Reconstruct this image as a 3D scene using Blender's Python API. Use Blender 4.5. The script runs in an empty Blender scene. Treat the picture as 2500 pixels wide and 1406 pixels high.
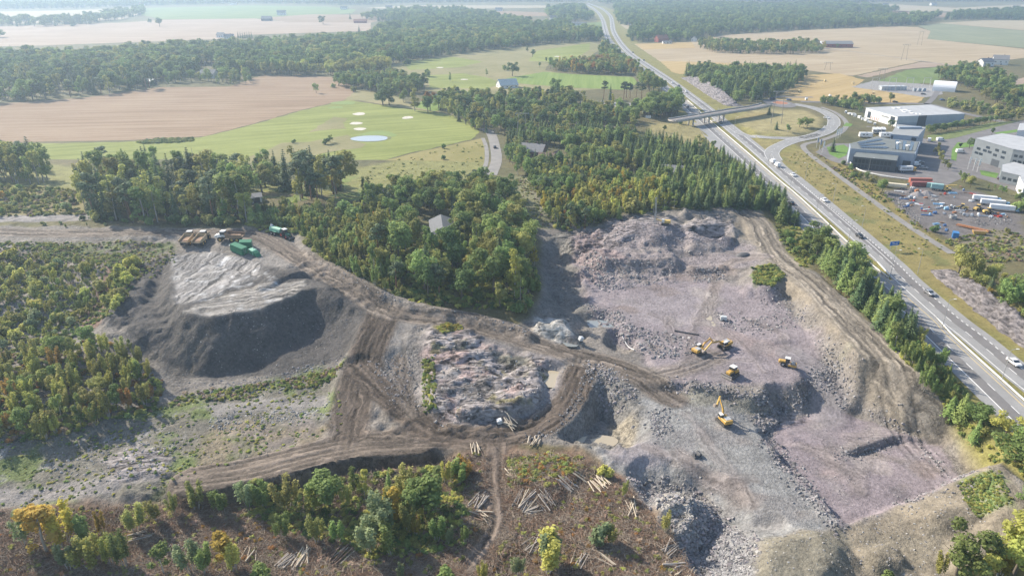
import bpy, bmesh, math, random
import numpy as np
from mathutils import Vector, Matrix, Euler

# ------------------------------------------------------------------ camera, world, sun, exposure
scene = bpy.context.scene
COL = scene.collection
F_PX, PITCH, HC = 1736.0, math.radians(23.7), 110.0
SP, CP_ = math.sin(PITCH), math.cos(PITCH)
cam_data = bpy.data.cameras.new('camera')
cam_data.sensor_width = 36.0
cam_data.lens = 36.0 * F_PX / 2500.0
cam_data.clip_start, cam_data.clip_end = 1.0, 20000.0
cam = bpy.data.objects.new('camera', cam_data)
cam.location = (0, 0, HC)
cam.rotation_euler = (math.radians(90) - PITCH, 0, 0)
COL.objects.link(cam)
scene.camera = cam

SUN_EL, SUN_X, SUN_Y = math.radians(33), -0.80, 0.60      # the sun stands ahead and to the left
world = bpy.data.worlds.new('World'); scene.world = world; world.use_nodes = True
wn = world.node_tree.nodes; wl = world.node_tree.links
bg = wn['Background']
sky = wn.new('ShaderNodeTexSky'); sky.sky_type = 'NISHITA'; sky.sun_disc = False
sky.sun_elevation = SUN_EL
sky.sun_rotation = math.atan2(SUN_X, SUN_Y)
sky.air_density = 1.0; sky.dust_density = 1.5; sky.ozone_density = 1.0
wl.new(sky.outputs[0], bg.inputs[0]); bg.inputs[1].default_value = 0.13
sun_data = bpy.data.lights.new('sun', 'SUN'); sun_data.energy = 4.6
sun_data.angle = math.radians(0.6); sun_data.color = (1.0, 0.91, 0.77)
sun = bpy.data.objects.new('sun', sun_data)
sdir = Vector((SUN_X * math.cos(SUN_EL), SUN_Y * math.cos(SUN_EL), math.sin(SUN_EL)))
sun.rotation_euler = sdir.to_track_quat('Z', 'Y').to_euler()
sun.location = (-200, 300, 400)
COL.objects.link(sun)
vs = scene.view_settings
vs.view_transform = 'Standard'; vs.look = 'None'; vs.gamma = 1.0; vs.use_curve_mapping = False
vs.exposure = 0.72
scene.render.engine = 'CYCLES'
cy = scene.cycles
cy.max_bounces = 6; cy.diffuse_bounces = 2; cy.glossy_bounces = 2; cy.transmission_bounces = 4
cy.transparent_max_bounces = 8; cy.volume_bounces = 1
cy.caustics_reflective = False; cy.caustics_refractive = False
cy.use_denoising = True; cy.use_adaptive_sampling = False
HAZE_DENSITY = 0.00019

RNG = np.random.default_rng(11)
random.seed(11)

# ------------------------------------------------------------------ numeric helpers
def P(px, py, z=0.0):
    """ground-plan point of a spot seen at a photograph position and known height"""
    u = (px - 1250.0) / F_PX; v = (py - 703.0) / F_PX
    d = (HC - z) / (SP + v * CP_)
    return np.array([u * d, d * (CP_ - v * SP)])

def _hash(ix, iy, seed):
    n = (ix.astype(np.int64) * 374761393 + iy.astype(np.int64) * 668265263 + seed * 974634777) & 0x7fffffff
    n = ((n ^ (n >> 13)) * 1274126177) & 0x7fffffff
    n = (n ^ (n >> 16)) & 0xffff
    return n / 65535.0

def vnoise(x, y, seed=0):
    ix = np.floor(x); iy = np.floor(y); fx = x - ix; fy = y - iy
    fx = fx * fx * (3 - 2 * fx); fy = fy * fy * (3 - 2 * fy)
    a = _hash(ix, iy, seed); b = _hash(ix + 1, iy, seed); c = _hash(ix, iy + 1, seed); d = _hash(ix + 1, iy + 1, seed)
    return (a + (b - a) * fx) * (1 - fy) + (c + (d - c) * fx) * fy

def fbm(x, y, scale, octaves=4, seed=0):
    s = 0; a = 1; t = 0; f = 1.0 / scale
    for o in range(octaves):
        s = s + a * vnoise(x * f + 17.3 * o, y * f - 9.1 * o, seed + o); t += a; a *= 0.5; f *= 2.03
    return s / t - 0.5

def ridged(x, y, scale, octaves=4, seed=0):
    s = 0; a = 1; t = 0; f = 1.0 / scale
    for o in range(octaves):
        s = s + a * (1 - np.abs(2 * vnoise(x * f + 7.7 * o, y * f + 3.3 * o, seed + o) - 1)); t += a; a *= 0.5; f *= 2.1
    return s / t

def sstep(a, b, x):
    t = np.clip((x - a) / (b - a), 0, 1); return t * t * (3 - 2 * t)

def poly_sdf(poly, x, y):
    """signed distance (negative inside) from points to a closed polygon"""
    poly = np.asarray(poly, float); n = len(poly)
    d = np.full(x.shape, 1e18); inside = np.zeros(x.shape, bool)
    for i in range(n):
        ax, ay = poly[i]; bx, by = poly[(i + 1) % n]
        ex, ey = bx - ax, by - ay; wx, wy = x - ax, y - ay
        t = np.clip((wx * ex + wy * ey) / (ex * ex + ey * ey + 1e-12), 0, 1)
        d = np.minimum(d, (wx - ex * t) ** 2 + (wy - ey * t) ** 2)
        c = (ay > y) != (by > y)
        with np.errstate(divide='ignore', invalid='ignore'):
            xi = ex * (y - ay) / (by - ay + 1e-15) + ax
        inside ^= c & (x < xi)
    return np.where(inside, -1, 1) * np.sqrt(d)

def line_dist(pts, x, y):
    """distance, signed offset, arc length and interpolated 3rd coordinate to a polyline"""
    pts = np.asarray(pts, float); best = np.full(x.shape, 1e18)
    off = np.zeros(x.shape); arc = np.zeros(x.shape); zz = np.zeros(x.shape); s0 = 0.0
    for i in range(len(pts) - 1):
        ax, ay = pts[i, :2]; bx, by = pts[i + 1, :2]; ex, ey = bx - ax, by - ay
        L = math.hypot(ex, ey) + 1e-9
        wx, wy = x - ax, y - ay
        t = np.clip((wx * ex + wy * ey) / (L * L), 0, 1)
        d = (wx - ex * t) ** 2 + (wy - ey * t) ** 2
        m = d < best
        best = np.where(m, d, best)
        off = np.where(m, (wx * ey - wy * ex) / L, off)
        arc = np.where(m, s0 + t * L, arc)
        if pts.shape[1] > 2: zz = np.where(m, pts[i, 2] + (pts[i + 1, 2] - pts[i, 2]) * t, zz)
        s0 += L
    return np.sqrt(best), off, arc, zz

def smooth_line(pts, n=8):
    """Catmull-Rom through control points"""
    p = np.asarray(pts, float); p = np.vstack([2 * p[0] - p[1], p, 2 * p[-1] - p[-2]]); out = []
    for i in range(1, len(p) - 2):
        for k in range(n):
            t = k / n
            out.append(0.5 * ((2 * p[i]) + (-p[i - 1] + p[i + 1]) * t + (2 * p[i - 1] - 5 * p[i] + 4 * p[i + 1] - p[i + 2]) * t * t
                              + (-p[i - 1] + 3 * p[i] - 3 * p[i + 1] + p[i + 2]) * t ** 3))
    out.append(p[-2]); return np.array(out)

def L3(pts):
    return np.array([[*P(a, b, z), z] for a, b, z in pts])

# ------------------------------------------------------------------ motorway plan
R0 = np.array([P(*p) for p in [(1431,8),(1458,18),(1475,28),(1487,42),(1490,58),(1492,75),(1502,96),(1518,118),(1537,136),(1571,160),(1622,195),(1681,240),(1720,271),(1757,303),(1825,360),(1911,437),(1992,506),(2075,578),(2150,646),(2184,682),(2284,773),(2341,818),(2398,867),(2454,915),(2500,952),(2600,1035),(2760,1165)]])
L0 = np.array([P(*p) for p in [(1436,12),(1452,22),(1466,34),(1476,50),(1480,62),(1484,76),(1492,97),(1509,116),(1533,137),(1550,150),(1600,188),(1667,240),(1704,274),(1742,307),(1825,379),(1893,439),(1935,474),(1992,527),(2046,579),(2113,643),(2170,688),(2275,778),(2306,812),(2366,868),(2426,923),(2494,986),(2600,1084),(2760,1230)]])
def xat(line, y):
    o = np.argsort(line[:, 1]); return np.interp(y, line[o, 1], line[o, 0])

# ------------------------------------------------------------------ terrain heights
def grow(start, end, step, ratio, mx):
    out = []; v = start; s = step; sg = 1 if end > start else -1
    while (end - v) * sg > 0:
        s = min(s * ratio, mx); v += sg * s; out.append(v)
    return out
STEP = 0.72
xf = np.arange(-258, 196, STEP); yf = np.arange(100, 372, STEP)
xs = np.array(sorted(grow(xf[0], -4200, STEP, 1.07, 70)) + list(xf) + grow(xf[-1], 4200, STEP, 1.07, 70))
ys = np.array(sorted(grow(yf[0], -150, STEP, 1.12, 12)) + list(yf) + grow(yf[-1], 7500, STEP, 1.06, 90))
GX, GY = np.meshgrid(xs, ys); X = GX.ravel(); Y = GY.ravel()
near = (Y < 560) & (np.abs(X) < 420)
nx, ny = X[near], Y[near]

CTRL = [(-60,562,6),(100,568,6),(350,565,6),(590,570,6),(750,645,5),(860,700,3.5),(930,755,2),(1130,780,0),(1400,866,-2.5),(1560,915,-4),
 (350,480,6),(100,480,6),(700,500,6),(1000,600,7),(1250,620,6),(1150,700,4),(1150,500,5),(900,440,2),(600,420,1),(200,420,2),
 (300,640,4),(100,700,2),(100,850,-2),(300,800,0),(250,950,-5),(50,1000,-5),(450,960,-8),(600,960,-8),(700,950,-7.5),(850,1060,-6.5),(1000,1060,-6.5),(1210,1065,-6.5),
 (780,850,-5),(420,850,-5),(350,780,1),(150,1150,-8.5),(300,1120,-8),(500,1050,-8),(30,1250,-10),
 (200,1400,-13),(600,1300,-12),(600,1420,-13),(1000,1250,-11),(1000,1420,-12),(1250,1250,-8.5),(1250,1420,-11),(1450,1180,-7),(1500,1300,-7.5),(1620,1400,-9),
 (1600,760,-2.5),(1750,800,-3),(1750,900,-3),(1650,1000,-5),(1600,1060,-5.5),(1800,1150,-5.5),(1900,1280,-5.5),(1500,850,-3),(1450,740,-3),
 (1400,640,-2),(1500,640,-1),(1600,660,-1),(1700,650,-1),(1780,620,1),(1560,560,4),(1700,560,4),(1450,580,2),(1640,510,7),(1500,520,6),(1380,500,5),(1800,505,5),
 (1860,600,3),(2000,690,4),(1940,650,4),(1990,800,-1),(1960,720,-1),
 (1950,1040,-8.5),(2050,1150,-9),(2250,1130,-9),(2200,1210,-8),(2350,1230,-4),(2300,1330,-6),(2100,1350,-7),(2440,1180,0),(2480,1300,-3),(1950,1400,-5),(1780,1380,-10),
 (2300,900,0),(2400,1000,0),(2200,800,0),(2050,640,0),(2500,1120,0),(1960,570,0),(1850,470,0.5),(1500,420,2),(1250,400,1),(1700,420,1),(2600,1250,-1),(2450,1400,-5)]
cw = np.array([[*P(a, b, z), z] for a, b, z in CTRL])
num = np.zeros_like(nx); den = np.zeros_like(nx)
for cx_, cy_, cz_ in cw:
    w = 1.0 / ((nx - cx_) ** 2 + (ny - cy_) ** 2 + 60.0) ** 1.9
    num += w * cz_; den += w
h = num / den
fade = 1 - sstep(370, 470, ny)
fade *= 1 - sstep(xat(L0, ny) - 22, xat(L0, ny) - 11, nx)
h = h * fade
def mound(poly, z, slope, wob=1.5, s=6, seed=1):
    global h
    d = poly_sdf([P(a, b, z) for a, b in poly], nx, ny) + wob * 2 * fbm(nx, ny, s, 3, seed)
    h = np.maximum(h, z - slope * np.maximum(d, 0))
def pit(poly, z, slope, wob=1.5, s=6, seed=2):
    global h
    d = poly_sdf([P(a, b, z) for a, b in poly], nx, ny) + wob * 2 * fbm(nx, ny, s, 3, seed)
    h = np.minimum(h, z + slope * np.maximum(d, 0))
def ridge(pts, hw, slope, wob=1.0, seed=3):
    global h
    d, o, a, z = line_dist(smooth_line(L3(pts)), nx, ny)
    d = d + wob * 2 * fbm(nx, ny, 6, 3, seed)
    h = np.where(d < 60, np.maximum(h, z - slope * np.maximum(d - hw, 0)), h)
def level(pts, hw, fall=4):
    global h
    d, o, a, z = line_dist(smooth_line(L3(pts)), nx, ny)
    w = 1 - sstep(hw, hw + fall, d)
    h = h * (1 - w) + z * w

HR1 = [(-120,560,6),(90,570,6),(350,568,6),(590,571,6),(665,594,5.5),(750,645,5),(860,704,3.5),(930,754,2),(1010,774,1),(1130,786,0),(1250,820,-1),(1400,867,-2.5),(1480,884,-3),(1560,918,-4),(1640,972,-5)]
HR2 = [(938,768,2),(905,842,-1),(878,912,-4),(862,980,-5.5),(850,1050,-6.5)]
HR3 = [(880,905,-3.7),(958,978,-5),(1030,1038,-6),(1110,1070,-6.5),(1210,1068,-6.5),(1310,1046,-6.3),(1385,985,-5),(1420,905,-3.3)]
HR4 = [(470,1172,-7.5),(640,1140,-6.8),(850,1092,-6.5),(1020,1078,-6.3)]
HR5 = [(1207,1085,-6.6),(1212,1200,-8),(1216,1290,-9),(1150,1385,-10.5)]
HR6 = [(1480,884,-3),(1580,916,-3.2),(1680,898,-2.9),(1750,870,-2.8)]
BR = [(1790,505,5.5),(1848,540,4),(1874,588,3),(1905,632,3),(1985,694,4),(2062,772,5),(2150,862,5),(2230,950,5),(2282,1004,5)]
RP = [(1930,862,-2.6),(1995,905,-4),(2022,960,-6.5),(2020,1015,-8.6)]
mound([(458,768),(520,772),(640,752),(725,718),(765,704),(805,706),(800,690),(745,680),(640,680),(500,640),(420,640),(410,720)], 6.2, 0.84, .7, 9)
ridge([(795,700,6.0),(840,718,4.6),(885,742,3.0),(915,768,1.6)], 3, .84, .8)
mound([(270,775),(330,700),(430,690),(430,800),(330,800)], 2.2, .62, 1.5, 6)
ridge([(640,696,7.2),(690,668,7.4),(760,655,6.4)], 2, .7, .8)
ridge([(330,690,5.2),(300,760,3.0),(290,800,1)], 4, .6, 1.2)
mound([(455,1172),(640,1124),(820,1094),(960,1072),(1060,1072),(1090,1088),(1060,1098),(960,1098),(820,1124),(640,1158)], -6.6, 1.5, .5, 4)
# machine terrace, upper piles
mound([(1630,936),(1700,944),(1850,962),(1935,945),(1985,900),(1990,830),(1900,730),(1700,690),(1500,720),(1450,775),(1580,860)], -2.8, 1.0, 1.2, 6)
pit([(1865,1072),(1900,1040),(1900,1000),(1960,1010),(2020,1000),(2100,1010),(2195,1052),(2300,1075),(2380,1150),(2200,1228),(2060,1282),(1960,1180)], -9, 1.1, .8, 5)
mound([(2040,1010),(2060,985),(1990,985)], -7, .5)
level(RP, 5, 3)
pit([(1370,1050),(1440,1000),(1500,1040),(1530,1088),(1440,1098),(1390,1075)], -10.8, .8, 2.2, 5)
pit([(905,1040),(945,1018),(985,1030),(965,1054)], -10.5, 1.3, .5, 3)
pit([(1330,915),(1362,915),(1352,950),(1338,955)], -6.4, .8, .6, 4)
pit([(1425,787),(1475,783),(1500,802),(1440,802)], -5.2, .6, .6, 4)
pit([(1385,822),(1420,830),(1405,846),(1370,842)], -4.6, .8, .6, 4)
pit([(1500,830),(1540,850),(1520,870),(1490,855)], -6, 1.0, .6, 4)
mound([(1060,806),(1120,796),(1200,850),(1320,890),(1310,985),(1200,1030),(1070,1015),(1045,900)], -3.0, .6, 4.5, 10)
mound([(1318,790),(1375,785),(1395,810),(1360,830),(1315,825)], 2.5, 1.0, .8, 4)
mound([(1515,548),(1570,530),(1640,536),(1648,548),(1580,562)], 7.6, .45, 2.5, 8)
mound([(1650,548),(1740,536),(1790,555),(1755,572),(1690,574)], 5.8, .6, 3, 8)
pit([(1700,588),(1760,584),(1775,592),(1730,598)], .5, 1.2, 1, 5)
mound([(1450,612),(1560,606),(1640,614),(1648,634),(1480,634)], 3.2, .75, 1.2, 6)
pit([(1330,640),(1360,620),(1400,680),(1430,740),(1390,770),(1350,730)], -4, .8, 1.5, 6)
ridge([(1700,650,1.5),(1760,652,1.0)], 2, .7, .8)
mound([(1835,655),(1890,645),(1915,670),(1880,700),(1840,690)], 4.0, .8, 1.0, 5)
ridge(BR, 6.5, 1.05, 1.6)
level(BR, 5.5, 3)
ridge([(2345,1066,0.5),(2380,1095,1.0),(2440,1150,1.2),(2485,1200,1.0),(2480,1290,-1),(2380,1370,-3)], 3, .7, 1.5)
pit([(1580,1190),(1700,1215),(1840,1320),(1825,1440),(1735,1440),(1655,1310)], -11, .75, 1.0, 5)
mound([(1600,1225),(1650,1200),(1690,1215),(1680,1260),(1630,1265)], -5.2, .9, 1.2, 5)
mound([(1890,1325),(1990,1305),(2040,1335),(2000,1440),(1890,1440)], -3.2, .55, 1.5, 6)
mound([(2120,1345),(2170,1330),(2200,1360),(2140,1380)], -4.5, .7, 1.0, 5)
mound([(2290,1250),(2420,1190),(2460,1230),(2380,1260)], -3.0, .5, 1.5, 6)
mound([(1240,1150),(1360,1120),(1430,1140),(1330,1190)], -5.6, .5, 1.5, 6)
pit([(560,1212),(700,1180),(850,1150),(960,1128),(1050,1118),(1090,1128),(1085,1160),(960,1165),(800,1200),(600,1235)], -12.5, 2.2, .8, 4)
for L, hw in ((HR1, 5), (HR2, 6), (HR3, 5), (HR4, 5.5), (HR5, 3), (HR6, 4)): level(L, hw, 3.5 if L is not HR4 else 1.0)
ridge([(600,552,7),(720,566,7),(770,618,7.2),(900,694,5.5),(960,722,4.2),(1020,742,3.2),(1130,762,2.4),(1240,788,1.6),(1290,812,.8)], 1.0, .8, .8)
# interchange: raised roundabout, bridge approaches
mound([(1838,262),(1852,247),(1905,240),(1978,248),(1985,262),(1930,270),(1860,270)], 6.8, .07, 0)
ridge([(1500,312,0.2),(1560,306,2.5),(1640,295,5.6),(1688,286,6.6)], 6, .45, 0)
ridge([(1838,262,6.8),(1800,267,6.8)], 6, .5, 0)
# motorway bed stays level
dmed = np.minimum(np.abs(nx - xat(L0, ny)), np.abs(nx - xat(R0, ny)))
mid = (nx > xat(L0, ny)) & (nx < xat(R0, ny)); dmed = np.where(mid, 0, dmed)
h = np.clip(h, -0.5 * np.maximum(dmed - 13, 0), 0.55 * np.maximum(dmed - 13, 0))
pit([(1865,1072),(1900,1040),(1960,1012),(2020,1000),(2100,1010),(2195,1052),(2300,1075),(2380,1150),(2200,1228),(2060,1282),(1960,1180)], -9, 1.3, .6, 5)
lw = [P(a, b, -9) for a, b in [(2040,1114),(2100,1096),(2190,1066)]]; dl, ol, al, _ = line_dist(np.array(lw), nx, ny)
lp = poly_sdf([P(a, b, -9) for a, b in [(2030,1117),(2100,1096),(2192,1064),(2300,1078),(2385,1150),(2200,1232),(2060,1286)]], nx, ny)
h = h - 1.7 * (1 - sstep(-.6, .6, lp)) * np.exp(-dl / 16) * sstep(1, 9, al)
level(RP, 5, 3)
# relief: quarry ground is rough, tracks are smooth
QUARRY = [(-160,552),(600,552),(720,566),(770,620),(920,700),(1100,757),(1240,787),(1300,770),(1330,700),(1325,600),(1290,500),(1235,440),(1290,430),(1345,555),(1450,552),(1560,522),(1700,512),(1850,510),(1900,570),(1915,620),(2010,680),(2110,780),(2310,1000),(2400,1090),(2510,1180),(2490,1300),(2250,1440),(1600,1440),(1640,1300),(1530,1180),(1420,1095),(1230,1075),(1095,1110),(480,1225),(-160,1275)]
q = poly_sdf([P(a, b, 0) for a, b in QUARRY], nx, ny)
inq = 1 - sstep(-6, 3, q)
rough = np.full(nx.shape, 0.5) + 0.5 * inq
for L, hw in ((HR1, 5), (HR2, 5), (HR3, 5), (HR4, 6), (HR6, 4), (BR, 6)):
    d = line_dist(smooth_line(L3(L)), nx, ny)[0]; rough *= 0.25 + 0.75 * sstep(hw - 1, hw + 3, d)
for pl in ([(1500,720),(1700,690),(1900,740),(1985,830),(1980,900),(1900,940),(1640,930),(1560,850)], [(1560,1000),(1650,960),(1800,1000),(1870,1080),(2040,1290),(1860,1310),(1720,1190),(1480,1090)], [(1880,1072),(2020,1005),(2190,1055),(2370,1150),(2200,1220),(2060,1275)]):
    d = poly_sdf([P(a, b, -9 if pl[0][0] == 1880 else -4) for a, b in pl], nx, ny); rough *= 0.12 + 0.88 * sstep(-2, 2, d)
LUMPY = [[(255,790),(320,660),(425,640),(440,760),(400,870),(300,830)], [(640,692),(760,652),(890,738),(920,775),(800,740),(740,700)], [(850,960),(940,930),(1020,980),(1000,1030),(900,1030)], [(1330,640),(1400,600),(1480,700),(1400,780),(1340,740)], [(2080,1300),(2300,1290),(2330,1370),(2140,1410)], [(250,590),(420,600),(420,640),(300,640)], [(1380,600),(1640,600),(1660,690),(1420,690)], [(1360,1065),(1425,915),(1480,900),(1545,1000),(1525,1092),(1430,1100)]]
for pl in LUMPY:
    w_ = 1 - sstep(-4, 2, poly_sdf([P(a, b, 0) for a, b in pl], nx, ny) + 4 * fbm(nx, ny, 6, 3, 8))
    h += w_ * (1.5 * (ridged(nx, ny, 4.5, 3, 15) - .55) + .8 * fbm(nx, ny, 2.0, 2, 16))
ROCKS = [[(1045,800),(1120,790),(1200,845),(1340,885),(1320,990),(1200,1040),(1060,1030),(1035,900)],
 [(1310,775),(1385,780),(1400,815),(1360,835),(1305,825)], [(1480,545),(1560,528),(1650,532),(1600,560),(1500,575)],
 [(1640,545),(1750,528),(1805,552),(1765,590),(1690,590)], [(1590,1220),(1650,1195),(1700,1215),(1690,1270),(1620,1275)],
 [(1360,580),(1450,560),(1560,560),(1480,610),(1380,620)], [(250,1120),(330,1090),(420,1100),(410,1160),(280,1170)],
 [(1890,1020),(1950,1000),(1960,1030),(1890,1060)]]
rockm = np.zeros(nx.shape)
for pl in ROCKS:
    d = poly_sdf([P(a, b, -2) for a, b in pl], nx, ny); rockm = np.maximum(rockm, 1 - sstep(-3, 2.5, d + 5 * fbm(nx, ny, 5, 3, 9)))
ca, sa = math.cos(0.55), math.sin(0.55)
ru, rv = nx * ca + ny * sa, -nx * sa + ny * ca
wv = 4 * fbm(nx, ny, 14, 3, 77)
strata = ridged((ru + 1.6 * wv) * 0.33, rv + 1.6 * wv, 6.5, 4, 21)
h += rough * (1.5 * fbm(nx, ny, 11, 4, 5) + 0.7 * fbm(nx, ny, 2.6, 3, 6)) * fade * (0.45 + 0.55 * inq)
ca2, sa2 = math.cos(-.25), math.sin(-.25); st2 = ridged((nx * ca2 + ny * sa2 + wv) * .3, -nx * sa2 + ny * ca2 + wv, 5.0, 4, 27); mixr = sstep(-.1, .1, fbm(nx, ny, 22, 3, 28)); strata = strata * (1 - mixr) + st2 * mixr
h += rockm * (2.6 * fbm(nx, ny, 13, 3, 29) + 1.5 * (ridged(nx, ny, 4.0, 3, 33) - .55))
h += rockm * (3.0 * (strata - 0.55) + 0.8 * (ridged(ru * .5, rv, 1.7, 2, 31) - .5))
# wheel ruts pressed into the haul roads
EX1 = [(915,800,.5),(892,870,-2.5),(838,930,-5),(832,1000,-6),(842,1050,-6.6)]; EX2 = [(925,900,-4),(985,980,-5.5),(1060,1050,-6.4)]; EX3 = [(1020,1080,-6.4),(900,1078,-6.5),(840,1050,-6.5)]; EX4 = [(976,880,-3.5),(986,950,-4.8),(1012,1015,-6)]
RUTS = [(HR1, (-2.6, -1.1, 1.1, 2.7)), (HR2, (-4.4, -2.9, -.8, .9, 2.9, 4.4)), (HR3, (-3.4, -1.9, .3, 1.9, 3.5)), (HR4, (-4.2, -2.4, .4, 2.2, 4.4)), (HR5, (-1.3, 1.3)), (BR, (-3.4, -1.6, 1.2, 3.0)), (HR6, (-1.2, 1.2)), (EX1, (-1.3, 1.3)), (EX2, (-1.3, 1.3)), (EX3, (-1.2, 1.2)), (EX4, (-1.5, 1.5))]
def rut_mask(x, y):
    m = np.zeros(x.shape); bk = np.zeros(x.shape)
    for L, offs in RUTS:
        d, o, a, z = line_dist(smooth_line(L3(L)), x, y); sel = d < 9
        wob = 1.3 * fbm(a[sel], np.full(sel.sum(), 7.0 + offs[0]), 16, 2, 57)
        for k, of in enumerate(offs):
            e = o[sel] - of - wob * (1 + .3 * k); g = np.exp(-(e / .48) ** 2) * sstep(-.35, .05, fbm(a[sel], np.full(sel.sum(), 3.0 * k), 11, 2, 58 + k))
            m[sel] = np.maximum(m[sel], g); bk[sel] = np.maximum(bk[sel], np.exp(-((np.abs(e) - 1.0) / .4) ** 2) * .8)
    return m, bk
rm_, rb_ = rut_mask(nx, ny)
h += -.34 * rm_ + .14 * rb_
# steep faces: gullies running down the slope
tmpH = np.zeros(X.shape); tmpH[near] = h
Hg = tmpH.reshape(GX.shape)
gy, gx = np.gradient(Hg, ys, xs)
slope = np.sqrt(gx ** 2 + gy ** 2)
steep = sstep(0.45, 0.8, slope).ravel()[near]
h += steep * (1.5 * fbm(nx, ny * .8, 2.6, 3, 41) + .9 * fbm(nx, ny, 7, 3, 43)) * inq
far = ~near
H = np.zeros(X.shape); H[near] = h
H[far] = 0
Hg = H.reshape(GX.shape)

def hz(x, y):
    x = np.asarray(x, float); y = np.asarray(y, float)
    i = np.clip(np.searchsorted(xs, x) - 1, 0, len(xs) - 2); j = np.clip(np.searchsorted(ys, y) - 1, 0, len(ys) - 2)
    fx = np.clip((x - xs[i]) / (xs[i + 1] - xs[i]), 0, 1); fy = np.clip((y - ys[j]) / (ys[j + 1] - ys[j]), 0, 1)
    return (Hg[j, i] * (1 - fx) + Hg[j, i + 1] * fx) * (1 - fy) + (Hg[j + 1, i] * (1 - fx) + Hg[j + 1, i + 1] * fx) * fy

def at(px, py):
    """where the line of sight of a photograph position meets the terrain"""
    u = (px - 1250.0) / F_PX; v = (py - 703.0) / F_PX
    dmax = (HC + 16) / (SP + v * CP_); dmin = (HC - 14) / (SP + v * CP_)
    t = np.linspace(dmin, dmax, 160)
    g = (HC - t * (SP + v * CP_)) - hz(u * t, t * (CP_ - v * SP))
    k = np.argmax(g < 0) if (g < 0).any() else 159
    a, b = t[max(k - 1, 0)], t[k]
    for _ in range(14):
        m = 0.5 * (a + b)
        if HC - m * (SP + v * CP_) - hz(u * m, m * (CP_ - v * SP)) < 0: b = m
        else: a = m
    return np.array([u * a, a * (CP_ - v * SP), HC - a * (SP + v * CP_)])
def A2(pts): return [at(*p)[:2] for p in pts]
def pxm(y):            # photograph pixels per metre at a ground distance
    return F_PX / (y * CP_ + HC * SP)
# ------------------------------------------------------------------ materials
class NT:
    def __init__(s, name):
        s.m = bpy.data.materials.new(name); s.m.use_nodes = True
        s.n = s.m.node_tree.nodes; s.l = s.m.node_tree.links
        s.b = s.n['Principled BSDF']; s.out = s.n['Material Output']
    def node(s, t, **k):
        n = s.n.new(t)
        for a, v in k.items(): setattr(n, a, v)
        return n
    def link(s, a, b): s.l.new(a, b)
    def attr(s, name):
        return s.node('ShaderNodeAttribute', attribute_name=name)
    def noise(s, scale, detail=3, vec=None, rough=0.6):
        n = s.node('ShaderNodeTexNoise'); n.inputs['Scale'].default_value = scale
        n.inputs['Detail'].default_value = detail; n.inputs['Roughness'].default_value = rough
        if vec is not None: s.link(vec, n.inputs['Vector'])
        return n.outputs['Fac']
    def math(s, op, a, b=None, c=None, clamp=False):
        n = s.node('ShaderNodeMath', operation=op, use_clamp=clamp)
        for i, v in enumerate((a, b, c)):
            if v is None: continue
            if isinstance(v, (int, float)): n.inputs[i].default_value = v
            else: s.link(v, n.inputs[i])
        return n.outputs[0]
    def maprange(s, v, a, b, c, d):
        n = s.node('ShaderNodeMapRange'); n.clamp = True
        s.link(v, n.inputs[0])
        for i, q in enumerate((a, b, c, d)): n.inputs[i + 1].default_value = q
        return n.outputs[0]
    def mixc(s, f, a, b, mode='MIX'):
        n = s.node('ShaderNodeMix', data_type='RGBA', blend_type=mode)
        for i, v in ((0, f), (6, a), (7, b)):
            if isinstance(v, (int, float)): n.inputs[i].default_value = v
            elif isinstance(v, tuple): n.inputs[i].default_value = (*v[:3], 1)
            else: s.link(v, n.inputs[i])
        return n.outputs[2]
    def scalec(s, col, f):
        n = s.node('ShaderNodeVectorMath', operation='SCALE')
        if isinstance(col, tuple): n.inputs[0].default_value = col[:3]
        else: s.link(col, n.inputs[0])
        s.link(f, n.inputs['Scale']); return n.outputs[0]
    def bump(s, hgt, strength, dist):
        n = s.node('ShaderNodeBump'); n.inputs['Strength'].default_value = strength; n.inputs['Distance'].default_value = dist
        s.link(hgt, n.inputs['Height']); s.link(n.outputs[0], s.b.inputs['Normal']); return n
    def rough(s, v, spec=0.25):
        s.b.inputs['Roughness'].default_value = v; s.b.inputs['Specular IOR Level'].default_value = spec
    def pos(s, obj=False):
        return s.node('ShaderNodeTexCoord').outputs['Object'] if obj else s.node('ShaderNodeNewGeometry').outputs['Position']

MATS = {}
def simple(name, col, rough=0.7, var=0.18, scale=1.2, metal=0.0, spec=0.3, obj=True, bump=0.0, dirt=None):
    if name in MATS: return MATS[name]
    t = NT(name); p = t.pos(obj)
    f = t.maprange(t.noise(scale, 4, p), 0.3, 0.7, 1 - var, 1 + var)
    c = t.scalec(col, f)
    if dirt:
        g = t.maprange(t.noise(scale * 2.3, 5, p), 0.5, 0.72, 0, dirt[1]); c = t.mixc(g, c, dirt[0])
    t.link(c, t.b.inputs['Base Color']); t.rough(rough, spec); t.b.inputs['Metallic'].default_value = metal
    if bump: t.bump(t.noise(scale * 4, 4, p), bump, 0.1)
    MATS[name] = t.m; return t.m

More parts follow.
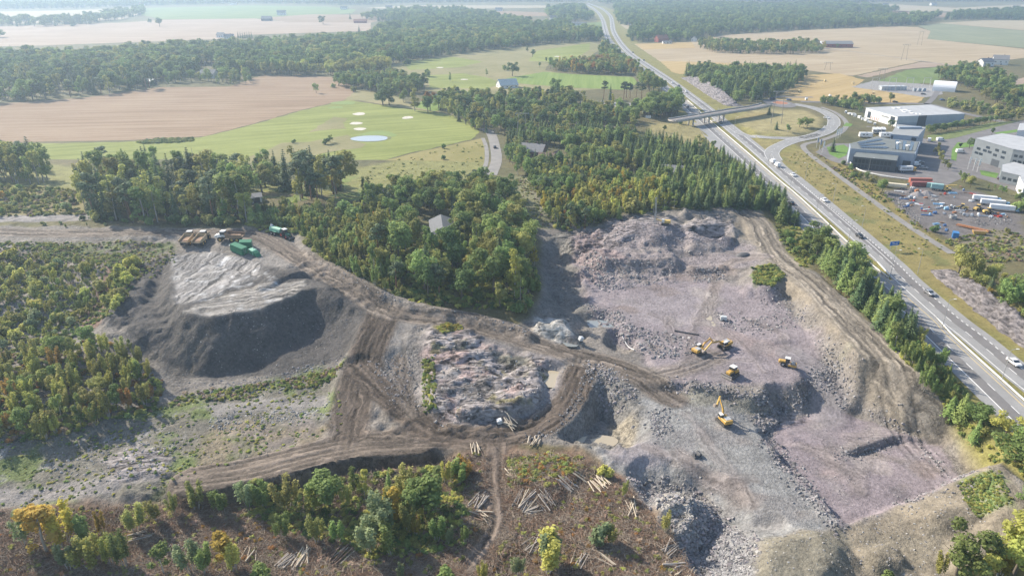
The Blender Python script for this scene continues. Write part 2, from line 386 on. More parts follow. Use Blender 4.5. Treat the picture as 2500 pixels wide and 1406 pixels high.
def terrain_material():
    t = NT('quarry_and_heath_ground'); p = t.pos()
    col = t.attr('col').outputs['Color']
    tk = t.attr('trk').outputs['Vector']; ms = t.attr('msk').outputs['Vector']
    sep = t.node('ShaderNodeSeparateXYZ'); t.link(tk, sep.inputs[0])
    sm = t.node('ShaderNodeSeparateXYZ'); t.link(ms, sm.inputs[0])       # track, pebble, rock
    trk, peb, rck = sm.outputs
    n1 = t.noise(0.16, 5, p); n2 = t.noise(1.1, 4, p); n3 = t.noise(5.0, 3, p)
    f = t.math('ADD', t.maprange(n1, .3, .7, .76, 1.24), t.maprange(n2, .3, .7, -.26, .26))
    f = t.math('ADD', f, t.maprange(n3, .3, .7, -.16, .16))
    # stones: pale and dark cells
    v = t.node('ShaderNodeTexVoronoi'); v.inputs['Scale'].default_value = 1.15; t.link(p, v.inputs['Vector'])
    vb = t.node('ShaderNodeTexVoronoi'); vb.inputs['Scale'].default_value = 2.9; t.link(p, vb.inputs['Vector'])
    sc = t.node('ShaderNodeSeparateColor'); t.link(v.outputs['Color'], sc.inputs[0])
    sb = t.node('ShaderNodeSeparateColor'); t.link(vb.outputs['Color'], sb.inputs[0])
    st = t.math('ADD', t.maprange(sc.outputs[0], 0, 1, -.24, .30), t.maprange(sb.outputs[0], 0, 1, -.26, .30))
    f = t.math('ADD', f, t.math('MULTIPLY', st, peb))
    # wheel tracks: streaks that follow the driving line
    cmb = t.node('ShaderNodeCombineXYZ')
    t.link(t.math('ADD', sep.outputs[0], t.maprange(n1, .2, .8, -2.2, 2.2)), cmb.inputs[0]); t.link(t.math('MULTIPLY', sep.outputs[1], 0.035), cmb.inputs[1])
    t.link(sep.outputs[2], cmb.inputs[2])
    sn = t.noise(.8, 4, cmb.outputs[0], 0.6)
    stk = t.math('MULTIPLY', t.maprange(sn, .36, .64, -.75, .7), t.maprange(n1, .36, .62, .45, 1.1))
    f = t.math('ADD', f, t.math('MULTIPLY', stk, trk))
    # bare rock: pale ribs, dark seams
    mp = t.node('ShaderNodeMapping'); mp.inputs['Rotation'].default_value = (0, 0, -0.55); mp.inputs['Scale'].default_value = (0.32, 1.1, 1.4)
    t.link(p, mp.inputs['Vector'])
    rn = t.node('ShaderNodeTexNoise'); rn.inputs['Scale'].default_value = 0.42; rn.inputs['Detail'].default_value = 6; rn.inputs['Distortion'].default_value = 1.6
    t.link(mp.outputs[0], rn.inputs['Vector'])
    rr = t.math('MULTIPLY', t.maprange(rn.outputs['Fac'], .36, .64, -.72, .55), rck)
    f = t.math('ADD', f, rr)
    c = t.scalec(col, t.math('MAXIMUM', f, 0.15))
    t.link(c, t.b.inputs['Base Color']); t.rough(0.9, 0.15)
    hgt = t.math('ADD', t.math('MULTIPLY', n2, .5), t.math('MULTIPLY', n3, .22))
    hgt = t.math('ADD', hgt, t.math('MULTIPLY', t.math('MULTIPLY', sn, trk), .8))
    hgt = t.math('ADD', hgt, t.math('MULTIPLY', t.math('MULTIPLY', v.outputs['Distance'], peb), -.55))
    hgt = t.math('ADD', hgt, t.math('MULTIPLY', t.math('MULTIPLY', vb.outputs['Distance'], peb), -.4))
    hgt = t.math('ADD', hgt, t.math('MULTIPLY', t.math('MULTIPLY', rn.outputs['Fac'], rck), 2.2))
    t.bump(hgt, 0.85, 0.5)
    return t.m

# ------------------------------------------------------------------ terrain colours (what the soil itself looks like)
C = np.zeros((len(X), 3)); TK = np.zeros((len(X), 3)); MK = np.zeros((len(X), 3))
nA = fbm(X, Y, 30, 5, 51); nB = fbm(X, Y, 8, 4, 52); nC = fbm(X, Y, 3.0, 3, 53)
def lerp(c, col, w): return c + (np.asarray(col)[None, :] - c) * w[:, None]
C[:] = (.115, .115, .055)
C = lerp(C, (.19, .155, .08), np.clip(.45 + 1.8 * nA + .9 * nB, 0, 1) * .8)
def region(poly, edge, wob, seed, world=False):
    w = np.asarray(poly if world else A2(poly), float)
    lo = w.min(0) - 3 * edge - 2 * wob - 5; hi = w.max(0) + 3 * edge + 2 * wob + 5
    idx = np.where((X > lo[0]) & (X < hi[0]) & (Y > lo[1]) & (Y < hi[1]))[0]
    if len(idx) == 0: return idx, np.zeros(0)
    d = poly_sdf(w, X[idx], Y[idx]) + wob * 2.4 * fbm(X[idx], Y[idx], max(2.2, wob * 2.5), 4, seed)
    return idx, 1 - sstep(-edge, edge, d)
_ps = [100]
def paint(poly, col, edge=1.5, wob=2.0, k=1.0, peb=None, rock=None, track=None):
    _ps[0] += 1
    idx, w = region(poly, edge, wob, _ps[0])
    if not len(idx): return
    w = w * k
    C[idx] = C[idx] + (np.asarray(col)[None, :] - C[idx]) * w[:, None]
    for j, v in ((1, peb), (2, rock), (0, track)):
        if v is not None: MK[idx, j] += (v - MK[idx, j]) * w
def speckle(poly, col, scale, thr, seed, edge=2, wob=3, amp=1.0, peb=None):
    idx, w = region(poly, edge, wob, seed)
    if not len(idx): return
    n = fbm(X[idx], Y[idx], scale, 4, seed); w = w * sstep(thr, thr + .12, n) * amp
    C[idx] = C[idx] + (np.asarray(col)[None, :] - C[idx]) * w[:, None]
    if peb is not None: MK[idx, 1] += (peb - MK[idx, 1]) * w
def road(pts3, hw, col, strength=.8, edge=1.2, k=1.0, wob=.7):
    ln = smooth_line(np.array([[*at(a, b)] for a, b in [p[:2] for p in pts3]]))
    lo = ln[:, :2].min(0) - hw - 6; hi = ln[:, :2].max(0) + hw + 6
    idx = np.where((X > lo[0]) & (X < hi[0]) & (Y > lo[1]) & (Y < hi[1]))[0]
    d, off, arc, z = line_dist(ln[:, :2], X[idx], Y[idx]); _ps[0] += 1
    w = 1 - sstep(hw - edge, hw + edge, d + 2 * wob * fbm(X[idx], Y[idx], 4, 3, _ps[0]))
    C[idx] = C[idx] + (np.asarray(col)[None, :] - C[idx]) * (w * k)[:, None]
    m = w > .3; j = idx[m]
    TK[j, 0] = off[m]; TK[j, 1] = arc[m]; TK[j, 2] = _ps[0] * 3.7
    MK[idx, 0] = MK[idx, 0] * (1 - w) + strength * w
    MK[idx, 1] *= 1 - .8 * w; MK[idx, 2] *= 1 - w

PURPLE = (.262, .228, .238); GREYG = (.262, .258, .25); MUD = (.128, .102, .082); DIRT = (.225, .203, .18); TAN = (.262, .226, .178)
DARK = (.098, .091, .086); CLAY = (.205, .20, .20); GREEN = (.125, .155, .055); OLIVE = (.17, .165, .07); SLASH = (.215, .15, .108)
paint([(-160,380),(90,400),(400,430),(760,440),(840,415),(880,408),(1180,342),(1192,440),(1000,500),(850,480),(560,470),(200,470),(-160,455)], (.235, .23, .085), 3, 4)
speckle([(560,440),(860,420),(900,490),(600,500)], (.17, .23, .06), 10, -.02, 660, amp=.8)
# heath and scrub left of the site, clear-cut in front
paint([(-200,470),(200,470),(230,530),(-200,540)], (.22, .19, .085), 3, 4)
paint([(-200,590),(90,585),(330,620),(330,700),(280,800),(250,860),(-200,900)], (.165, .15, .085), 3, 4)
speckle([(-200,590),(330,620),(280,800),(-200,900)], (.15, .165, .06), 9, -.04, 61)
paint([(0,850),(240,820),(400,930),(380,1000),(100,1080),(-200,1080)], (.13, .115, .065), 2, 3)
paint(QUARRY, DIRT, 2, 2.5, peb=.55)
paint([(-200,1240),(480,1210),(700,1170),(1000,1120),(1100,1110),(1240,1080),(1420,1100),(1530,1180),(1640,1300),(1720,1440),(1700,1500),(-200,1500)], SLASH, 2, 3, peb=.2)
speckle([(-200,1240),(480,1210),(1000,1120),(1240,1080),(1420,1100),(1530,1180),(1640,1300),(1700,1500),(-200,1500)], (.30, .23, .165), 5, .08, 62, amp=.8)
speckle([(-200,1240),(480,1210),(1000,1120),(1240,1080),(1420,1100),(1530,1180),(1640,1300),(1700,1500),(-200,1500)], (.16, .165, .07), 11, .08, 63, amp=.8)
speckle([(-200,1240),(480,1210),(1000,1120),(1240,1080),(1420,1100),(1530,1180),(1640,1300),(1700,1500),(-200,1500)], (.22, .095, .055), 7, .16, 64, amp=.7)
paint([(1225,1130),(1350,1105),(1430,1140),(1350,1180),(1240,1190)], (.20, .185, .08), 2, 2.5)
# left of the haul road
paint([(90,590),(420,590),(430,640),(330,690),(280,640),(100,620)], (.165, .148, .118), 3, 3)
speckle([(90,590),(420,590),(430,640),(330,690),(280,640),(100,620)], GREEN, 6, -.02, 65, amp=.75)
paint([(255,650),(300,640),(290,700),(250,790),(190,810),(220,740)], (.20, .135, .105), 1.5, 2)
# lower left weeds
paint([(-200,1060),(250,1040),(480,960),(800,900),(840,960),(840,1050),(640,1130),(470,1170),(300,1200),(-200,1250)], (.178, .165, .135), 2, 3, peb=.5)
speckle([(-200,1060),(250,1040),(480,960),(830,880),(840,1050),(640,1130),(470,1170),(300,1200),(-200,1250)], (.135, .175, .055), 8, .0, 66, amp=.85)
speckle([(-200,1060),(250,1040),(480,960),(830,880),(840,1050),(640,1130),(470,1170),(300,1200),(-200,1250)], (.30, .29, .28), 4, .13, 67, amp=.7, peb=1)
paint([(520,1035),(700,1030),(815,1040),(830,1070),(640,1125),(480,1150),(500,1090)], (.22, .185, .13), 2, 3)
speckle([(520,1035),(815,1040),(830,1070),(480,1150)], GREEN, 5, .08, 68, amp=.6)
paint([(500,990),(640,975),(800,960),(810,985),(640,1005),(520,1015)], (.245, .23, .215), 1, 1.5, peb=.3)
paint([(-200,1195),(200,1175),(400,1150),(420,1165),(220,1210),(-200,1240)], (.25, .23, .215), 1, 1.5)
# stockpile
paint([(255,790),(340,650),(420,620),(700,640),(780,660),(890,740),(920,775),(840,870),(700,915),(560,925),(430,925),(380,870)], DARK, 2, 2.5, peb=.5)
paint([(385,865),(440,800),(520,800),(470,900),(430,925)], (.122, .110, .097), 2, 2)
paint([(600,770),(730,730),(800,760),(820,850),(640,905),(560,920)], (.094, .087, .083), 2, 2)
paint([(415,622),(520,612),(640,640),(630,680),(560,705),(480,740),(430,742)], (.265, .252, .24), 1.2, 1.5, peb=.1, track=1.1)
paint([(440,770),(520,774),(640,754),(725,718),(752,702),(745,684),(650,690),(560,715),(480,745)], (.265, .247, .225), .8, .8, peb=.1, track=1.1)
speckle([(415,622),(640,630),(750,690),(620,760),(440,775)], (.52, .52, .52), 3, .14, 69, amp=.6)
paint([(590,600),(700,620),(780,660),(760,680),(640,650)], (.22, .205, .19), 2, 2)
# centre
paint([(900,780),(1020,780),(1030,900),(1010,1010),(930,960),(880,900)], (.205, .186, .168), 2, 2, peb=.9)
paint([(955,790),(1015,785),(1010,850),(960,860)], (.245, .225, .205), 1.5, 1.5, peb=.3)
paint([(1040,795),(1130,785),(1210,840),(1380,880),(1380,960),(1330,1010),(1200,1045),(1060,1040),(1020,960)], (.255, .23, .222), 2, 2.5, peb=.3)
for pl in ROCKS: paint(pl, (.295, .266, .258), 1.5, 2.0, rock=1.0, peb=.15)
paint([(1060,900),(1150,880),(1170,930),(1070,960)], (.33, .29, .28), 2, 3, .7)
speckle(ROCKS[0], (.36, .26, .24), 9, .02, 70, amp=.7)
speckle(ROCKS[0], (.15, .14, .13), 10, .03, 79, amp=.7)
speckle(ROCKS[0], (.40, .385, .365), 12, .05, 80, amp=.6)
speckle(ROCKS[0], (.20, .18, .08), 5, .17, 71, amp=.8)
paint([(1055,795),(1110,785),(1125,805),(1080,815)], (.22, .20, .075), 1.2, 1.5)
paint([(1200,860),(1290,870),(1300,895),(1240,890)], (.20, .19, .155), 1.5, 1.5)
paint(ROCKS[1], (.44, .42, .385), 1, 1.5, rock=.8)
# right-hand floor
paint([(1380,570),(1480,560),(1700,560),(1830,600),(1860,640),(1700,680),(1500,690),(1420,660)], (.245, .215, .215), 3, 3, peb=.8)
paint([(1330,580),(1390,560),(1420,640),(1460,740),(1400,790),(1330,760),(1320,660)], (.185, .175, .16), 2, 3, peb=.6)
paint([(1400,640),(1500,690),(1700,680),(1900,715),(2010,820),(2000,905),(1920,950),(1640,945),(1560,862),(1440,780)], PURPLE, 2, 2.5, peb=.32)
paint([(1500,735),(1640,705),(1760,715),(1740,800),(1620,800),(1520,790)], (.295, .262, .27), 3, 3, .8, peb=.3)
paint([(1700,780),(1850,830),(1960,860),(1900,880),(1760,830)], (.30, .235, .215), 2, 3, .55)
paint([(1400,560),(1460,575),(1520,640),(1440,690),(1400,640)], (.265, .205, .20), 2, 3, .7, peb=.9)
paint([(1430,1090),(1500,1010),(1640,950),(1800,985),(1870,1075),(2050,1290),(1850,1322),(1720,1210),(1530,1160)], GREYG, 1.5, 2, peb=.4)
paint([(1450,1090),(1560,1080),(1640,1110),(1600,1150),(1500,1130)], (.275, .25, .255), 2, 2)
paint([(1640,945),(1800,965),(1880,1000),(1800,1005),(1640,980)], (.235, .225, .185), 1.5, 2, .8)
paint([(1865,1075),(1900,1040),(2020,990),(2195,1048),(2300,1072),(2384,1150),(2200,1232),(2058,1286),(1955,1180)], (.265, .226, .238), 1, 1.2, peb=.2)
paint([(2000,1090),(2060,1110),(2050,1180),(2010,1160)], (.31, .24, .215), 2, 2, .5)
paint([(1420,925),(1480,900),(1560,950),(1570,1020),(1520,1090),(1440,1090),(1370,1060),(1400,980)], (.20, .19, .175), 2, 2, peb=.8)
paint([(1480,1040),(1540,1010),(1560,1070),(1530,1095)], (.30, .265, .205), 1.5, 2, rock=.4)
paint([(1520,1170),(1700,1205),(1850,1315),(1840,1440),(1730,1440),(1640,1300)], (.25, .245, .245), 1.5, 2, peb=1.0)
for pl in (ROCKS[4],): paint(pl, (.40, .37, .325), 1.2, 2.0, rock=.8)
# tan bank and spoil on the right
paint([(1780,500),(1850,505),(1895,580),(1925,640),(2010,685),(2110,785),(2310,1000),(2340,1060),(2200,1055),(2110,960),(2060,860),(1980,750),(1900,680),(1850,600),(1800,560)], TAN, 1.5, 2, peb=.3)
speckle([(1920,640),(2010,700),(2110,800),(2200,1000),(2060,860)], (.27, .25, .19), 5, .02, 72, amp=.7)
paint([(2060,1286),(2200,1232),(2384,1150),(2340,1060),(2440,1130),(2500,1190),(2500,1300),(2260,1440),(2040,1440),(2000,1340)], (.25, .215, .165), 1.5, 2.5, peb=.3)
paint([(1850,1315),(2050,1290),(2090,1330),(2030,1440),(1830,1440)], (.225, .205, .16), 1.5, 2, peb=.3)
paint([(2080,1300),(2300,1290),(2320,1360),(2140,1400),(2080,1380)], (.19, .168, .13), 2, 3, .8, peb=.5)
speckle([(2340,1180),(2440,1150),(2470,1230),(2380,1260)], (.13, .20, .05), 4, -.02, 73, amp=.8)
paint([(1835,655),(1890,645),(1915,670),(1885,702),(1840,695)], (.13, .165, .055), 1, 1.5)
paint([(1890,530),(1960,560),(2000,640),(1960,660),(1920,630),(1900,570)], (.21, .20, .075), 2, 2.5)
paint([(1235,435),(1290,430),(1310,480),(1340,560),(1310,560),(1270,490)], (.20, .195, .11), 2, 3, peb=.4)
# haul roads and wheel tracks
road(HR4, 6.5, (.175, .143, .116), .9); road(HR2, 6, MUD, .9); road(HR3, 5, MUD, .9); road(HR5, 3, (.19, .15, .12), .8)
road([(975,880),(990,960),(1010,1010)], 2.5, (.185, .155, .13), .8)
road(HR6, 4, (.275, .235, .20), .6, 2, .8); road(BR, 5.5, (.27, .235, .19), .85)
road(RP, 5, (.255, .235, .24), .4, 2, .7)
road([(1870,625),(1790,640),(1755,680),(1735,740),(1728,775)], 2.6, (.29, .245, .22), .6, 1.2, .8)
road([(1870,625),(1770,612),(1640,616),(1560,612)], 3, (.28, .245, .225), .5, 1.5, .7)
road(HR1, 5, (.20, .168, .14), .9)
road([(-60,535),(80,533),(220,530)], 5, (.27, .25, .24), .25)
rm, rb = rut_mask(nx, ny); ni = np.where(near)[0]
C[ni] *= (1 - .42 * rm + .16 * rb * (1 - rm))[:, None]
# stockpile plough marks use the same streaks
for poly, dirx, diry in (([(415,622),(520,612),(640,640),(630,680),(560,705),(480,740),(430,742)], .12, 1.0), ([(440,770),(520,774),(640,754),(725,718),(752,702),(745,684),(650,690),(560,715),(480,745)], 1.0, .42)):
    idx, w = region(poly, 1, .8, 90); m = w > .3; j = idx[m]; n = math.hypot(dirx, diry)
    TK[j, 0] = (X[j] * diry - Y[j] * dirx) / n; TK[j, 1] = (X[j] * dirx + Y[j] * diry) / n; TK[j, 2] = 5 * dirx
# faint wheel tracks wandering over the working floors, dust and damp patches
FLOORS = [[(1500,735),(1700,700),(1880,760),(1960,850),(1900,930),(1650,925),(1580,850)], [(1520,1080),(1650,980),(1790,1010),(1860,1100),(2000,1270),(1880,1300),(1700,1160)], [(1900,1080),(2020,1010),(2180,1060),(2330,1150),(2090,1250)], [(1420,640),(1640,620),(1800,640),(1840,700),(1500,700)], [(520,1060),(800,1000),(820,1060),(560,1140)]]
for fi, fl in enumerate(FLOORS):
    speckle(fl, (.19, .175, .175), 9, .06, 700 + fi, amp=.45); speckle(fl, (.36, .32, .29), 12, .10, 720 + fi, amp=.45); speckle(fl, (.21, .165, .14), 14, .12, 740 + fi, amp=.5)
    f = np.array(fl, float); c = f.mean(0)
    for k in range(6):
        i, j = RNG.choice(len(f), 2, replace=False); a_ = c + (f[i] - c) * RNG.uniform(.3, .85); b_ = c + (f[j] - c) * RNG.uniform(.3, .85); m_ = (a_ + b_) / 2 + RNG.normal(0, 18, 2)
        road([tuple(a_), tuple(m_), tuple(b_)], RNG.uniform(1.0, 2.0), (.25, .215, .20), .55, 1.0, .4, 1.0)
# verges and meadows round the interchange, yard
VER = (.235, .215, .075)
def corridor(lo, hi, yr, col, edge=2):
    idx = np.where((Y > yr[0]) & (Y < yr[1]) & (X > 60) & (X < 900))[0]
    a = xat(L0, Y[idx]) + lo; b = xat(R0, Y[idx]) + hi
    w = sstep(a - edge, a + edge, X[idx]) * (1 - sstep(b - edge, b + edge, X[idx]))
    C[idx] = C[idx] + (np.asarray(col)[None, :] - C[idx]) * w[:, None]
corridor(-20, 36, (60, 3000), VER)
paint([(1560,305),(1690,292),(1740,340),(1770,380),(1700,365),(1600,330)], (.30, .26, .12), 2, 3)
paint([(1900,380),(1960,365),(2060,430),(2330,620),(2500,760),(2500,860),(2300,720),(2060,540)], (.255, .215, .085), 3, 4)
paint([(1980,360),(2070,410),(2160,470),(2300,590),(2330,610),(2200,530),(2050,420)], (.25, .20, .075), 2, 3)
speckle([(1900,380),(2060,430),(2330,620),(2500,760),(2500,860),(2060,540)], (.15, .165, .06), 12, .08, 74, amp=.7)
paint([(1790,290),(1850,265),(1960,268),(2010,290),(1990,315),(1920,330),(1850,325)], (.33, .285, .14), 3, 3)
paint([(1820,340),(1920,345),(1890,362),(1875,385)], (.28, .24, .10), 2, 2)
paint([(2150,470),(2260,450),(2400,470),(2500,520),(2500,580),(2340,590),(2250,560)], (.165, .15, .145), 2, 3, peb=.2)
paint([(2340,590),(2420,560),(2500,575),(2500,640),(2400,620)], (.215, .19, .13), 3, 4)

me = bpy.data.meshes.new('ground')
nxs, nys = len(xs), len(ys)
vid = np.arange(nxs * nys).reshape(nys, nxs)
quads = np.stack([vid[:-1, :-1], vid[:-1, 1:], vid[1:, 1:], vid[1:, :-1]], -1).reshape(-1, 4)
me.vertices.add(len(X)); me.vertices.foreach_set('co', np.stack([X, Y, H], 1).astype(np.float32).ravel())
me.loops.add(quads.size); me.loops.foreach_set('vertex_index', quads.astype(np.int32).ravel())
me.polygons.add(len(quads)); me.polygons.foreach_set('loop_start', np.arange(0, quads.size, 4, dtype=np.int32))
me.polygons.foreach_set('use_smooth', np.ones(len(quads), bool))
me.update(calc_edges=True)
a = me.attributes.new('col', 'FLOAT_COLOR', 'POINT'); a.data.foreach_set('color', np.concatenate([C * .92, np.ones((len(X), 1))], 1).astype(np.float32).ravel())
a = me.attributes.new('trk', 'FLOAT_VECTOR', 'POINT'); a.data.foreach_set('vector', TK.astype(np.float32).ravel())
a = me.attributes.new('msk', 'FLOAT_VECTOR', 'POINT'); a.data.foreach_set('vector', MK.astype(np.float32).ravel())
me.materials.append(terrain_material())
ground = bpy.data.objects.new('ground', me); COL.objects.link(ground); ground['kind'] = 'structure'
ground['label'] = 'heath, quarry floor and soil'
# ------------------------------------------------------------------ object helpers
def tag(o, label=None, cat=None, group=None, kind=None):
    if label: o['label'] = label
    if cat: o['category'] = cat
    if group: o['group'] = group
    if kind: o['kind'] = kind
    return o
def empty(name, loc=(0, 0, 0), rz=0.0, label=None, cat=None, group=None):
    o = bpy.data.objects.new(name, None); o.location = loc; o.rotation_euler = (0, 0, rz); o.empty_display_size = .5
    COL.objects.link(o); return tag(o, label, cat, group)
def np_mesh(name, verts, faces):
    m = bpy.data.meshes.new(name)
    verts = np.asarray(verts, np.float32); faces = np.asarray(faces, np.int32); k = faces.shape[1]
    m.vertices.add(len(verts)); m.vertices.foreach_set('co', verts.ravel())
    m.loops.add(faces.size); m.loops.foreach_set('vertex_index', faces.ravel())
    m.polygons.add(len(faces)); m.polygons.foreach_set('loop_start', np.arange(0, faces.size, k, dtype=np.int32))
    m.update(calc_edges=True); return m
def link_mesh(name, m, mat=None, parent=None):
    if mat is not None: m.materials.append(mat)
    o = bpy.data.objects.new(name, m); COL.objects.link(o)
    if parent is not None: o.parent = parent
    return o
class MB:
    """collects solid shapes in local space and links them as one mesh"""
    def __init__(s): s.bm = bmesh.new()
    def box(s, c, d, rz=0, rx=0, ry=0, taper=1.0, bevel=0.0):
        r = bmesh.ops.create_cube(s.bm, size=1.0)['verts']
        for v in r:
            f = taper if v.co.z > 0 else 1.0
            v.co = Vector((v.co.x * d[0] * f, v.co.y * d[1] * f, v.co.z * d[2]))
        if bevel:
            ed = list({e for v in r for e in v.link_edges})
            r = list({v for f in bmesh.ops.bevel(s.bm, geom=ed, offset=bevel, segments=1, affect='EDGES')['faces'] for v in f.verts} | {v for v in r if v.is_valid})
        M = Matrix.Translation(c) @ Euler((rx, ry, rz)).to_matrix().to_4x4()
        bmesh.ops.transform(s.bm, matrix=M, verts=r); return s
    def rod(s, a, b, r, n=8, r2=None):
        a = Vector(a); b = Vector(b); d = b - a
        g = bmesh.ops.create_cone(s.bm, cap_ends=True, segments=n, radius1=r, radius2=r if r2 is None else r2, depth=d.length)['verts']
        M = Matrix.Translation((a + b) / 2) @ d.to_track_quat('Z', 'Y').to_matrix().to_4x4()
        bmesh.ops.transform(s.bm, matrix=M, verts=g); return s
    def bar(s, a, b, w, t):
        a = Vector(a); b = Vector(b); d = b - a
        r = bmesh.ops.create_cube(s.bm, size=1.0)['verts']
        for v in r: v.co = Vector((v.co.x * w, v.co.y * t, v.co.z * d.length))
        M = Matrix.Translation((a + b) / 2) @ d.to_track_quat('Z', 'Y').to_matrix().to_4x4()
        bmesh.ops.transform(s.bm, matrix=M, verts=r); return s
    def prism(s, prof, y0, y1):
        """profile in x,z extruded along y"""
        A = [s.bm.verts.new((x, y0, z)) for x, z in prof]; B = [s.bm.verts.new((x, y1, z)) for x, z in prof]
        n = len(prof); s.bm.faces.new(A); s.bm.faces.new(B[::-1])
        for i in range(n): s.bm.faces.new((A[i], B[i], B[(i + 1) % n], A[(i + 1) % n]))
        bmesh.ops.recalc_face_normals(s.bm, faces=s.bm.faces); return s
    def slab(s, pts, z0, z1):
        """plan polygon extruded upwards; z0/z1 numbers or lists"""
        n = len(pts); f0 = z0 if hasattr(z0, '__len__') else [z0] * n; f1 = z1 if hasattr(z1, '__len__') else [z1] * n
        A = [s.bm.verts.new((p[0], p[1], f0[i])) for i, p in enumerate(pts)]; B = [s.bm.verts.new((p[0], p[1], f1[i])) for i, p in enumerate(pts)]
        s.bm.faces.new(A[::-1]); s.bm.faces.new(B)
        for i in range(n): s.bm.faces.new((A[i], A[(i + 1) % n], B[(i + 1) % n], B[i]))
        bmesh.ops.recalc_face_normals(s.bm, faces=s.bm.faces); return s
    def build(s, name, mat, parent=None, smooth=False):
        m = bpy.data.meshes.new(name); s.bm.to_mesh(m); s.bm.free()
        if smooth:
            m.polygons.foreach_set('use_smooth', np.ones(len(m.polygons), bool))
        return link_mesh(name, m, mat, parent)

def sheet(name, pts, z, mat, label, wob=0.0, world=False, parent=None):
    """a ground covering: plan polygon laid on the terrain"""
    w = [np.asarray(p, float) for p in (pts if world else [P(a, b, 0) for a, b in pts])]
    if wob:
        out = []
        for i in range(len(w)):
            a, b = w[i], w[(i + 1) % len(w)]; n = max(1, int(np.linalg.norm(b - a) / (wob * 5)))
            for k in range(n):
                q = a + (b - a) * k / n; out.append(q + RNG.normal(0, wob * .5, 2))
        w = out
    bm = bmesh.new(); vs_ = [bm.verts.new((p[0], p[1], z)) for p in w]; bm.faces.new(vs_)
    bmesh.ops.triangulate(bm, faces=bm.faces); bmesh.ops.recalc_face_normals(bm, faces=bm.faces)
    for f in bm.faces:
        if f.normal.z < 0: f.normal_flip()
    m = bpy.data.meshes.new(name); bm.to_mesh(m); bm.free()
    o = link_mesh(name, m, mat, parent)
    if parent is None: tag(o, label, kind='structure')
    return o

def ribbon_arrays(line, lo, hi, lift, cross=1):
    line = np.asarray(line, float)[:, :2]
    d = np.gradient(line, axis=0); d /= np.linalg.norm(d, axis=1)[:, None] + 1e-9
    nrm = np.stack([d[:, 1], -d[:, 0]], 1)       # right-hand side
    cols = []
    for k in range(cross + 1):
        o = lo + (hi - lo) * k / cross; q = line + nrm * (o[:, None] if hasattr(o, '__len__') else o); cols.append(q)
    return cols
def ribbon(name, line, lo, hi, lift, mat, parent=None, label=None, zf=None, kind='structure', cross=2):
    cols = ribbon_arrays(line, lo, hi, lift, cross); n = len(line); V = []; Fc = []
    for q in cols:
        z = hz(q[:, 0], q[:, 1]) + lift if zf is None else zf + lift
        V.append(np.column_stack([q, z]))
    V = np.concatenate(V)
    for k in range(cross):
        for i in range(n - 1): Fc.append((k * n + i, (k + 1) * n + i, (k + 1) * n + i + 1, k * n + i + 1))
    m = np_mesh(name, V, Fc)
    if len(m.polygons) and m.polygons[0].normal.z < 0: m.flip_normals()
    o = link_mesh(name, m, mat, parent)
    if parent is None: tag(o, label, kind=kind)
    return o
def resample(line, step):
    line = np.asarray(line, float); s = np.concatenate([[0], np.cumsum(np.linalg.norm(np.diff(line[:, :2], axis=0), axis=1))])
    t = np.arange(0, s[-1], step); return np.column_stack([np.interp(t, s, line[:, k]) for k in range(line.shape[1])])
def dashes(name, line, off, w, on, gap, lift, mat, parent, t0=0, t1=1e9, zf=None):
    line = np.asarray(line, float)[:, :2]; s = np.concatenate([[0], np.cumsum(np.linalg.norm(np.diff(line, axis=0), axis=1))])
    V = []; Fc = []; t = t0
    while t < min(s[-1] - on, t1):
        a = np.array([np.interp(t, s, line[:, 0]), np.interp(t, s, line[:, 1])]); b = np.array([np.interp(t + on, s, line[:, 0]), np.interp(t + on, s, line[:, 1])])
        d = (b - a) / np.linalg.norm(b - a); n_ = np.array([d[1], -d[0]]); k = len(V)
        for q in (a + n_ * (off - w / 2), a + n_ * (off + w / 2), b + n_ * (off + w / 2), b + n_ * (off - w / 2)): V.append((q[0], q[1], float(hz(q[0], q[1])) + lift))
        Fc.append((k, k + 1, k + 2, k + 3)); t += on + gap
    m = np_mesh(name, V, Fc)
    if m.polygons[0].normal.z < 0: m.flip_normals()
    return link_mesh(name, m, mat, parent)

# ------------------------------------------------------------------ fields, golf course, woods floor
def field_mat(name, col, col2, ang, sp=6.0, contrast=.5, patch=.5):
    t = NT(name); p = t.pos()
    mp = t.node('ShaderNodeMapping'); mp.inputs['Rotation'].default_value = (0, 0, ang); t.link(p, mp.inputs['Vector'])
    m2 = t.node('ShaderNodeMapping'); m2.inputs['Scale'].default_value = (1 / sp, .006, 1); t.link(mp.outputs[0], m2.inputs['Vector'])
    n = t.noise(1.0, 4, m2.outputs[0], .7); n2 = t.noise(.012, 5, p); n3 = t.noise(.3, 3, p)
    f = t.math('ADD', t.maprange(n, .35, .65, -contrast, contrast), t.maprange(n2, .3, .7, -patch, patch))
    f = t.math('ADD', f, t.maprange(n3, .3, .7, -.25, .25))
    c = t.mixc(t.maprange(f, -.8, .8, 0, 1), col, col2)
    t.link(c, t.b.inputs['Base Color']); t.rough(.95, .1); return t.m
stub = field_mat('stubble', (.235, .16, .102), (.325, .24, .165), 1.45, 5, .95)
stub_r = field_mat('beige_stubble', (.325, .25, .155), (.42, .345, .235), 1.2, 6, .9)
stub2 = field_mat('golden_stubble', (.35, .25, .105), (.46, .35, .18), .9, 6, .6, .3)
stub3 = field_mat('ploughed_tan', (.30, .225, .165), (.39, .31, .24), 1.35, 9, .9)
pale = field_mat('pale_crop', (.32, .265, .18), (.39, .34, .235), .3, 8)
greenf = field_mat('green_crop', (.115, .165, .055), (.20, .25, .095), .2, 8, .4)
dullf = field_mat('grey_green_crop', (.17, .19, .12), (.26, .27, .17), .1, 9, .4)
fair = field_mat('mown_fairway', (.18, .205, .056), (.27, .295, .095), 1.2, 7, .8, .6)
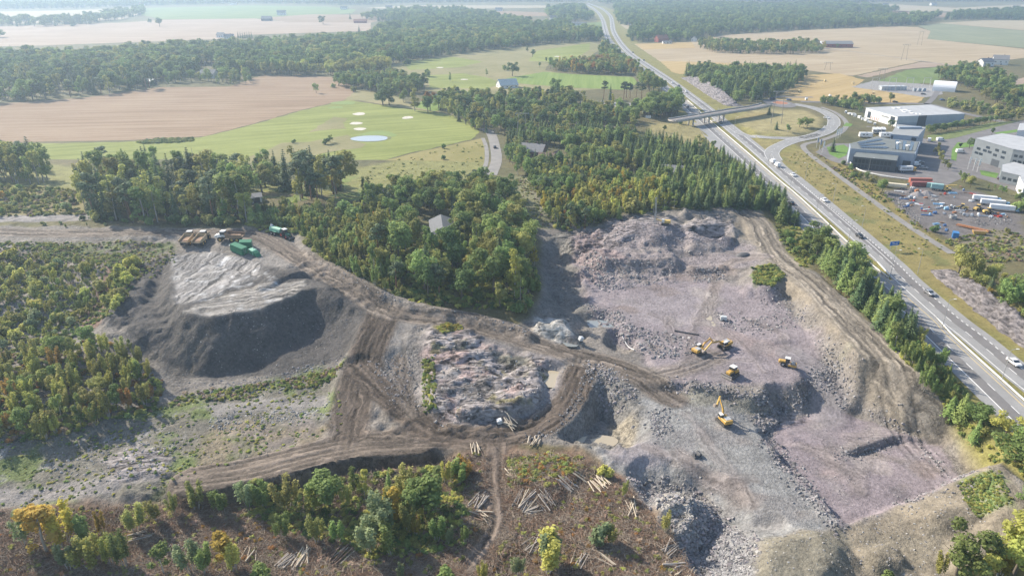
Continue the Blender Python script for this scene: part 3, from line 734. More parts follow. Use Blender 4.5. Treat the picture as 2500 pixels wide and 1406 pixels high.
bright = field_mat('bright_fairway', (.16, .225, .055), (.225, .29, .085), .1, 5, .9, .3)
roughm = field_mat('golf_rough', (.185, .18, .08), (.31, .27, .15), .5, 12, .2, .7)
meadow = field_mat('dry_meadow', (.21, .195, .07), (.33, .28, .13), .4, 10, .2, .7)
FIELDS = [
 ('field', [(-120,262),(200,240),(390,214),(560,212),(640,184),(730,183),(840,192),(870,225),(850,243),(740,268),(600,308),(500,333),(320,343),(60,347),(-120,352)], stub, 'wide tan stubble field left of the golf course', .06),
 ('fairway', [(-60,360),(70,352),(330,347),(420,340),(490,336),(600,310),(740,270),(850,245),(960,262),(1080,277),(1130,292),(1172,322),(1150,342),(1000,374),(880,409),(835,420),(760,450),(400,450),(90,420),(-60,400)], fair, 'light green golf fairway with the pond', .08),
 ('golf_rough_strip', [(560,400),(640,372),(690,350),(760,346),(850,330),(862,345),(895,353),(880,362),(800,372),(720,392),(640,420),(540,420)], roughm, 'dry rough beside the golf pond', .14),
 ('golf_rough_strip', [(755,324),(815,286),(848,290),(840,305),(846,314),(815,316)], roughm, 'wedge of dry rough between the bunkers', .14),
 ('field_margin', [(840,245),(870,222),(960,232),(1000,255),(1060,270),(1180,290),(1140,292),(1080,276),(960,261),(880,246)], roughm, 'dry grass margin between field and golf course', .10),
 ('meadow', [(880,411),(1000,377),(1150,344),(1182,338),(1186,430),(1150,470),(1000,480),(840,450),(840,424)], meadow, 'dry yellow meadow below the fairway', .10),
 ('fairway', [(955,160),(1000,148),(1100,135),(1200,124),(1300,112),(1440,103),(1482,112),(1420,150),(1345,152),(1330,172),(1380,182),(1550,190),(1545,212),(1240,235),(1040,222),(1030,190),(970,180)], roughm, 'upper golf course of pale rough', .06),
 ('fairway', [(980,150),(1110,140),(1180,152),(1120,165),(1000,172)], fair, 'pale green upper fairway by the wood edge', .10),
 ('fairway', [(1310,125),(1440,106),(1440,122),(1400,148),(1350,152),(1290,150)], fair, 'green fairway on the golf hill', .10),
 ('fairway', [(1040,185),(1130,180),(1190,190),(1230,205),(1180,218),(1050,215)], fair, 'fairway behind the clubhouse trees', .10),
 ('fairway', [(1235,192),(1330,176),(1400,182),(1545,189),(1560,205),(1520,220),(1400,215),(1270,205)], bright, 'bright green fairway beside the motorway', .12),
 ('lawn', [(1010,262),(1030,248),(1060,246),(1100,262),(1060,272)], bright, 'mown lawn below the golf trees', .14),
 ('lawn', [(1420,262),(1560,254),(1620,262),(1560,275),(1430,270)], meadow, 'grass bank below the golf car park', .08),
 ('field', [(-200,72),(300,56),(400,49),(620,46),(700,54),(905,56),(905,76),(780,80),(600,86),(550,96),(340,103),(100,112),(-200,118)], stub3, 'hazy tan field left beyond the woods', .06),
 ('field', [(-200,33),(180,26),(340,20),(352,32),(300,48),(180,54),(-200,66)], pale, 'pale hazy field in the upper left distance', .06),
 ('field', [(352,20),(620,14),(800,17),(870,24),(860,33),(640,46),(400,48),(345,38)], greenf, 'greenish distant field by the farm', .06),
 ('field', [(640,44),(760,36),(905,37),(1000,27),(1010,33),(905,56),(700,55)], stub, 'distant tan field with a lone tree', .09),
 ('field', [(890,20),(1010,14),(1340,14),(1330,20),(1000,24)], pale, 'narrow pale field near the horizon', .06),
 ('field', [(1130,30),(1240,28),(1340,32),(1335,40),(1220,42)], stub, 'small tan field between distant woods', .06),
 ('field', [(1395,60),(1470,54),(1475,70),(1400,80)], greenf, 'small green field left of the motorway', .06),
 ('field', [(1515,62),(1530,56),(1600,62),(1590,70),(1530,72)], pale, 'small field right of the motorway', .06),
 ('field', [(1600,33),(1640,31),(1720,40),(1650,44)], stub, 'tan glade within the distant wood', .06),
 ('field', [(1548,108),(1690,103),(1770,86),(1950,75),(2180,65),(2240,67),(2272,77),(2264,96),(2500,120),(2620,130),(2620,150),(2500,142),(2350,163),(2250,150),(2080,186),(1965,172),(1880,162),(1645,178),(1640,170)], stub_r, 'broad tan field right of the motorway', .06),
 ('field', [(1552,108),(1690,104),(1697,118),(1600,121),(1570,122)], stub2, 'golden strip of field by the red farmhouse', .09),
 ('field', [(1612,150),(1640,150),(1880,158),(1880,163),(1660,182),(1640,176)], stub2, 'golden corner of field beside the motorway', .09),
 ('field', [(2264,96),(2272,77),(2240,63),(2300,58),(2500,76),(2700,90),(2700,136),(2500,118)], dullf, 'grey green crop field at right', .08),
 ('field', [(2290,57),(2400,51),(2600,51),(2700,70),(2700,88),(2500,75)], pale, 'pale field before the distant wood', .08),
 ('field', [(1955,185),(2050,180),(2110,196),(2085,214),(2215,226),(2258,238),(2240,252),(2080,250),(1890,245),(1925,220)], stub2, 'golden stubble with round bales by the roundabout', .08),
 ('field', [(2140,200),(2210,172),(2345,160),(2352,170),(2300,190),(2280,204),(2200,204)], greenf, 'green grass field behind the substation', .09),
 ('field', [(2090,186),(2250,152),(2330,160),(2200,170),(2120,190)], stub3, 'tan strip behind the substation', .075),
 ('field', [(2060,14),(2160,10),(2330,20),(2500,12),(2700,16),(2700,24),(2330,28),(2200,30),(2130,22)], pale, 'pale fields in the upper right distance', .06),
 ('field', [(2150,25),(2340,34),(2300,44),(2220,40)], stub, 'tan field behind the right wood', .06),
 ('field', [(2440,205),(2500,190),(2600,200),(2600,225),(2480,225)], stub3, 'tan field at the right edge', .06),
 ('gravel_yard', [(2080,213),(2130,198),(2240,205),(2285,210),(2305,230),(2260,239),(2190,228)], simple('yard_gravel', (.27, .26, .255), .9, .2, .3, obj=False), 'grey gravel yard of the substation', .10),
]
for nm, pts, mt, lb, z in FIELDS: sheet(nm, pts, z, mt, lb, 1.2)
sand = simple('bunker_sand', (.55, .51, .44), .9, .15, .5, obj=False)
def ellipse(px, py, rx, ry, n=26, j=.12):
    w = at(px, py); s = pxm(w[1]); k = math.sin(math.atan2(HC, w[1])) * s
    return [(w[0] + rx / s * math.cos(t) * (1 + j * math.sin(3 * t + px)), w[1] + ry / k * math.sin(t) * (1 + j * math.cos(2 * t + py))) for t in np.linspace(0, 2 * math.pi, n, endpoint=False)], w[2]
for i, (px, py, rx, ry) in enumerate([(877,279,15,3.2),(869,302,15,3.4),(879,316,15,3.2),(995,288,13,3.4),(325,404,11,3.2),(1133,195,9,1.3),(1074,166,9,1.2),(1362,139,9,1.0)]):
    e, z = ellipse(px, py, rx, ry); sheet('sand_bunker', e, .2, sand, 'white sand bunker on the golf course', world=True)
gm = simple('putting_green', (.19, .25, .072), .9, .06, .2, obj=False)
for px, py, rx, ry in [(920,330,46,9),(840,252,30,4),(820,263,18,3)]:
    e, z = ellipse(px, py, rx, ry); sheet('putting_green', e, .16, gm, 'smooth putting green', world=True)
def water_mat(name, col, rough, spec=.5):
    t = NT(name); t.b.inputs['Base Color'].default_value = (*col, 1); t.rough(rough, spec)
    t.bump(t.noise(.8, 2, t.pos()), .05, .1); return t.m
pond_m = water_mat('pond_water', (.26, .28, .29), .08, .8); puddle_m = water_mat('muddy_water', (.42, .36, .26), .15); grey_w = water_mat('grey_pond_water', (.25, .27, .27), .12)
e, z = ellipse(903, 339, 45, 7.2, 40, .05); sheet('pond', e, .22, pond_m, 'oval golf pond reflecting the sky', world=True)
e, z = ellipse(905, 339, 49, 8.6, 40, .05); sheet('pond_bank', e, .18, simple('pond_bank', (.16, .17, .07), .95, .3, .5, obj=False), 'dark grass bank round the golf pond', world=True)
e, z = ellipse(430, 345, 28, 2.2); sheet('pond', e, .30, pond_m, 'narrow reedy pond at the field edge', world=True)
for px, py, rx, ry, m_, dz, lb in [(1345,930,34,24,puddle_m,.9,'tan muddy pool below the rock knoll'),(1460,793,44,13,grey_w,1.0,'grey pool beside the quarry track'),(1458,1080,50,18,puddle_m,1.1,'muddy pool in the dark pit'),(1395,836,20,9,grey_w,.7,'dark pool under the pale rock'),(1727,776,13,6,puddle_m,.25,'tan puddle on the quarry floor'),(1738,788,7,7,puddle_m,.22,'small tan puddle on the quarry floor')]:
    e, z = ellipse(px, py, rx, ry); c_ = np.mean(e, 0); q_ = np.array(e); zz = np.concatenate([hz(*(c_ + (q_ - c_) * k).T) for k in (.25, .5, .75, 1.0)]); sheet('pool', e, float(np.percentile(zz, 45)), m_, lb, world=True)

# ------------------------------------------------------------------ roads
def asphalt_mat(name, col, var=.12):
    t = NT(name); p = t.pos(); n = t.noise(.15, 4, p); n2 = t.noise(2.0, 3, p)
    f = t.math('ADD', t.maprange(n, .3, .7, 1 - var, 1 + var), t.maprange(n2, .3, .7, -.08, .08))
    t.link(t.scalec(col, f), t.b.inputs['Base Color']); t.rough(.8, .3); return t.m
asph = asphalt_mat('worn_motorway_asphalt', (.29, .285, .278)); asph_d = asphalt_mat('dark_lane_asphalt', (.185, .176, .172)); asph_y = asphalt_mat('yard_asphalt', (.18, .168, .164), .2); paving = asphalt_mat('paving', (.25, .235, .22), .15)
paint_m = simple('road_paint', (.80, .79, .76), .6, .06, 2, obj=False); ypaint = simple('yellow_road_paint', (.62, .48, .22), .6, .08, 2, obj=False)
RL = resample(smooth_line(R0[::-1], 6), 4.0); LL = resample(smooth_line(L0[::-1], 6), 4.0)      # from the camera side outwards; right-hand normal points to +x
mr = ribbon('motorway', RL, -1.0, 10.2, .10, asph, label='right carriageway of the motorway')
ml = ribbon('motorway', LL, -10.6, 1.2, .10, asph, label='left carriageway of the motorway')
ribbon('dark_lane', RL, 3.5, 7.0, .112, asph_d, mr); ribbon('dark_lane', LL, -7.0, -3.6, .112, asph_d, ml)
ribbon('edge_line', RL, -.12, .14, .122, paint_m, mr, cross=1); ribbon('edge_line', RL, 7.1, 7.4, .122, paint_m, mr, cross=1)
ribbon('edge_line', LL, -.35, -.1, .122, ypaint, ml, cross=1); ribbon('edge_line', LL, -7.35, -7.05, .122, paint_m, ml, cross=1)
dashes('lane_marking', RL, 3.55, .22, 4, 8, .126, paint_m, mr); dashes('lane_marking', LL, -3.6, .22, 4, 8, .126, paint_m, ml)
cross_y = (P(2178,684)[1], P(2280,774)[1])
xo = sheet('motorway_crossover', [(xat(L0, y) if s < 0 else xat(R0, y), y) for s, y in [(-1, cross_y[1]), (1, cross_y[1]), (1, cross_y[0]), (-1, cross_y[0])]], .09, asph, 'paved gap in the motorway median', world=True)
# merging lane on the right, bus bay on the left
merge = resample(smooth_line(np.array([P(*p) for p in [(1884,372),(1892,388),(1912,410),(1945,434),(2012,490),(2085,552),(2150,608),(2196,650)]]), 6), 4.0)
mg = ribbon('slip_road', merge, -3.0, 2.4, .095, asph, label='merging slip road beside the motorway')
ribbon('edge_line', merge, 1.9, 2.15, .128, paint_m, mg, cross=1)
dashes('lane_marking', RL, 7.25, .35, 1.6, 1.6, .130, asph_d, mr, 40, 300)
lay = resample(smooth_line(np.array([P(*p) for p in [(1878,455),(1905,495),(1950,540),(2010,590)]]), 6), 4.0)
ribbon('lay_by', lay, -3.2, 3.0, .096, asph, label='lay-by strip along the left carriageway')
exitl = resample(smooth_line(np.array([P(*p) for p in [(1700,300),(1725,328),(1748,352),(1775,372),(1800,390)]]), 6), 4.0)
ribbon('slip_road', exitl, -3.5, 3.0, .096, asph, label='exit lane beside the spruce plantation')
ROADS = [
 ('ramp', [(1738,268+26),(1772,302),(1806,325),(1850,334),(1920,338),(1968,336),(2000,328)], 3.2, asph, 'curved ramp from the motorway into the loop'),
 ('ramp', [(1935,254),(1985,264),(2020,278),(2036,296),(2026,314),(1988,332),(1932,345),(1897,360),(1884,374),(1892,392)], 5.0, asph, 'wide loop ramp down from the roundabout'),
 ('country_road', [(1955,249),(2050,251),(2160,253),(2262,255),(2330,272),(2420,292),(2520,312),(2700,345)], 4.0, asph_y, 'country road leading right from the roundabout'),
 ('country_road', [(1880,243),(1905,236),(1930,238),(1985,238)], 3.0, asph_y, 'short road north of the roundabout'),
 ('footpath', [(2004,262),(2040,276),(2066,300),(2058,320),(2010,342),(1968,352),(1962,362),(1985,384),(2050,432),(2140,498),(2230,560),(2328,622)], 1.9, paving, 'grey footpath running beside the motorway'),
 ('side_road', [(2262,256),(2278,240),(2290,222)], 2.6, asph_y, 'track to the arched hall'),
 ('side_road', [(1199,428),(1212,392),(1208,356),(1198,326),(1178,314)], 3.6, paving, 'grey road ending at the wood'),
 ('footpath', [(1178,424),(1188,392),(1187,360),(1178,336)], 1.4, paving, 'narrow path beside the grey road'),
 ('side_road', [(1470,308),(1520,309),(1560,306)], 3.0, asph_y, 'road leaving the bridge behind the spruces'),
 ('farm_track', [(2010,118),(2120,132),(2250,150),(2340,163)], 1.6, paving, 'pale farm track across the tan field'),
 ('farm_track', [(1405,378),(1440,384),(1480,392)], 1.8, paving, 'gravel drive in the mixed wood'),
]
for nm, pts, hw, mt, lb in ROADS:
    ln = resample(smooth_line(np.array([at(a, b)[:2] for a, b in pts]), 8), 3.0)
    o = ribbon(nm, ln, -hw, hw, .13, mt, label=lb, cross=3)
    if nm == 'ramp':
        ribbon('edge_line', ln, -hw + .3, -hw + .5, .16, paint_m, o, cross=1); ribbon('edge_line', ln, hw - .5, hw - .3, .16, paint_m, o, cross=1)
        dashes('lane_marking', ln, 0, .18, 3, 6, .16, paint_m, o)
YARD = [(1990,372),(2024,352),(2078,334),(2118,308),(2180,322),(2250,338),(2300,345),(2335,329),(2420,304),(2520,292),(2700,300),(2700,520),(2500,476),(2440,452),(2365,428),(2300,458),(2230,442),(2150,432),(2080,408),(2030,394)]
sheet('car_park', YARD, .10, asph_y, 'asphalt car parks between the industrial halls')
grassm = simple('lawn_grass', (.13, .23, .045), .95, .2, .6, obj=False)
hedge_g = simple('bank_grass', (.15, .18, .06), .95, .3, .4, obj=False)
for pts, m_, lb in [([(2018,360),(2060,354),(2072,362),(2066,380),(2048,388),(2026,378)], grassm, 'bright lawn left of the solar roofed hall'), ([(1992,346),(2050,318),(2066,300),(2082,304),(2060,326),(2004,348)], grassm, 'green verge along the caravan yard'),
                    ([(2262,332),(2330,322),(2420,300),(2490,296),(2420,314),(2330,338),(2272,346)], hedge_g, 'grass bank under the row of round trees'), ([(2324,366),(2338,348),(2352,350),(2338,368),(2334,394),(2322,390)], grassm, 'narrow green island by the van'),
                    ([(2392,416),(2438,424),(2432,436),(2396,428)], grassm, 'small lawn by the flagpoles'), ([(2425,325),(2490,316),(2500,320),(2440,330)], grassm, 'lawn behind the grey hall'), ([(2340,352),(2380,345),(2380,358),(2345,362)], grassm, 'grass corner beside the round shrubs')]:
    sheet('lawn', pts, .15, m_, lb)
e, z = ellipse(1903, 253, 34, 10, 40, 0); sheet('roundabout', e, z + .16, asph_y, 'paved roundabout above the motorway', world=True)
e, z = ellipse(1905, 252, 17, 3.6, 30, 0); sheet('roundabout_island', e, z + .25, simple('red_soil', (.36, .16, .09), .9, .2, 1), 'red soil island of the roundabout', world=True)
e, z = ellipse(1905, 252, 21, 4.8, 30, 0); sheet('roundabout_kerb', e, z + .2, paving, 'pale kerb round the roundabout island', world=True)
e, z = ellipse(1500, 256, 62, 5, 24, .05); sheet('car_park', e, .14, paving, 'golf car park among trees', world=True)

# median barriers
steel = simple('galvanised_steel', (.50, .50, .50), .45, .08, 2, .5); conc = simple('pale_concrete', (.50, .48, .45), .8, .12, .8, dirt=((.25, .23, .2), .5)); whitec = simple('white_kerb', (.74, .72, .68), .7, .08, 1)
def barrier(name, line, off, hgt, w, mat, label, post=0):
    cols = ribbon_arrays(line, off - w / 2, off + w / 2, 0, 1); n = len(line); a, b = cols
    za = hz(a[:, 0], a[:, 1]) + .1; base = .05 if not post else hgt - .35
    V = np.concatenate([np.column_stack([a, za + base]), np.column_stack([a, za + hgt]), np.column_stack([b, za + hgt]), np.column_stack([b, za + base])])
    Fc = [(k * n + i, ((k + 1) % 4) * n + i, ((k + 1) % 4) * n + i + 1, k * n + i + 1) for k in range(4) for i in range(n - 1)]
    Fc += [(0, n, 2 * n, 3 * n), (n - 1, 4 * n - 1, 3 * n - 1, 2 * n - 1)]
    m = np_mesh(name, V, Fc); o = link_mesh(name, m, mat); tag(o, label, 'barrier')
    if post:
        b_ = MB()
        for p in line[::post]: b_.box((p[0] + off, p[1], .5), (.12, .12, .9))
        b_.build('posts', steel, o)
    return o
i1 = LL[:, 1] > P(2170, 686)[1]; i2 = (LL[:, 1] < P(2278, 776)[1])
barrier('median_barrier', LL[i1 & (LL[:, 1] < 700)], 1.5, .6, .35, whitec, 'long white barrier along the motorway median')
barrier('median_barrier', LL[i2], 1.5, .6, .35, whitec, 'white barrier of the second median at the right edge')
barrier('guard_rail', RL[(RL[:, 1] > P(2178, 684)[1]) & (RL[:, 1] < P(2140, 636)[1])], -.9, .75, .3, whitec, 'short white rail closing the median tip')

# ------------------------------------------------------------------ bridge over the motorway
DZ = 6.7
bl = smooth_line(np.array([P(1640, 295, 5.6), P(1688, 287, DZ), P(1735, 279, DZ + .2), P(1790, 270, DZ + .2), P(1840, 263, DZ), P(1872, 256, DZ)]), 6)
bz = np.interp(np.arange(len(bl)), [0, 6, 12, 18, 24, 30], [5.75, DZ + .1, DZ + .2, DZ + .2, DZ + .1, DZ + .2])
bridge = empty('road_bridge', (bl[12][0], bl[12][1], 0), 0, 'grey concrete road bridge crossing the motorway on paired piers', 'bridge')
bro = np.array([bridge.location.x, bridge.location.y])
def bslab(name, lo, hi, z0, z1, mat, sel=slice(None), parent=bridge):
    ln = bl[sel] - bro; zz = bz[sel]; cols = ribbon_arrays(ln, lo, hi, 0, 1); n = len(ln)
    V = np.concatenate([np.column_stack([cols[0], zz + z0]), np.column_stack([cols[0], zz + z1]), np.column_stack([cols[1], zz + z1]), np.column_stack([cols[1], zz + z0])])
    Fc = [(k * n + i, ((k + 1) % 4) * n + i, ((k + 1) % 4) * n + i + 1, k * n + i + 1) for k in range(4) for i in range(n - 1)] + [(0, n, 2 * n, 3 * n), (n - 1, 4 * n - 1, 3 * n - 1, 2 * n - 1)]
    m = np_mesh(name, V, Fc); bm = bmesh.new(); bm.from_mesh(m); bmesh.ops.recalc_face_normals(bm, faces=bm.faces); bm.to_mesh(m); bm.free()
    return link_mesh(name, m, mat, parent)
bslab('deck', -5, 5, -1.1, 0, simple('bridge_concrete', (.36, .34, .31), .85, .15, .6, dirt=((.2, .18, .16), .6)))
bslab('roadway', -4.2, 4.2, .01, .06, asph_y); bslab('parapet', -5.05, -4.75, .0, .95, conc); bslab('parapet', 4.75, 5.05, .0, .95, conc)
for px, py in [(1693,293),(1736,287),(1774,281)]:
    w = P(px, py - 4, DZ); k = int(np.argmin(np.linalg.norm(bl - w, axis=1))); d = bl[min(k + 1, len(bl) - 1)] - bl[k]; d /= np.linalg.norm(d); nrm = np.array([d[1], -d[0]])
    for s in (-2.4, 2.4):
        q = bl[k] + nrm * s - bro; MB().box((q[0], q[1], (bz[k] - 1.1) / 2), (1.0, 1.4, bz[k] - 1.0)).build('pier', conc, bridge)
    q = bl[k] - bro; MB().box((q[0], q[1], bz[k] - 1.35), (1.0, 7, .5), math.atan2(d[1], d[0])).build('crossbeam', conc, bridge)
# ------------------------------------------------------------------ trees and shrubs
def leaf_mat(name, col, trans=.42, var=.30, hue=.018):
    t = NT(name); oi = t.node('ShaderNodeObjectInfo').outputs['Random']
    p = t.pos(True); n = t.noise(5.0, 3, p)
    f = t.math('ADD', t.maprange(oi, 0, 1, 1 - var, 1 + var), t.maprange(n, .3, .7, -.28, .28))
    hs = t.node('ShaderNodeHueSaturation'); hs.inputs['Color'].default_value = (*col, 1)
    t.link(t.maprange(t.math('FRACT', t.math('MULTIPLY', oi, 7.31)), 0, 1, .5 - hue, .5 + hue), hs.inputs['Hue']); t.link(f, hs.inputs['Value'])
    t.link(hs.outputs[0], t.b.inputs['Base Color']); t.rough(.75, .15)
    tr = t.node('ShaderNodeBsdfTranslucent'); t.link(hs.outputs[0], tr.inputs['Color'])
    mx = t.node('ShaderNodeMixShader'); mx.inputs[0].default_value = trans
    t.link(t.b.outputs[0], mx.inputs[1]); t.link(tr.outputs[0], mx.inputs[2]); t.link(mx.outputs[0], t.out.inputs['Surface'])
    return t.m
LEAF = dict(green=leaf_mat('green_leaves', (0.250, 0.325, 0.108)), dark=leaf_mat('dark_leaves', (0.160, 0.225, 0.082)), olive=leaf_mat('olive_leaves', (0.370, 0.372, 0.125)),
            yellow=leaf_mat('yellow_leaves', (0.475, 0.381, 0.081)), orange=leaf_mat('orange_leaves', (0.395, 0.237, 0.074)), pale=leaf_mat('grey_green_leaves', (0.270, 0.325, 0.170)),
            lime=leaf_mat('yellow_green_leaves', (0.480, 0.485, 0.135)), needle=leaf_mat('spruce_needles', (0.118, 0.168, 0.075), .15), pine=leaf_mat('pine_needles', (0.162, 0.202, 0.105), .18),
            larch=leaf_mat('young_spruce_needles', (0.225, 0.288, 0.092), .2), brown=leaf_mat('dry_twigs', (0.372, 0.271, 0.197), .1))
CWORD = dict(green='green', dark='dark green', olive='olive green', yellow='yellow', orange='orange', pale='grey green', lime='yellow green', needle='dark', pine='dark', larch='fresh green', brown='brown')
bark = simple('grey_bark', (.16, .135, .11), .9, .3, 3); birch_bark = simple('pale_birch_bark', (.42, .39, .35), .85, .35, 2); pine_bark = simple('reddish_pine_bark', (.24, .14, .09), .9, .3, 2)

def leaf_quads(rng, c, nrm, size, asp=(.55, 1.0)):
    """one leaf clump per point: a bent quad facing nrm"""
    n = len(c); nrm = nrm / (np.linalg.norm(nrm, axis=1)[:, None] + 1e-9)
    r = rng.normal(size=(n, 3)); a = np.cross(nrm, r); a /= np.linalg.norm(a, axis=1)[:, None] + 1e-9; b = np.cross(nrm, a)
    s = (size * rng.uniform(.6, 1.35, n))[:, None]; q = rng.uniform(asp[0], asp[1], n)[:, None]
    jit = lambda: nrm * s * rng.normal(0, .18, n)[:, None]
    V = np.stack([c - a * s - b * s * q * .5 + jit(), c + a * s * .3 - b * s * q + jit(), c + a * s + b * s * q * .5 + jit(), c - a * s * .3 + b * s * q + jit()], 1).reshape(-1, 3)
    return V, np.arange(4 * n).reshape(-1, 4)
def blob_crown(rng, blobs, n, size, up=.25, inner=.65, jitn=.7):
    w = np.array([(b[3] * b[4]) for b in blobs]); k = rng.choice(len(blobs), n, p=w / w.sum()); B = np.array(blobs)[k]
    d = rng.normal(size=(n, 3)); d[:, 2] += up; d /= np.linalg.norm(d, axis=1)[:, None]
    rad = rng.uniform(inner, 1.06, n)[:, None]
    c = B[:, :3] + d * rad * B[:, [3, 3, 4]]
    nr = d + rng.normal(0, jitn * .8, (n, 3)); nr[:, 2] += .5
    return leaf_quads(rng, c, nr, np.full(n, size))
def tube(rng, pts, radii, n=6):
    pts = np.asarray(pts, float); V = []; Fc = []
    for i, p in enumerate(pts):
        for k in range(n):
            a = 2 * math.pi * k / n; V.append((p[0] + radii[i] * math.cos(a), p[1] + radii[i] * math.sin(a), p[2]))
    for i in range(len(pts) - 1):
        for k in range(n): Fc.append((i * n + k, i * n + (k + 1) % n, (i + 1) * n + (k + 1) % n, (i + 1) * n + k))
    return np.array(V), np.array(Fc)
def join(parts):
    V = []; Fc = []; o = 0
    for v, f in parts: V.append(v); Fc.append(f + o); o += len(v)
    return np.concatenate(V), np.concatenate(Fc)
def limbs(rng, z0, z1, n, reach, r0):
    out = []
    for i in range(n):
        z = z0 + (z1 - z0) * (i + rng.uniform(0, .8)) / n; a = rng.uniform(0, 6.28); L = reach * rng.uniform(.6, 1.0) * (1.1 - .5 * i / n)
        m = np.array([math.cos(a) * L * .5, math.sin(a) * L * .5, z + L * .35]); e = np.array([math.cos(a) * L, math.sin(a) * L, z + L * .8])
        out.append(tube(rng, [(0, 0, z), m, e], [r0, r0 * .6, r0 * .25], 4))
    return out
def make_shape(kind, rng):
    """returns (trunk, crown) arrays for a tree of height 1"""
    if kind == 'broadleaf':
        wd = rng.uniform(.19, .36); blobs = []; ox, oy = rng.normal(0, .05, 2)
        for i in range(int(rng.integers(11, 20))):
            a = rng.uniform(0, 6.28); zz = rng.uniform(.32, .90); rr = wd * math.sqrt(max(.05, 1 - ((zz - .58) / .40) ** 2)) * rng.uniform(.45, 1.0)
            s = rng.uniform(.06, .15); blobs.append((rr * math.cos(a) + ox * zz, rr * math.sin(a) + oy * zz, zz, s, s * rng.uniform(.7, 1.15)))
        blobs.append((ox * .5, oy * .5, .55, .16, .24)); crown = blob_crown(rng, blobs, 1900, .0235, inner=.55)
        tr = join([tube(rng, [(0, 0, -.06), (.01, 0, .25), (.0, .012, .55), (0, 0, .85)], [.026, .020, .012, .004])] + limbs(rng, .25, .6, 6, .24, .009))
    elif kind == 'birch':
        wd = rng.uniform(.13, .19); blobs = []
        for i in range(15):
            a = rng.uniform(0, 6.28); zz = rng.uniform(.24, .94); rr = wd * (1.05 - .75 * max(0, zz - .35)) * rng.uniform(.3, 1.0)
            s = rng.uniform(.05, .085); blobs.append((rr * math.cos(a), rr * math.sin(a), zz, s, s * rng.uniform(1.0, 1.5)))
        crown = blob_crown(rng, blobs, 1200, .0195, up=.1, inner=.4, jitn=.9)
        tr = join([tube(rng, [(0, 0, -.06), (.008, 0, .3), (-.006, .01, .65), (0, 0, .95)], [.016, .012, .008, .002])] + limbs(rng, .3, .75, 6, .13, .005))
    elif kind == 'sapling':       # several upright shoots from one stool
        parts = []; tr = []
        for i in range(6):
            a = rng.uniform(0, 6.28); rr = rng.uniform(.02, .13); top = rng.uniform(.65, 1.0); x, y = rr * math.cos(a), rr * math.sin(a)
            lean = np.array([math.cos(a), math.sin(a)]) * rng.uniform(.02, .12)
            bl = [(x + lean[0] * q, y + lean[1] * q, top * q, .075 * (1.15 - .5 * abs(q - .6)), .11) for q in (.42, .56, .70, .84, .95)]
            parts.append(blob_crown(rng, bl, 280, .0205, up=.2, inner=.3, jitn=.8))
            tr.append(tube(rng, [(x * .4, y * .4, -.06), (x, y, top * .4), (x + lean[0], y + lean[1], top * .95)], [.010, .007, .002], 4))
        crown = join(parts); tr = join(tr)
    elif kind == 'spruce':
        V = []; nl = 22; wd = rng.uniform(.15, .20); cs = []; ns = []; sz = []
        for i in range(nl):
            q = i / (nl - 1); z = .07 + .90 * q; R = wd * (1 - q) ** .85 + .012; nb = max(5, int(17 * (1 - q) + 5)); a0 = rng.uniform(0, 6.28)
            for b in range(nb):
                a = a0 + 6.283 * b / nb + rng.normal(0, .15); L = R * rng.uniform(.5, 1.28)
                for s_ in (.35, .68, 1.0):
                    cs.append((math.cos(a) * L * s_, math.sin(a) * L * s_, z - .055 * s_ * (L / wd) * rng.uniform(.6, 1.4) + .01))
                    ns.append((math.cos(a) * .55 + rng.normal(0, .25), math.sin(a) * .55 + rng.normal(0, .25), .75)); sz.append(.010 + .026 * (1 - q * .72) * (1.05 - .4 * s_))
        cs.append((0, 0, .985)); ns.append((1, 0, .2)); sz.append(.012)
        crown = leaf_quads(rng, np.array(cs), np.array(ns), np.array(sz), (.4, .8))
        tr = tube(rng, [(0, 0, -.06), (0, 0, .5), (0, 0, .97)], [.016, .010, .002])
    elif kind == 'pine':
        blobs = []
        for i in range(11):
            a = rng.uniform(0, 6.28); zz = rng.uniform(.55, .95); rr = rng.uniform(.03, .19) * (1.3 - zz * .6); s = rng.uniform(.07, .11)
            blobs.append((rr * math.cos(a), rr * math.sin(a), zz, s, s * .6))
        crown = blob_crown(rng, blobs, 850, .024, up=.5)
        tr = join([tube(rng, [(0, 0, -.06), (.01, 0, .45), (0, .01, .9)], [.020, .014, .004])] + limbs(rng, .5, .8, 6, .16, .007))
    else:  # bush
        blobs = []
        for i in range(9):
            a = rng.uniform(0, 6.28); rr = rng.uniform(.05, .42); s = rng.uniform(.18, .30); blobs.append((rr * math.cos(a), rr * math.sin(a), rng.uniform(.25, .68), s, s * rng.uniform(.9, 1.2)))
        crown = blob_crown(rng, blobs, 420, .085, up=.5, inner=.5)
        tr = join([tube(rng, [(0, 0, -.1), (.08 * math.cos(i), .08 * math.sin(i), .25), (.2 * math.cos(i), .2 * math.sin(i), .5)], [.03, .02, .008], 4) for i in (0, 2.1, 4.2)])
    return tr, crown
NVAR = dict(broadleaf=7, birch=5, sapling=5, spruce=4, pine=2, bush=4)
BARK = dict(broadleaf=bark, birch=birch_bark, sapling=birch_bark, spruce=bark, pine=pine_bark, bush=bark)
COLS = dict(broadleaf=['green', 'dark', 'olive', 'yellow', 'orange', 'pale', 'lime'], birch=['green', 'olive', 'yellow', 'orange', 'lime', 'pale'], sapling=['green', 'olive', 'yellow', 'orange', 'pale', 'lime'],
            spruce=['needle', 'larch'], pine=['pine'], bush=['green', 'olive', 'dark', 'yellow', 'orange', 'pale', 'brown', 'lime'])
SHAPES = {}; CROWN = {}; TRUNK = {}; WHOLE = {}
SRC = bpy.data.collections.new('tree_sources')
src_index = {}
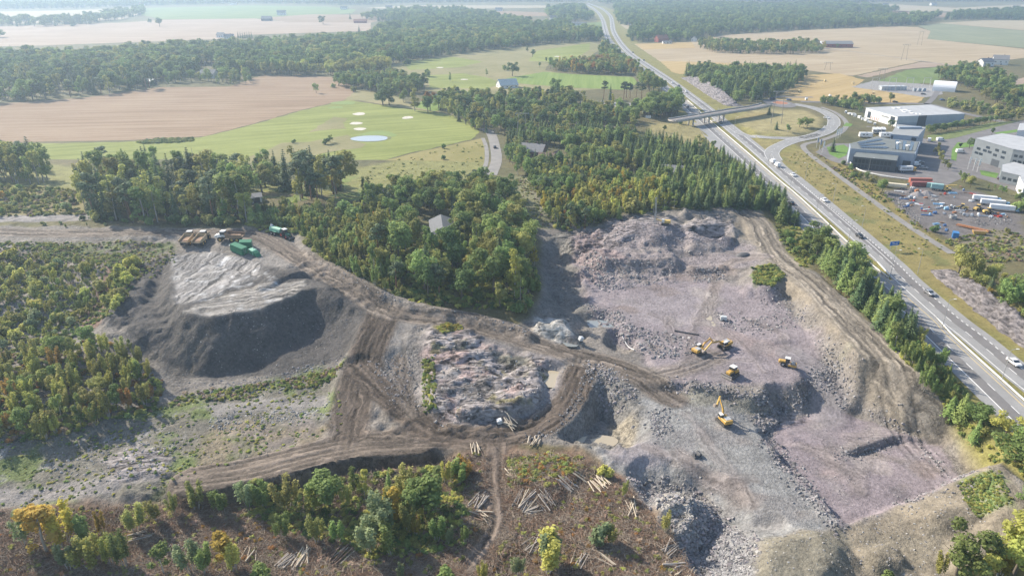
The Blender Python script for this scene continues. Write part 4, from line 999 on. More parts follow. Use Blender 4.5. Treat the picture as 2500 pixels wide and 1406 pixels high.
for kd, nv in NVAR.items():
    for v in range(nv):
        tr, cr = make_shape(kd, np.random.default_rng(1000 + v * 17 + len(kd) * 131))
        if kd == 'spruce':       # quads of one face type
            pass
        TRUNK[kd, v] = np_mesh(kd + '_trunk', *tr); TRUNK[kd, v].materials.append(BARK[kd])
        wv_, wf_ = join([tr, cr])
        for c_ in COLS[kd]:
            m = np_mesh(kd + '_crown_' + c_, *cr); m.materials.append(LEAF[c_]); CROWN[kd, v, c_] = m
            w = np_mesh(kd + '_whole_' + c_, wv_, wf_); w.materials.append(BARK[kd]); w.materials.append(LEAF[c_])
            idx = np.ones(len(wf_), np.int32); idx[:len(tr[1])] = 0; w.polygons.foreach_set('material_index', idx)
            WHOLE[kd, v, c_] = w
            src_index[kd, v, c_] = None

def gn_scatter(name, sources, pts, rots, scales, idx, label, cat, parent=None):
    """one object that repeats source meshes over many points"""
    coll = bpy.data.collections.new(name + '_sources')
    for i, (sm) in enumerate(sources):
        o = bpy.data.objects.new('%s_source_%03d' % (name, i), sm); coll.objects.link(o)
    m = bpy.data.meshes.new(name); n = len(pts)
    m.vertices.add(n); m.vertices.foreach_set('co', np.asarray(pts, np.float32).ravel())
    a = m.attributes.new('rot', 'FLOAT_VECTOR', 'POINT'); a.data.foreach_set('vector', np.asarray(rots, np.float32).ravel())
    a = m.attributes.new('scl', 'FLOAT_VECTOR', 'POINT'); a.data.foreach_set('vector', np.asarray(scales, np.float32).ravel())
    a = m.attributes.new('src', 'INT', 'POINT'); a.data.foreach_set('value', np.asarray(idx, np.int32))
    o = bpy.data.objects.new(name, m); COL.objects.link(o)
    g = bpy.data.node_groups.new(name, 'GeometryNodeTree')
    g.interface.new_socket('Geometry', in_out='INPUT', socket_type='NodeSocketGeometry'); g.interface.new_socket('Geometry', in_out='OUTPUT', socket_type='NodeSocketGeometry')
    N = g.nodes; gi = N.new('NodeGroupInput'); go = N.new('NodeGroupOutput')
    ci = N.new('GeometryNodeCollectionInfo'); ci.inputs['Collection'].default_value = coll; ci.inputs['Separate Children'].default_value = True; ci.inputs['Reset Children'].default_value = True
    ip = N.new('GeometryNodeInstanceOnPoints'); ip.inputs['Pick Instance'].default_value = True
    def named(nm, ty):
        q = N.new('GeometryNodeInputNamedAttribute'); q.data_type = ty; q.inputs['Name'].default_value = nm; return q.outputs['Attribute']
    g.links.new(gi.outputs[0], ip.inputs['Points']); g.links.new(ci.outputs[0], ip.inputs['Instance'])
    g.links.new(named('src', 'INT'), ip.inputs['Instance Index']); g.links.new(named('scl', 'FLOAT_VECTOR'), ip.inputs['Scale'])
    er = N.new('FunctionNodeEulerToRotation'); g.links.new(named('rot', 'FLOAT_VECTOR'), er.inputs[0]); g.links.new(er.outputs[0], ip.inputs['Rotation'])
    g.links.new(ip.outputs[0], go.inputs[0])
    md = o.modifiers.new('scatter', 'NODES'); md.node_group = g
    tag(o, label, cat, kind='stuff')
    if parent: o.parent = parent
    return o

TREES = []      # x, y, z, height, width factor, kind, variant, colour, zone
def plant(x, y, hgt, kind, colour, zone, wf=1.0):
    TREES.append((x, y, float(hz(x, y)), hgt, wf, kind, int(RNG.integers(NVAR[kind])), colour, zone))
def pick(mix):
    ks = list(mix); p = np.array([mix[k] for k in ks], float); k = ks[RNG.choice(len(ks), p=p / p.sum())]; return k
def in_poly(w, x, y): return poly_sdf(w, x, y) < 0
def scatter_pts(poly, spacing, world=False, jit=.48):
    w = np.asarray(poly if world else A2(poly)); lo = w.min(0); hi = w.max(0)
    gx_, gy_ = np.meshgrid(np.arange(lo[0], hi[0], spacing), np.arange(lo[1], hi[1], spacing)); gx_[::2] += spacing / 2
    x = gx_.ravel() + RNG.uniform(-jit, jit, gx_.size) * spacing; y = gy_.ravel() + RNG.uniform(-jit, jit, gx_.size) * spacing
    m = in_poly(w, x, y); return x[m], y[m]
HOLES = [np.asarray(A2(p)) for p in ([(1015,535),(1115,535),(1108,622),(1035,622)], [(1268,360),(1380,360),(1385,405),(1275,405)], [(1400,370),(1480,378),(1485,398),(1400,394)], [(596,468),(690,468),(690,506),(600,500)],
    [(1415,246),(1565,244),(1565,272),(1420,272)], [(900,465),(960,462),(960,490),(905,490)], [(455,455),(500,455),(500,478),(455,478)], [(1620,415),(1690,410),(1690,435),(1625,435)],
    [(1185,200),(1290,196),(1290,232),(1190,232)], [(1590,440),(1590,441),(1591,441)], [(520,82),(640,82),(640,102),(520,102)], [(480,160),(535,160),(535,196),(480,196)])]
MW = (R0, L0)
def free(x, y):
    ok = np.ones(x.shape, bool)
    a, b = xat(L0, y) - 11.8, xat(R0, y) + 14
    ok &= ~((x > a) & (x < b) & (y < 3400))
    for hpoly in HOLES: ok &= poly_sdf(hpoly, x, y) > 0
    return ok
def wood(zone, poly, spacing, mix, hrange, wf=(.85, 1.25), clump=None):
    x, y = scatter_pts(poly, spacing); m = free(x, y); x, y = x[m], y[m]
    nz = fbm(x, y, 22, 3, 300 + len(zone))
    for i in range(len(x)):
        k, c_ = pick(mix) if clump is None or nz[i] < clump[0] else pick(clump[1])
        q = RNG.uniform(0, 1); hgt = hrange[0] + (hrange[1] - hrange[0]) * q * (.75 + .25 * (nz[i] + .5) * 2)
        plant(x[i], y[i], hgt, k, c_, zone, RNG.uniform(*wf))
M_DEC = {('broadleaf','green'):4, ('broadleaf','dark'):2.5, ('broadleaf','olive'):2.5, ('birch','green'):2, ('birch','olive'):1.5, ('birch','lime'):.4, ('spruce','needle'):.8, ('pine','pine'):.5, ('birch','yellow'):.15}
M_MIX = {('spruce','needle'):3, ('broadleaf','green'):2, ('broadleaf','dark'):2, ('birch','olive'):2, ('pine','pine'):1.5, ('birch','green'):2, ('birch','lime'):.5}
M_GAR = {('spruce','needle'):4, ('birch','olive'):3.5, ('birch','green'):3.5, ('pine','pine'):2.5, ('broadleaf','green'):.9, ('broadleaf','olive'):.9, ('birch','lime'):.5}
M_SPR = {('spruce','needle'):5, ('spruce','larch'):5, ('birch','green'):.7, ('birch','olive'):.4}
M_YOUNG = {('sapling','green'):3, ('sapling','olive'):3, ('birch','olive'):2.5, ('birch','green'):2, ('birch','lime'):2, ('birch','yellow'):.5, ('bush','green'):2, ('sapling','orange'):.15}
M_GOLD = {('birch','lime'):6, ('birch','olive'):3, ('birch','yellow'):2.2, ('birch','green'):2.5, ('birch','orange'):.35, ('sapling','lime'):2, ('bush','olive'):1, ('spruce','larch'):1}
M_BUSH = {('bush','green'):3, ('bush','olive'):3, ('bush','pale'):1, ('sapling','green'):1.5, ('sapling','olive'):1.5, ('bush','lime'):.8, ('bush','orange'):.15}
M_AUT = {('sapling','olive'):4, ('sapling','lime'):4, ('broadleaf','olive'):2, ('sapling','yellow'):.7, ('sapling','orange'):.6, ('broadleaf','green'):2, ('birch','green'):1.2}
Z = wood
Z('central wood above the haul road', [(1000,560),(1110,545),(1240,480),(1285,560),(1312,640),(1310,705),(1280,762),(1225,772),(1120,748),(1010,730),(930,700),(900,640)], 6.0, M_DEC, (6, 18))
Z('young thicket beside the haul road', [(615,552),(720,564),(775,618),(905,694),(1010,732),(930,640),(1000,560),(900,520),(760,512),(620,518)], 3.6, M_YOUNG, (3.5, 8))
Z('wood behind the modern house', [(1000,470),(1180,455),(1240,480),(1120,545),(1000,560),(880,520),(890,470)], 5.6, M_DEC, (7, 13))
Z('edge of the central wood', [(1230,772),(1290,765),(1316,700),(1300,690),(1270,750)], 3.5, M_YOUNG, (3, 7))
Z('garden trees above the grey track', [(195,532),(330,546),(605,546),(600,505),(560,498),(200,505)], 6.0, M_GAR, (12, 23), wf=(.9, 1.4))
Z('garden trees behind the garage', [(200,505),(560,498),(590,470),(700,455),(830,455),(850,485),(700,500),(830,440),(560,440),(200,450)], 7.6, M_GAR, (11, 23), wf=(.9, 1.4))
Z('far left tree group', [(-120,425),(60,420),(120,440),(100,452),(-120,450)], 7, M_GAR, (14, 24), wf=(.9, 1.4))
Z('left heath scrub', [(-120,455),(180,470),(200,525),(60,528),(-120,530)], 6, M_BUSH, (1.8, 4.5))
Z('shrubs by the site road', [(-60,548),(250,548),(330,556),(60,556)], 5, M_BUSH, (1.2, 2.6))
Z('bushes left of the stockpile', [(-160,640),(40,620),(260,650),(250,720),(200,800),(140,850),(-160,880)], 3.7, {('sapling','lime'):3, ('sapling','olive'):3, ('sapling','green'):2, ('bush','olive'):2, ('bush','lime'):2, ('bush','pale'):1, ('sapling','yellow'):.15}, (1.8, 5.2))
Z('shrub edge below the garden trees', [(190,540),(330,549),(620,550),(620,540),(330,538),(200,528)], 4.2, {('bush','dark'):2, ('bush','green'):3, ('sapling','green'):2, ('spruce','needle'):.6, ('bush','olive'):1}, (2.5, 6))
Z('bushes on the stockpile path', [(265,690),(330,640),(345,625),(320,690),(290,760),(255,770)], 3.6, {('bush','lime'):3, ('sapling','lime'):2, ('bush','olive'):2, ('sapling','green'):1}, (2, 5))
Z('autumn thicket left of the stockpile', [(-160,930),(60,880),(240,835),(330,855),(400,935),(385,990),(250,1045),(100,1075),(-160,1085)], 4.4, M_AUT, (5, 9.5))
Z('golden birch wood behind the quarry', [(1290,445),(1320,500),(1345,552),(1385,568),(1480,548),(1560,528),(1640,510),(1640,470),(1480,430),(1380,420)], 4.0, M_GOLD, (6, 11), clump=(.12, M_MIX))
Z('spruce plantation beside the motorway', [(1640,470),(1640,512),(1700,512),(1850,512),(1965,565),(1890,490),(1800,415),(1740,380),(1660,360),(1560,345),(1560,420)], 3.7, M_SPR, (4.5, 12.5), wf=(1.1, 1.9))
Z('mixed wood round the old farmhouses', [(1235,402),(1290,445),(1380,420),(1480,430),(1560,420),(1560,345),(1440,345),(1240,345)], 5.8, M_DEC, (8, 15), clump=(.1, M_SPR))
Z('dark spruces below the bridge road', [(1235,345),(1440,345),(1560,345),(1540,322),(1430,318),(1330,318),(1240,330)], 4.0, M_SPR, (5, 10), wf=(1.1, 1.8))
Z('spruce belt between bank and motorway', [(1960,600),(2000,640),(2020,668),(2085,742),(2160,830),(2200,880),(2230,820),(2180,745),(2110,690),(2060,650),(2005,605)], 3.3, {('spruce','larch'):6, ('spruce','needle'):4, ('broadleaf','green'):1.0, ('birch','green'):.6}, (7, 13.5), wf=(1.1, 1.7))
Z('mixed belt between bank and motorway', [(2165,850),(2230,930),(2300,1010),(2345,1030),(2330,960),(2290,890),(2240,830),(2200,830)], 3.3, {('broadleaf','green'):1.5, ('sapling','green'):3, ('birch','olive'):2, ('spruce','larch'):4, ('broadleaf','yellow'):.3, ('sapling','lime'):1}, (4.5, 8))
Z('bright spruces at the right edge', [(2310,1015),(2370,1080),(2440,1120),(2510,1150),(2600,1240),(2600,1180),(2500,1100),(2440,1050),(2370,1000)], 3.4, {('spruce','larch'):9, ('broadleaf','lime'):1, ('broadleaf','green'):1}, (6, 10), wf=(1.2, 1.9))
Z('bushes by the bank road', [(1890,560),(1960,575),(1990,600),(1985,650),(1930,610)], 5, {('bush','green'):2, ('broadleaf','olive'):2, ('broadleaf','green'):2}, (3, 6))
Z('trees above the roadside rock', [(2300,680),(2345,668),(2500,715),(2620,760),(2620,860),(2500,790),(2420,745)], 6, {('broadleaf','green'):4, ('broadleaf','olive'):2, ('broadleaf','yellow'):.6, ('spruce','needle'):1, ('birch','lime'):1}, (8, 14))
Z('thicket above the roadside rock', [(2360,715),(2430,745),(2520,800),(2520,820),(2420,765)], 4, {('birch','yellow'):2, ('birch','lime'):3, ('bush','green'):2}, (4, 7))
# golf course and distance
Z('golf clubhouse grove', [(1060,262),(1120,302),(1190,328),(1240,332),(1330,318),(1430,318),(1540,318),(1560,290),(1660,282),(1655,250),(1580,262),(1430,268),(1390,240),(1300,240),(1180,245),(1110,240)], 8.0, M_DEC, (9, 15), clump=(.12, M_MIX))
Z('tall trees by the motorway', [(1580,262),(1655,252),(1662,285),(1560,292)], 9, {('broadleaf','green'):3, ('broadleaf','dark'):2}, (13, 19))
Z('trees left of the motorway', [(1555,195),(1600,200),(1632,232),(1585,228)], 9, {('broadleaf','green'):3, ('broadleaf','olive'):2}, (12, 17))
Z('conifers at the golf car park', [(1440,242),(1500,240),(1560,236),(1575,248),(1440,250)], 10, {('spruce','needle'):3, ('pine','pine'):2}, (12, 18))
Z('golf copse beside the tan field', [(822,212),(900,224),(940,236),(1030,228),(1036,208),(960,196),(830,198)], 8, {('broadleaf','green'):4, ('broadleaf','dark'):2, ('broadleaf','olive'):1.5, ('birch','pale'):1}, (9, 16))
Z('autumn trees on the golf hill', [(1338,170),(1400,180),(1545,186),(1552,170),(1500,150),(1440,160),(1380,160)], 8, {('broadleaf','green'):2, ('broadleaf','olive'):2, ('broadleaf','orange'):.8, ('birch','yellow'):.5}, (9, 15))
Z('wood strip left of the motorway', [(1468,112),(1490,118),(1530,150),(1558,165),(1552,182),(1500,160),(1460,140)], 9, M_DEC, (8, 14))
Z('sunlit tree row at the tan field', [(600,182),(800,180),(870,172),(945,165),(955,178),(880,186),(800,186),(640,186)], 9, {('broadleaf','olive'):3, ('broadleaf','lime'):1.5, ('broadleaf','green'):2}, (13, 19))
Z('house copse in the stubble field', [(395,212),(460,200),(490,204),(560,208),(622,206),(610,190),(520,186),(430,190)], 10, M_DEC, (9, 15))
Z('far left forest', [(-300,262),(-100,256),(0,252),(200,238),(385,216),(390,196),(480,184),(600,182),(600,160),(400,145),(200,150),(-300,160)], 12, {**M_MIX}, (13, 22), wf=(1.0, 1.5))
Z('wooded valley', [(390,196),(480,184),(640,184),(800,178),(950,162),(1100,135),(1250,118),(1300,112),(1440,100),(1468,104),(1466,84),(1400,84),(1300,90),(1100,88),(950,90),(900,100),(600,120),(400,130),(200,145),(-300,150),(-300,175)], 13, {('broadleaf','green'):4, ('broadleaf','dark'):4, ('broadleaf','olive'):1.5, ('spruce','needle'):1.5, ('birch','green'):1}, (14, 22), wf=(1.0, 1.5))
Z('wood left of the distant bend', [(900,84),(1000,58),(1100,52),(1250,50),(1300,66),(1400,62),(1392,82),(1466,80),(1300,92),(1100,90)], 16, {('broadleaf','green'):3, ('broadleaf','dark'):4, ('spruce','needle'):2}, (14, 22), wf=(1.0, 1.6))
Z('distant wood right of the motorway', [(1535,102),(1600,104),(1700,100),(1760,86),(1950,74),(2180,64),(2250,62),(2296,40),(2230,46),(2120,46),(2000,30),(1900,18),(1780,14),(1640,24),(1500,16),(1500,40),(1510,60),(1590,74),(1530,78)], 15, {('broadleaf','green'):3, ('broadleaf','dark'):4, ('spruce','needle'):4, ('birch','green'):1}, (14, 22), wf=(1.0, 1.6))
Z('distant wood at upper right', [(2300,50),(2400,48),(2520,50),(2700,56),(2700,38),(2500,30),(2340,38)], 15, {('broadleaf','dark'):4, ('spruce','needle'):3}, (14, 22), wf=(1.0, 1.6))
Z('copse in the broad tan field', [(1700,118),(1740,129),(1860,134),(2005,131),(2012,120),(1960,112),(1880,116),(1720,109)], 9, M_DEC, (10, 16))
Z('wood above the rock cutting', [(1668,186),(1700,206),(1760,238),(1810,255),(1880,240),(1935,216),(1962,196),(1955,183),(1850,182),(1700,180)], 8, {**M_SPR, ('broadleaf','green'):4, ('broadleaf','dark'):2}, (12, 18))
Z('wood right of the arched hall', [(2282,192),(2330,206),(2352,214),(2400,240),(2440,262),(2540,290),(2700,320),(2700,240),(2480,232),(2440,190),(2350,176)], 9.5, {('broadleaf','green'):4, ('broadleaf','dark'):3, ('broadleaf','olive'):1}, (9, 16))
Z('shrubs along the country road', [(1998,258),(2040,262),(2100,276),(2110,262),(2180,250),(2100,246),(2010,250)], 8, {('broadleaf','green'):3, ('broadleaf','olive'):2, ('bush','green'):2}, (4, 10))
Z('shrubs behind the white hall', [(2290,252),(2330,268),(2440,292),(2500,300),(2500,282),(2400,262),(2330,248)], 9, {('bush','olive'):3, ('broadleaf','green'):2}, (3, 8))
for zn, pl in [('hazy woods on the upper left skyline', [(-400,28),(180,22),(340,16),(620,10),(880,14),(900,6),(620,-2),(-400,2)]), ('hazy hedge in the upper left fields', [(-100,66),(180,66),(300,48),(352,36),(356,24),(330,26),(250,44),(150,54),(-100,56)]), ('hazy woods on the skyline', [(880,14),(1000,8),(1420,5),(1430,-6),(880,-6)]), ('hazy trees beside the tan field', [(880,46),(1000,28),(1130,30),(1220,46),(1000,60),(920,56)]),
               ('hazy woods above the bend', [(1330,30),(1420,16),(1430,32),(1450,50),(1395,58),(1340,44)]), ('hazy woods right of the bend', [(1445,4),(1700,4),(1780,14),(1640,24),(1500,14)]), ('hazy woods near the right skyline', [(1700,4),(2060,10),(2150,6),(2700,4),(2700,-6),(1700,-6)]), ('hazy grove near the right skyline', [(2060,14),(2130,22),(2200,30),(2160,36),(2040,34),(1900,16)])]:
    Z(zn, pl, 24, {('broadleaf','green'):3, ('broadleaf','dark'):4, ('spruce','needle'):2}, (14, 24), wf=(1.1, 1.9))
def spot(zone, items):
    """px, py of the foot, px height, kind, colour"""
    for it in items:
        px, py, hp, kd, c_ = it[:5]; w = at(px, py); s = F_PX / (w[1] * CP_ + (HC - w[2]) * SP)
        wf = 1.15 * it[5] if len(it) > 5 else RNG.uniform(.9, 1.2)
        plant(w[0], w[1], hp / (s * .88), kd, c_, zone, wf)
spot('brown clear-cut at the bottom', [(60,1330,85,'sapling','pale'),(115,1345,120,'birch','yellow',1.6),(160,1335,110,'sapling','yellow',1.3),(215,1320,80,'sapling','green',1.2),(250,1305,60,'sapling','yellow'),(330,1300,80,'sapling','olive',1.3),(170,1390,85,'sapling','pale',1.2),(225,1385,90,'sapling','lime',1.3),(275,1375,80,'sapling','lime'),(310,1380,95,'sapling','green'),(400,1400,80,'birch','green',1.3),(470,1395,90,'sapling','pale',1.2),(500,1400,85,'sapling','green'),(555,1385,95,'birch','yellow',1.3),(575,1390,80,'sapling','lime'),
 (480,1245,70,'sapling','olive',1.2),(545,1250,65,'sapling','green',1.2),(425,1255,55,'sapling','olive'),(385,1270,60,'sapling','olive'),(610,1235,75,'sapling','pale',1.2),(650,1240,70,'sapling','green',1.2),(700,1245,85,'sapling','olive',1.2),(765,1250,75,'birch','lime',1.4),(805,1240,90,'broadleaf','green',1.4),(850,1235,60,'sapling','olive'),(690,1310,65,'sapling','green',1.1),(775,1325,70,'sapling','olive'),(830,1325,60,'sapling','green',1.2),(868,1205,70,'birch','green'),(890,1215,75,'birch','lime'),(950,1210,65,'spruce','larch'),(990,1215,80,'sapling','olive',1.2),(930,1260,90,'sapling','olive',1.1),(960,1262,95,'birch','yellow',1.2),(1040,1260,110,'broadleaf','green',1.3),(1065,1245,100,'sapling','green',1.2),(905,1345,100,'sapling','pale',1.3),(955,1350,95,'sapling','green',1.2),(930,1310,110,'sapling','pale',1.3),(1000,1300,80,'sapling','olive'),(1065,1320,75,'sapling','green',1.1),(1015,1310,60,'sapling','yellow',.7),(1095,1330,55,'sapling','pale'),(1135,1325,50,'sapling','green',.8),(1120,1185,65,'sapling','green',1.3),(1130,1165,50,'bush','orange',.8),(1090,1180,70,'sapling','lime'),
 (1335,1400,110,'sapling','lime',1.5),(1350,1385,100,'sapling','pale',1.2),(1265,1410,60,'sapling','pale'),(1462,1325,55,'bush','pale',.8),(1490,1330,50,'sapling','olive'),(1475,1165,30,'bush','lime'),(1525,1215,45,'sapling','olive',.8),(1620,1300,60,'sapling','olive',.8),(640,1415,50,'bush','green'),(980,1418,50,'sapling','pale'),(1180,1418,55,'sapling','lime'),(1090,1418,40,'bush','green')])
spot('spoil heap corner at the bottom', [(2335,1400,130,'broadleaf','green',1.1),(2290,1410,70,'sapling','lime'),(2400,1415,90,'broadleaf','lime'),(2440,1408,80,'sapling','yellow',1.3),(2475,1400,110,'broadleaf','lime',1.2),(2500,1370,120,'broadleaf','lime',1.2),(2545,1340,130,'broadleaf','olive',1.2),(2500,1240,60,'broadleaf','green'),(2530,1200,80,'spruce','larch'),(2160,1415,30,'bush','green')])
spot('golf course', [(1251,186,30,'broadleaf','dark',1.1),(772,228,22,'broadleaf','green',.8),(1099,200,20,'birch','green'),(1041,188,18,'bush','green'),(1188,186,16,'birch','dark' if False else 'green'),(995,158,14,'bush','dark'),(1232,172,12,'bush','green'),(1317,166,12,'broadleaf','green'),(1333,154,12,'broadleaf','green'),(1287,128,16,'birch','green'),(1300,140,16,'broadleaf','green'),(716,350,10,'bush','green'),(795,353,15,'bush','green'),(806,349,18,'broadleaf','green',.9),(1083,363,12,'bush','dark'),(1083,390,11,'bush','dark'),(953,440,16,'bush','green'),(300,386,20,'birch','green'),(813,215,10,'bush','green'),(935,256,42,'broadleaf','dark',1.2),(950,258,40,'broadleaf','dark',1.1),(985,250,30,'broadleaf','green'),(1013,272,48,'birch','olive',1.2),(1050,272,46,'broadleaf','orange',.8),(1045,276,36,'broadleaf','dark',1.2),(1015,215,20,'birch','green'),(863,225,14,'bush','olive'),(1360,240,45,'broadleaf','green'),(1220,275,40,'broadleaf','green')])
spot('loop of the interchange', [(1877,281,20,'spruce','needle',1.5),(1895,317,19,'spruce','needle',1.5),(1923,323,22,'birch','green',1.4),(1952,311,20,'broadleaf','green',1.3),(1970,311,22,'broadleaf','green',1.3),(1960,306,18,'broadleaf','dark',1.2),(1659,304,14,'bush','dark'),(1621,322,14,'broadleaf','green')])
spot('industrial estate', [(2032,371,30,'spruce','needle',1.3),(2178,312,18,'broadleaf','green',1.3),(2366,362,22,'broadleaf','dark',1.2),(2380,364,24,'broadleaf','dark',1.2),(2421,330,16,'broadleaf','dark'),(2290,366,16,'broadleaf','olive'),(2284,378,20,'broadleaf','olive'),(2292,388,20,'broadleaf','olive'),(2298,398,18,'broadleaf','olive'),(2306,408,18,'broadleaf','olive'),(2314,416,16,'broadleaf','olive'),(2343,432,18,'birch','green'),(2354,446,24,'broadleaf','green'),(2368,458,28,'broadleaf','olive',1.2),(2412,462,12,'birch','green'),(2427,466,14,'birch','green'),(2446,474,20,'broadleaf','green'),(2152,472,34,'broadleaf','green',1.2),(2130,452,20,'broadleaf','olive'),(2116,442,22,'broadleaf','green'),(2100,440,18,'broadleaf','olive'),(2073,420,20,'broadleaf','green'),(2085,432,14,'bush','green'),(2490,500,34,'broadleaf','green'),(2500,520,40,'broadleaf','green',1.2),(2480,515,28,'bush','green'),(2278,566,18,'bush','dark'),(2060,402,10,'bush','green'),(2460,570,14,'bush','olive')])
for i in range(16):
    t_ = i / 15; px = 2270 + 200 * t_; py = 326 - 32 * t_ ** 1.15 - 3 * math.sin(3.1 * t_)
    spot('clipped tree row of the estate', [(px, py, 19 - 4 * t_, 'broadleaf', 'dark' if i % 3 else 'green', 1.35)])
spot('tan field in the distance', [(789,60,19,'broadleaf','dark',1.2),(390,66,20,'broadleaf','dark',1.2),(366,56,9,'bush','dark'),(855,48,13,'spruce','needle',1.3),(877,80,15,'spruce','needle',1.3),(0,92,20,'broadleaf','dark',1.3),(1360,60,12,'broadleaf','green'),(1563,77,18,'broadleaf','dark',1.4),(1745,92,22,'broadleaf','dark',1.3),(2045,118,10,'broadleaf','green')])
for i in range(7): spot('poplar row by the distant farm', [(582 + i * 5.5, 94, 14, 'spruce', 'needle', .9)])
# two old spruces in the gardens and a few landmark trees
spot('garden above the grey track', [(470,450,80,'spruce','needle',1.7),(700,466,90,'spruce','needle',1.2),(215,440,62,'spruce','needle',1.2),(88,412,70,'spruce','needle',1.6),(805,420,48,'spruce','needle',1.4),(362,410,50,'spruce','needle',1.2),(255,425,60,'pine','pine',1.2),(335,420,40,'spruce','needle'),(750,470,92,'pine','pine',1.3),(820,470,66,'birch','yellow',1.2),(640,470,60,'broadleaf','olive',1.3)])

# individuals: the 300 of a kind that show largest; the rest of each kind is one mass
KNAME = dict(broadleaf='broadleaf_tree', birch='birch_tree', sapling='young_tree_clump', spruce='spruce_tree', pine='pine_tree', bush='shrub')
KWORD = dict(broadleaf='broadleaf tree', birch='slender birch', sapling='shoot clump', spruce='spruce', pine='pine', bush='shrub')
KCAT = dict(broadleaf='tree', birch='tree', sapling='tree', spruce='tree', pine='tree', bush='shrub')
def in_view(t):
    d = t[1] * CP_ + (HC - t[2] - t[3] * .5) * SP
    u = t[0] / d * F_PX; v = ((HC - t[2] - t[3] * .5) * CP_ - t[1] * SP) / d * F_PX
    return -1330 < u < 1330 and -760 < v < 760, t[3] / d
rest = []
ZC = {}
for t in TREES: ZC.setdefault(t[8], []).append(t[:4])
ZC = {k: (np.median(np.array(v), 0), np.percentile(np.array(v)[:, 3], [33, 66])) for k, v in ZC.items()}
for kd in NVAR:
    L_ = [t for t in TREES if t[5] == kd]; sc_ = [in_view(t) for t in L_]
    L_ = [(s[1] if s[0] else 0, t) for s, t in zip(sc_, L_)]; L_.sort(key=lambda q: -q[0])
    for rank, (s, t) in enumerate(L_):
        if s == 0: continue
        if rank >= 300: rest.append(t); continue
        x, y, z, hgt, wf, k, v, c_, zone = t
        rz = RNG.uniform(0, 6.28)
        root = bpy.data.objects.new(KNAME[kd], None); root.location = (x, y, z); root.rotation_euler = (RNG.normal(0, .02), RNG.normal(0, .02), rz); root.scale = (hgt * wf, hgt * wf, hgt); COL.objects.link(root)
        md, hq = ZC[zone]; size = 'low' if hgt < hq[0] else 'tall' if hgt > hq[1] else 'middling'
        tag(root, '%s %s %s, %s %s of the %s' % (size, CWORD[c_], KWORD[kd], 'front' if y < md[1] else 'back', 'left' if x < md[0] else 'right', zone), KCAT[kd], '%s in the %s' % (KWORD[kd], zone))
        for nm, ms in (('trunk', TRUNK[k, v]), ('crown', CROWN[k, v, c_])):
            o = bpy.data.objects.new(nm, ms); o.parent = root; COL.objects.link(o)
print('TREES', len(TREES), 'rest', len(rest))
for nm, sel, lb in (('near_wood', lambda t: t[1] < 620, 'remaining trees of the woods round the quarry'), ('far_forest', lambda t: t[1] >= 620, 'hazy distant forests beyond the golf course')):
    G = [t for t in rest if sel(t)]
    if not G: continue
    keys = sorted({(t[5], t[6], t[7]) for t in G}); km = {k: i for i, k in enumerate(keys)}
    gn_scatter(nm, [WHOLE[k] for k in keys], [(t[0], t[1], t[2]) for t in G], [(0, 0, RNG.uniform(0, 6.28)) for t in G], [(t[3] * t[4], t[3] * t[4], t[3]) for t in G], [km[t[5], t[6], t[7]] for t in G], lb, 'forest')
# ------------------------------------------------------------------ stones
def rock_mat(name, col, var=.3):
    t = NT(name); oi = t.node('ShaderNodeObjectInfo').outputs['Random']; p = t.pos(True)
    f = t.math('ADD', t.maprange(oi, 0, 1, 1 - var, 1 + var), t.maprange(t.noise(2.2, 4, p), .3, .7, -.18, .18))
    t.link(t.scalec(col, f), t.b.inputs['Base Color']); t.rough(.85, .25); t.bump(t.noise(5, 3, p), .4, .1); return t.m
rk_grey = rock_mat('grey_stone', (.275, .264, .262)); rk_purple = rock_mat('purple_grey_stone', (.265, .24, .243)); rk_pale = rock_mat('pale_stone', (.32, .308, .292)); rk_dark = rock_mat('dark_stone', (.135, .13, .132))
ROCK = {}
for v in range(7):
    rg = np.random.default_rng(500 + v); bm = bmesh.new()
    p = rg.normal(size=(15, 3)); p /= np.linalg.norm(p, axis=1)[:, None]; p *= rg.uniform(.75, 1.1, 15)[:, None]; p *= np.array([rg.uniform(.42, .6), rg.uniform(.35, .5), rg.uniform(.28, .42)])
    for q in p: bm.verts.new(q)
    r = bmesh.ops.convex_hull(bm, input=bm.verts); bmesh.ops.delete(bm, geom=[g for g in r['geom_interior'] if isinstance(g, bmesh.types.BMVert)], context='VERTS')
    for mn, mm in (('grey', rk_grey), ('purple', rk_purple), ('pale', rk_pale), ('dark', rk_dark)):
        m = bpy.data.meshes.new('stone_' + mn); bm.to_mesh(m); m.materials.append(mm); ROCK[mn, v] = m
    bm.free()
STONES = []
def stones(zone, poly, n, smin, smax, mix, alpha=2.0):
    w = np.asarray(A2(poly)); lo = w.min(0) - 3; hi = w.max(0) + 3; got = 0; n = int(n * 1.1); alpha += 1.3; smax *= 1.0; smin *= .6
    while got < n:
        x = RNG.uniform(lo[0], hi[0], n * 2); y = RNG.uniform(lo[1], hi[1], n * 2); m = (poly_sdf(w, x, y) < RNG.exponential(.8, x.shape) - .7) & (fbm(x, y, 7, 3, 901) + RNG.uniform(-.3, .3, x.shape) > -.10); x, y = x[m][:n - got], y[m][:n - got]; got += max(1, len(x)); z = hz(x, y)
        s = smin + (smax - smin) * RNG.uniform(0, 1, len(x)) ** alpha
        for i in range(len(x)): STONES.append((x[i], y[i], z[i] - .04 * s[i], s[i], mix[RNG.integers(len(mix))], zone))
G_ = ['grey', 'grey', 'purple', 'purple', 'dark', 'pale']; D_ = ['grey', 'dark', 'purple', 'grey']; PL = ['pale', 'pale', 'grey']
